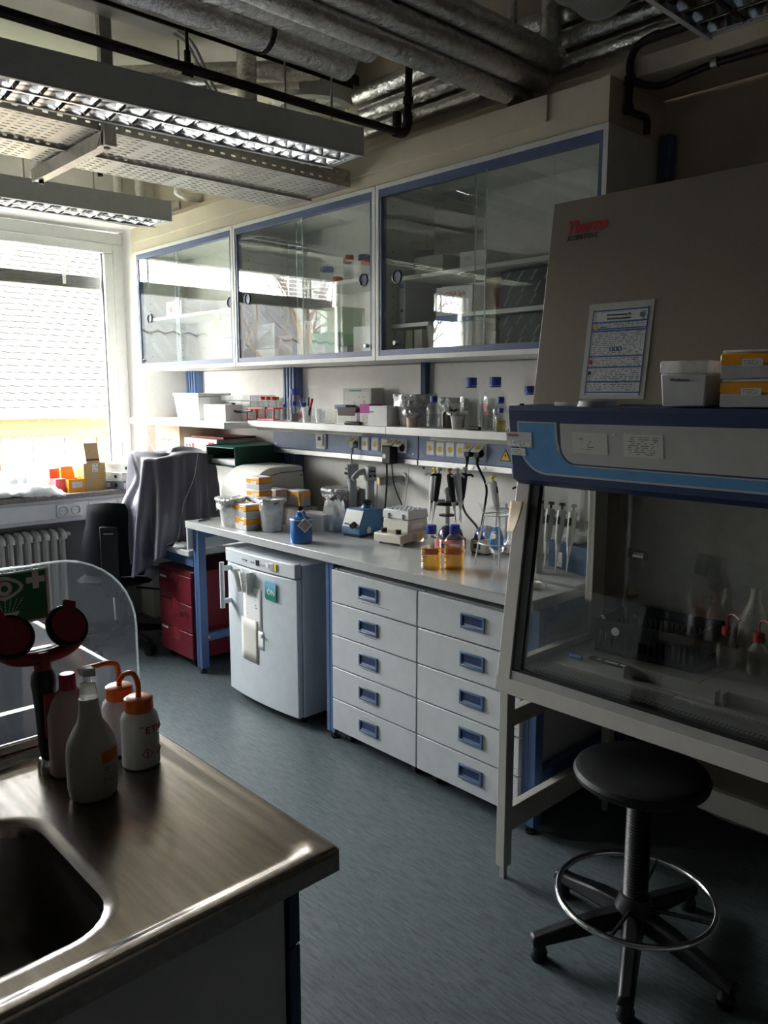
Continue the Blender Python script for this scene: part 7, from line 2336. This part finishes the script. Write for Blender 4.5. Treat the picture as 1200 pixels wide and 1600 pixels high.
foil_cup('small foil rimmed cup with pinkish contents on the shelf edge', (2.67, 2.365, ST), 0.021, 0.033, 0.075, 19, 0.012, content=mat('pinkish_content', (0.45, 0.28, 0.24), 0.6, na=0.1))
screw_bottle('large clear blue capped bottle, first of the tall pair', (2.74, 2.345, ST), 0.052, 0.228, water, 0.60, 'blue capped bottles on the shelf')
screw_bottle('large clear blue capped bottle with red writing, second of the tall pair', (2.76, 2.225, ST), 0.052, 0.230, water, 0.60, 'blue capped bottles on the shelf', (rad(165), 0.3, 5, redprint))
screw_bottle('middle blue capped bottle standing before the tall pair', (2.68, 2.13, ST), 0.033, 0.145, water, 0.4, 'blue capped bottles on the shelf', (rad(170), 0.2, 8, blackprint))
screw_bottle('smallest bottle with pale yellow liquid beside the navy band', (2.645, 2.10, ST), 0.024, 0.098, yellowish, 0.5, 'blue capped bottles on the shelf')
screw_bottle('blue capped bottle with a red band near the safety cabinet', (2.76, 2.04, ST), 0.046, 0.19, water, 0.4, 'blue capped bottles on the shelf', (rad(170), 0.44, 3, redprint))
one('black_marker', MB().cyl((0, -0.035, 0.009), (0, 0.025, 0.009), 0.009, n=12).cyl((0, 0.025, 0.009), (0, 0.04, 0.009), 0.006, n=12), black, 'short black marker lying on the shelf before the tall bottles', 'pen', loc=(2.65, 2.25, ST))

# --- cartons over the desk
kb = carton('pale kraft shipping carton with grey lettering under the deeper shelf', (2.78, 4.94, 1.185), (0.33, 0.30, 0.215), 0, kraftpale)
text('ThermoFisher', 0.036, (-0.1506, 0.125, 0.105), blackprint, kb, name='maker_lettering', sx=0.9)
text('SCIENTIFIC', 0.016, (-0.1506, 0.105, 0.082), blackprint, kb, name='maker_lettering', space=1.5)
obj('small_print', MB().box(-0.1512, -0.15, -0.145, 0.145, 0.012, 0.022).box(-0.1512, -0.15, -0.02, 0.08, 0.16, 0.166), printed('kraft_small_print', (0.72, 0.58, 0.42), (0.15, 0.12, 0.1), lines=1, words=12, cover=0.5, margin=0.0), kb)
wcb = carton('white carton with red fragile marks under the deeper shelf', (2.785, 4.53, 1.185), (0.40, 0.29, 0.14), rad(0), carton_w)
for dy in (0.17, 0.13):
    obj('arrow_mark', MB().prism([(dy - 0.004, 0.025), (dy + 0.004, 0.025), (dy + 0.004, 0.085), (dy + 0.012, 0.085), (dy, 0.105), (dy - 0.012, 0.085), (dy - 0.004, 0.085)], -0.1462, -0.145, 'x'), redprint, wcb, smooth=False)
obj('glass_mark', MB().prism([(0.09 - 0.016, 0.105), (0.09 + 0.016, 0.105), (0.09 + 0.012, 0.075), (0.09 + 0.003, 0.065), (0.09 + 0.003, 0.04), (0.09 - 0.003, 0.04), (0.09 - 0.003, 0.065), (0.09 - 0.012, 0.075)], -0.1462, -0.145, 'x'), redprint, wcb, smooth=False)
obj('red_block', MB().box(-0.1462, -0.145, -0.17, -0.10, 0.06, 0.12), redprint, wcb)
one('red_folder', MB().box(-0.12, 0.13, -0.18, 0.18, 0, 0.012), mat('dull_red_card', (0.30, 0.05, 0.05), 0.6, na=0.05), 'dull red folder lying on the white fragile carton', 'folder', loc=(2.79, 4.5, 1.327), rotz=0.05)
dg = thing('folder_box', 'dark green hanging folder box under the deeper shelf', 'box', (2.745, 4.16, 1.185), rad(2))
obj('box_shell', MB().box(-0.19, 0.19, -0.15, 0.15, 0, 0.003).box(-0.19, 0.19, -0.15, -0.147, 0.003, 0.115).box(-0.19, 0.19, 0.147, 0.15, 0.003, 0.115).box(0.187, 0.19, -0.147, 0.147, 0.003, 0.115), darkgreen, dg, smooth=False)
obj('lid_flap', MB().hexa([(-0.20, -0.15, 0.104), (0.19, -0.15, 0.115), (0.19, 0.15, 0.115), (-0.20, 0.15, 0.104)], [(-0.20, -0.15, 0.108), (0.19, -0.15, 0.119), (0.19, 0.15, 0.119), (-0.20, 0.15, 0.108)]), mat('green_card_flap', (0.03, 0.16, 0.12), 0.5, na=0.06), dg)
obj('papers', MB().box(-0.17, 0.17, -0.13, 0.13, 0.004, 0.03), paper, dg)
one('crumpled_tissue', crumple([(0.05, 0), (0.055, 0.008), (0.04, 0.02), (0.002, 0.022)], 24, 0.012, 21), lightgrey, 'crumpled grey tissue on the desk edge under the dust cover', 'tissue', loc=(2.27, 4.14, 0.722))
one('dark_green_pen', MB().cyl((0, -0.06, 0.006), (0, 0.06, 0.006), 0.005, n=10), darkgreen, 'dark green pen lying at the bench corner', 'pen', loc=(2.30, 3.93, BT), rotz=rad(-60))

# --- window sill
SL = 0.962
cl = MB()


def clothf(u, v):
    x = 1.45 + 0.56 * u
    y = 5.16 + 0.24 * v
    b = math.sin(PI * min(1, max(0, u * 1.0))) ** 0.6 * math.sin(PI * v) ** 0.5
    n_ = noise.noise(Vector((u * 5, v * 4, 1.3))) + 0.6 * noise.noise(Vector((u * 13, v * 9, 4.0)))
    z = SL + 0.006 + 0.155 * b * (0.75 + 0.55 * n_) * (1 - 0.5 * u) + 0.012 * abs(n_)
    if v < 0.12 and u > 0.5:
        z -= (0.12 - v) * 0.28 * (u - .4)
        y -= 0.012
    return (x + 0.02 * n_, y + 0.015 * n_, max(z, SL + 0.004) if v > 0.12 else z + 0.0)


cl.sheet(clothf, 60, 34)
one('white_cloth', cl, mat('white_cotton', (0.82, 0.83, 0.86), 0.9, na=0.02), 'crumpled white lab coat heaped on the window sill', 'cloth', solid=0.002, ang=70)
ob = thing('card_box', 'open orange box with its back flap standing on the sill', 'box', (2.10, 5.265, SL), rad(4))
oc = mat('orange_card', (0.80, 0.33, 0.02), 0.5, na=0.03)
obj('box_shell', MB().box(-0.055, 0.055, -0.05, -0.048, 0, 0.085).box(-0.055, 0.055, 0.048, 0.05, 0, 0.085).box(-0.055, -0.053, -0.048, 0.048, 0, 0.085).box(0.053, 0.055, -0.048, 0.048, 0, 0.085).box(-0.055, 0.055, -0.05, 0.05, 0, 0.002), oc, ob, smooth=False)
obj('back_flap', MB().hexa([(-0.055, 0.048, 0.085), (0.04, 0.048, 0.085), (0.04, 0.05, 0.085), (-0.055, 0.05, 0.085)], [(-0.052, 0.06, 0.165), (0.03, 0.06, 0.165), (0.03, 0.062, 0.165), (-0.052, 0.062, 0.165)]), oc, ob)
obj('front_label', MB().box(-0.032, 0.040, -0.0508, -0.05, 0.03, 0.068), printed('orange_box_print', (0.72, 0.71, 0.68), (0.15, 0.15, 0.15), u='X', lines=4, words=6, cover=0.4, margin=0.12), ob)
rb = thing('card_box', 'bright red carton between the lab coat and the orange box', 'box', (2.015, 5.30, SL), rad(2))
obj('box_shell', MB().box(-0.035, 0.04, -0.045, 0.045, 0, 0.09), mat('pinkish_red_card', (0.75, 0.10, 0.12), 0.5, na=0.03), rb, bevel=0.002)
obj('raised_flap', MB().box(-0.035, 0.03, 0.043, 0.045, 0.09, 0.155), mat('vermilion_card', (0.80, 0.09, 0.03), 0.5, na=0.03), rb)


def check_mat():
    m, t, out = new_mat('yellow_checked_card')
    p = t.nodes.new('ShaderNodeBsdfPrincipled')
    t.links.new(p.outputs[0], out.inputs[0])
    p.inputs['Roughness'].default_value = 0.6
    tc = t.nodes.new('ShaderNodeTexCoord')
    s = t.nodes.new('ShaderNodeSeparateXYZ')
    t.links.new(tc.outputs['Object'], s.inputs[0])
    a = mth(t, 'GREATER_THAN', mth(t, 'FRACT', mth(t, 'MULTIPLY', mth(t, 'ADD', s.outputs[0], 5.0), 62.0)), 0.62)
    b = mth(t, 'GREATER_THAN', mth(t, 'FRACT', mth(t, 'MULTIPLY', s.outputs[2], 62.0)), 0.62)
    f = mth(t, 'MAXIMUM', a, b)
    t.links.new(mixc(t, f, (0.58, 0.36, 0.06), (0.34, 0.28, 0.19)), p.inputs['Base Color'])
    return m


ykc = check_mat()
yb = thing('card_box', 'tall yellow checked carton with an open brown top on the sill', 'box', (2.235, 5.29, SL), rad(3))
obj('box_shell', MB().box(-0.078, 0.078, -0.06, 0.06, 0, 0.185), ykc, yb, bevel=0.002)
obj('raised_flap', MB().hexa([(-0.05, -0.05, 0.186), (0.045, -0.05, 0.186), (0.05, -0.03, 0.186), (-0.05, -0.03, 0.186)], [(-0.068, -0.055, 0.32), (0.025, -0.055, 0.32), (0.025, -0.052, 0.32), (-0.068, -0.052, 0.32)]), kraft, yb)
obj('side_flap', MB().box(0.074, 0.076, -0.04, 0.05, 0.186, 0.25), kraft, yb)
obj('flap_band', MB().hexa([(-0.052, -0.0525, 0.20), (0.04, -0.0525, 0.20), (0.04, -0.05, 0.20), (-0.052, -0.05, 0.20)], [(-0.054, -0.0535, 0.212), (0.039, -0.0535, 0.212), (0.039, -0.05, 0.212), (-0.054, -0.05, 0.212)]), blackprint, yb)
obj('white_label', MB().box(-0.018, 0.022, -0.0608, -0.06, 0.125, 0.18), printed('figure_print', (0.68, 0.68, 0.70), (0.08, 0.08, 0.1), u='X', lines=3, words=4, cover=0.5, margin=0.08), yb)
bnd = mat('binder_grey', (0.16, 0.18, 0.20), 0.5, na=0.05)


def binder(label, loc, rotz, m, tiltx=0.0):
    t = thing('ring_binder', label, 'binder', loc, rotz, 'ring binders piled on the sill')
    obj('cover', MB().box(-0.14, 0.14, -0.11, 0.11, 0, 0.003).box(-0.14, 0.14, -0.11, 0.11, 0.052, 0.055).box(-0.14, -0.137, -0.11, 0.11, 0.003, 0.052), m, t, smooth=False)
    obj('pages', MB().box(-0.13, 0.135, -0.105, 0.105, 0.004, 0.045), paper, t)
    obj('finger_ring', MB().cyl((-0.1415, -0.05, 0.028), (-0.14, -0.05, 0.028), 0.012, n=18), black, t)
    obj('spine_label', MB().box(-0.1408, -0.14, 0.0, 0.08, 0.012, 0.044), pr_small, t)
    t.rotation_euler = (tiltx, 0, rotz)
    return t


binder('grey ring binder at the bottom of the pile on the sill', (2.46, 5.29, SL), rad(28), bnd)
binder('white ring binder in the middle of the pile on the sill', (2.49, 5.30, SL + 0.056), rad(18), carton_w)
binder('white ring binder on top of the pile on the sill', (2.53, 5.31, SL + 0.113), rad(35), carton_w, rad(3))

# --- inside the wall cabinets
CZ, S1, S2, S3, S4 = 1.786, 2.11, 2.165, 2.14, 1.955
b_ = carton('white carton with a red maker mark on the first cabinet shelf', (2.74, 4.86, S1), (0.20, 0.14, 0.10), 0, carton_w)
text('Roth', 0.035, (-0.0708, -0.005, 0.035), redprint, b_, name='maker_lettering')
obj('red_mark', MB().cyl((-0.0708, 0.035, 0.05), (-0.0702, 0.035, 0.05), 0.022, n=14), redprint, b_)
carton('upper white carton on the floor of the first cabinet', (2.70, 4.08, CZ + 0.15), (0.17, 0.2, 0.125), 0, carton_w)
b_ = carton('lower white carton on the floor of the first cabinet', (2.70, 4.08, CZ), (0.18, 0.2, 0.148), 0, carton_w)
obj('handle_slot', MB().box(-0.1008, -0.1, -0.05, -0.03, 0.04, 0.052), black, b_)
one('blue_bottle', MB().lathe([(0.03, 0), (0.03, 0.12), (0.012, 0.15), (0.012, 0.17)], n=20), blue, 'blue bottle standing on the first cabinet shelf', 'bottle', loc=(2.72, 4.05, S1))
# middle cabinet
for i, (y, h, r, cm_, l) in enumerate(((3.35, 0.10, 0.036, bluecap, 'squat blue capped jar on the middle cabinet shelf'), (3.22, 0.135, 0.022, redcap, 'first red capped tube jar on the middle cabinet shelf'), (3.17, 0.14, 0.022, redcap, 'second red capped tube jar on the middle cabinet shelf'), (3.09, 0.135, 0.03, mat('navy_cap', (0.02, 0.04, 0.18), 0.4), 'navy capped jar on the middle cabinet shelf'), (3.04, 0.10, 0.028, redcap, 'low red capped jar on the middle cabinet shelf'), (2.96, 0.175, 0.035, bluecap, 'tall blue capped bottle at the end of the middle cabinet shelf'))):
    t = thing('capped_jar', l, 'jar', (2.74 + 0.03 * (i % 2), y, S2), 0, 'capped jars in the middle cabinet')
    obj('jar_body', MB().lathe([(r, 0), (r, h * 0.78), (r * 0.9, h * 0.84)], n=22), jarglass, t)
    obj('jar_cap', MB().lathe([(r * 1.02, h * 0.82), (r * 1.02, h), (r * 0.95, h + 0.003), (0.001, h + 0.003)], n=22), cm_, t)
one('lidded_pot', MB().lathe([(0.028, 0), (0.028, 0.055), (0.02, 0.06), (0.001, 0.06)], n=20), orange, 'orange lidded pot deep inside the middle cabinet', 'pot', loc=(2.80, 3.395 - 0.06, S2))
carton('upper pale green carton in the middle cabinet', (2.76, 3.25, CZ + 0.135), (0.17, 0.16, 0.13), rad(2), mat('mint_carton', (0.48, 0.66, 0.46), 0.5, na=0.03))
g_ = carton('lower green carton in the middle cabinet', (2.74, 3.25, CZ), (0.21, 0.2, 0.134), rad(1), palegreen)
obj('white_label', MB().box(-0.1008, -0.1, 0.0, 0.07, 0.02, 0.07), pr_small, g_)
carton('small dark carton before the green cartons', (2.63, 3.06, CZ), (0.07, 0.06, 0.06), 0, mat('slate_carton', (0.08, 0.11, 0.14), 0.5, na=0.05))
carton('white carton at the end of the middle cabinet floor', (2.72, 2.93, CZ), (0.17, 0.18, 0.15), 0, carton_w)
carton('silver grey carton in the middle cabinet near the first sliding edge', (2.70, 3.78, CZ + 0.075), (0.16, 0.12, 0.135), rad(2), silver, print_m=pr_box)
carton('white carton below the silver grey carton', (2.70, 3.77, CZ), (0.19, 0.14, 0.073), 0, carton_w)
carton('brown carton beside the silver grey carton', (2.74, 3.62, CZ), (0.13, 0.16, 0.14), 0, mat('dull_brown_carton', (0.25, 0.17, 0.13), 0.7, na=0.06))
carton('pale long carton near the middle of the middle cabinet', (2.76, 3.47, CZ), (0.14, 0.16, 0.21), 0, carton_g)
# last cabinet
ls_ = thing('low_shelf', 'short white shelf board in the last cabinet', 'shelf', (2.74, 2.62, 1.93))
obj('shelf_board', MB().box(2.62, 2.915, 2.50, 2.746, 1.913, 1.93), white, ls_, world=True)
bd = thing('ring_binder', 'pale lilac ring binder standing in the last cabinet', 'binder', (2.76, 2.675, 1.93))
obj('cover', MB().box(-0.13, 0.12, -0.02, -0.017, 0, 0.19).box(-0.13, 0.12, 0.017, 0.02, 0, 0.19).box(-0.13, -0.127, -0.017, 0.017, 0, 0.19), mat('lilac_grey_binder', (0.42, 0.42, 0.52), 0.5, na=0.04), bd, smooth=False)
obj('finger_ring', MB().cyl((-0.1312, 0, 0.06), (-0.13, 0, 0.06), 0.008, n=14), black, bd)
obj('spine_label', MB().box(-0.1306, -0.13, -0.014, 0.014, 0.16, 0.18), blueprint, bd)
for i, y in enumerate((2.70, 2.64, 2.58)):
    one('slim_carton', MB().box(-0.08, 0.08, -0.025, 0.025, 0, 0.115), (carton_g, mat('olive_carton', (0.30, 0.29, 0.20), 0.6), carton_g)[i], ('slim grey carton in the corner of the last cabinet', 'slim olive carton in the corner of the last cabinet', 'slim grey carton beside the white bucket')[i], 'carton', loc=(2.72, y, CZ), bevel=0.002)
bk_ = thing('white_bucket', 'translucent white bucket on the floor of the last cabinet', 'bucket', (2.70, 2.50, CZ))
obj('bucket_body', MB().lathe([(0.05, 0), (0.062, 0.13)], n=32), milky, bk_)
obj('lid', MB().lathe([(0.065, 0.128), (0.065, 0.14), (0.001, 0.142)], n=32), upvc, bk_)
kitred = mat('kit_red_print', (0.55, 0.06, 0.10), 0.5, na=0.0)
k1 = carton('upper white soil kit carton with red lettering in the last cabinet', (2.72, 2.36, CZ + 0.135), (0.21, 0.17, 0.15), 0, carton_w)
text('FastDNA Spin', 0.031, (-0.0862, 0.085, 0.108), kitred, k1, name='kit_lettering', sx=0.85)
text('Kit for Soil', 0.031, (-0.0862, 0.085, 0.07), kitred, k1, name='kit_lettering', sx=0.85)
obj('navy_band', MB().box(-0.0858, -0.085, -0.105, 0.105, 0.0, 0.03), blueprint, k1)
k2 = carton('lower white soil kit carton in the last cabinet', (2.72, 2.36, CZ), (0.21, 0.17, 0.133), 0, carton_w)
text('FastDNA Spin', 0.031, (-0.0862, 0.085, 0.075), blackprint, k2, name='kit_lettering', sx=0.8)
obj('navy_shield', MB().prism([(-0.03, 0.133), (0.03, 0.133), (0.03, 0.115), (0.0, 0.10), (-0.03, 0.115)], -0.0862, -0.0852, 'x'), blueprint, k2)
obj('blue_strip', MB().box(-0.0858, -0.085, -0.10, 0.10, 0.0, 0.025), blueprint, k2)
navk = mat('navy_kit_carton', (0.018, 0.028, 0.055), 0.45, na=0.05)
for i, (y, z, l) in enumerate(((1.99, S4, 'upper navy kit carton with slanted white lettering in the last cabinet'), (1.99, CZ, 'lower navy kit carton with slanted white lettering in the last cabinet'))):
    k = carton(l, (2.74, y, z), (0.27, 0.16, 0.15), 0, navk)
    for r in range(3):
        for c_ in range(4):
            R3 = Matrix.Rotation(0, 3, 'X') @ Matrix(((0, 0, -1), (-1, 0, 0), (0, 1, 0))) @ Matrix.Rotation(rad(52), 3, 'Z')
            text('QIAGEN', 0.013, (-0.0806, 0.115 - 0.066 * c_ - 0.02 * (r % 2), 0.012 + 0.046 * r), lightgrey, k, name='slanted_lettering', rotm=R3)
cdb = carton('brown carton with a red picture in the last cabinet', (2.78, 2.21, S4), (0.11, 0.12, 0.145), 0, kraft)
obj('red_picture', MB().box(-0.0608, -0.06, -0.055, 0.0, 0.02, 0.10), mat('red_picture_print', (0.35, 0.04, 0.06), 0.5, na=0.3, ns=60), cdb)
carton('small brown carton on the floor of the last cabinet', (2.76, 2.20, CZ), (0.12, 0.12, 0.09), 0, mat('grey_brown_carton', (0.22, 0.19, 0.17), 0.7, na=0.06))
w_ = thing('white_box', 'white carton with a red corner print on top of the last cabinet shelf', 'carton', (2.76, 2.30, S3))
obj('box_body', MB().box(-0.08, 0.08, -0.07, 0.07, 0, 0.075), carton_w, w_, bevel=0.002)
obj('corner_print', MB().box(-0.0808, -0.08, -0.01, 0.05, 0.035, 0.06), pr_small, w_)
carton('flat grey carton on the last cabinet shelf near the window end', (2.76, 2.56, S3), (0.18, 0.16, 0.085), 0, carton_g)
one('green_tab', MB().box(-0.01, 0.03, -0.015, 0.015, 0, 0.02), palegreen, 'small green tab on the shelf edge of the last cabinet', 'tab', loc=(2.63, 1.845, S3))
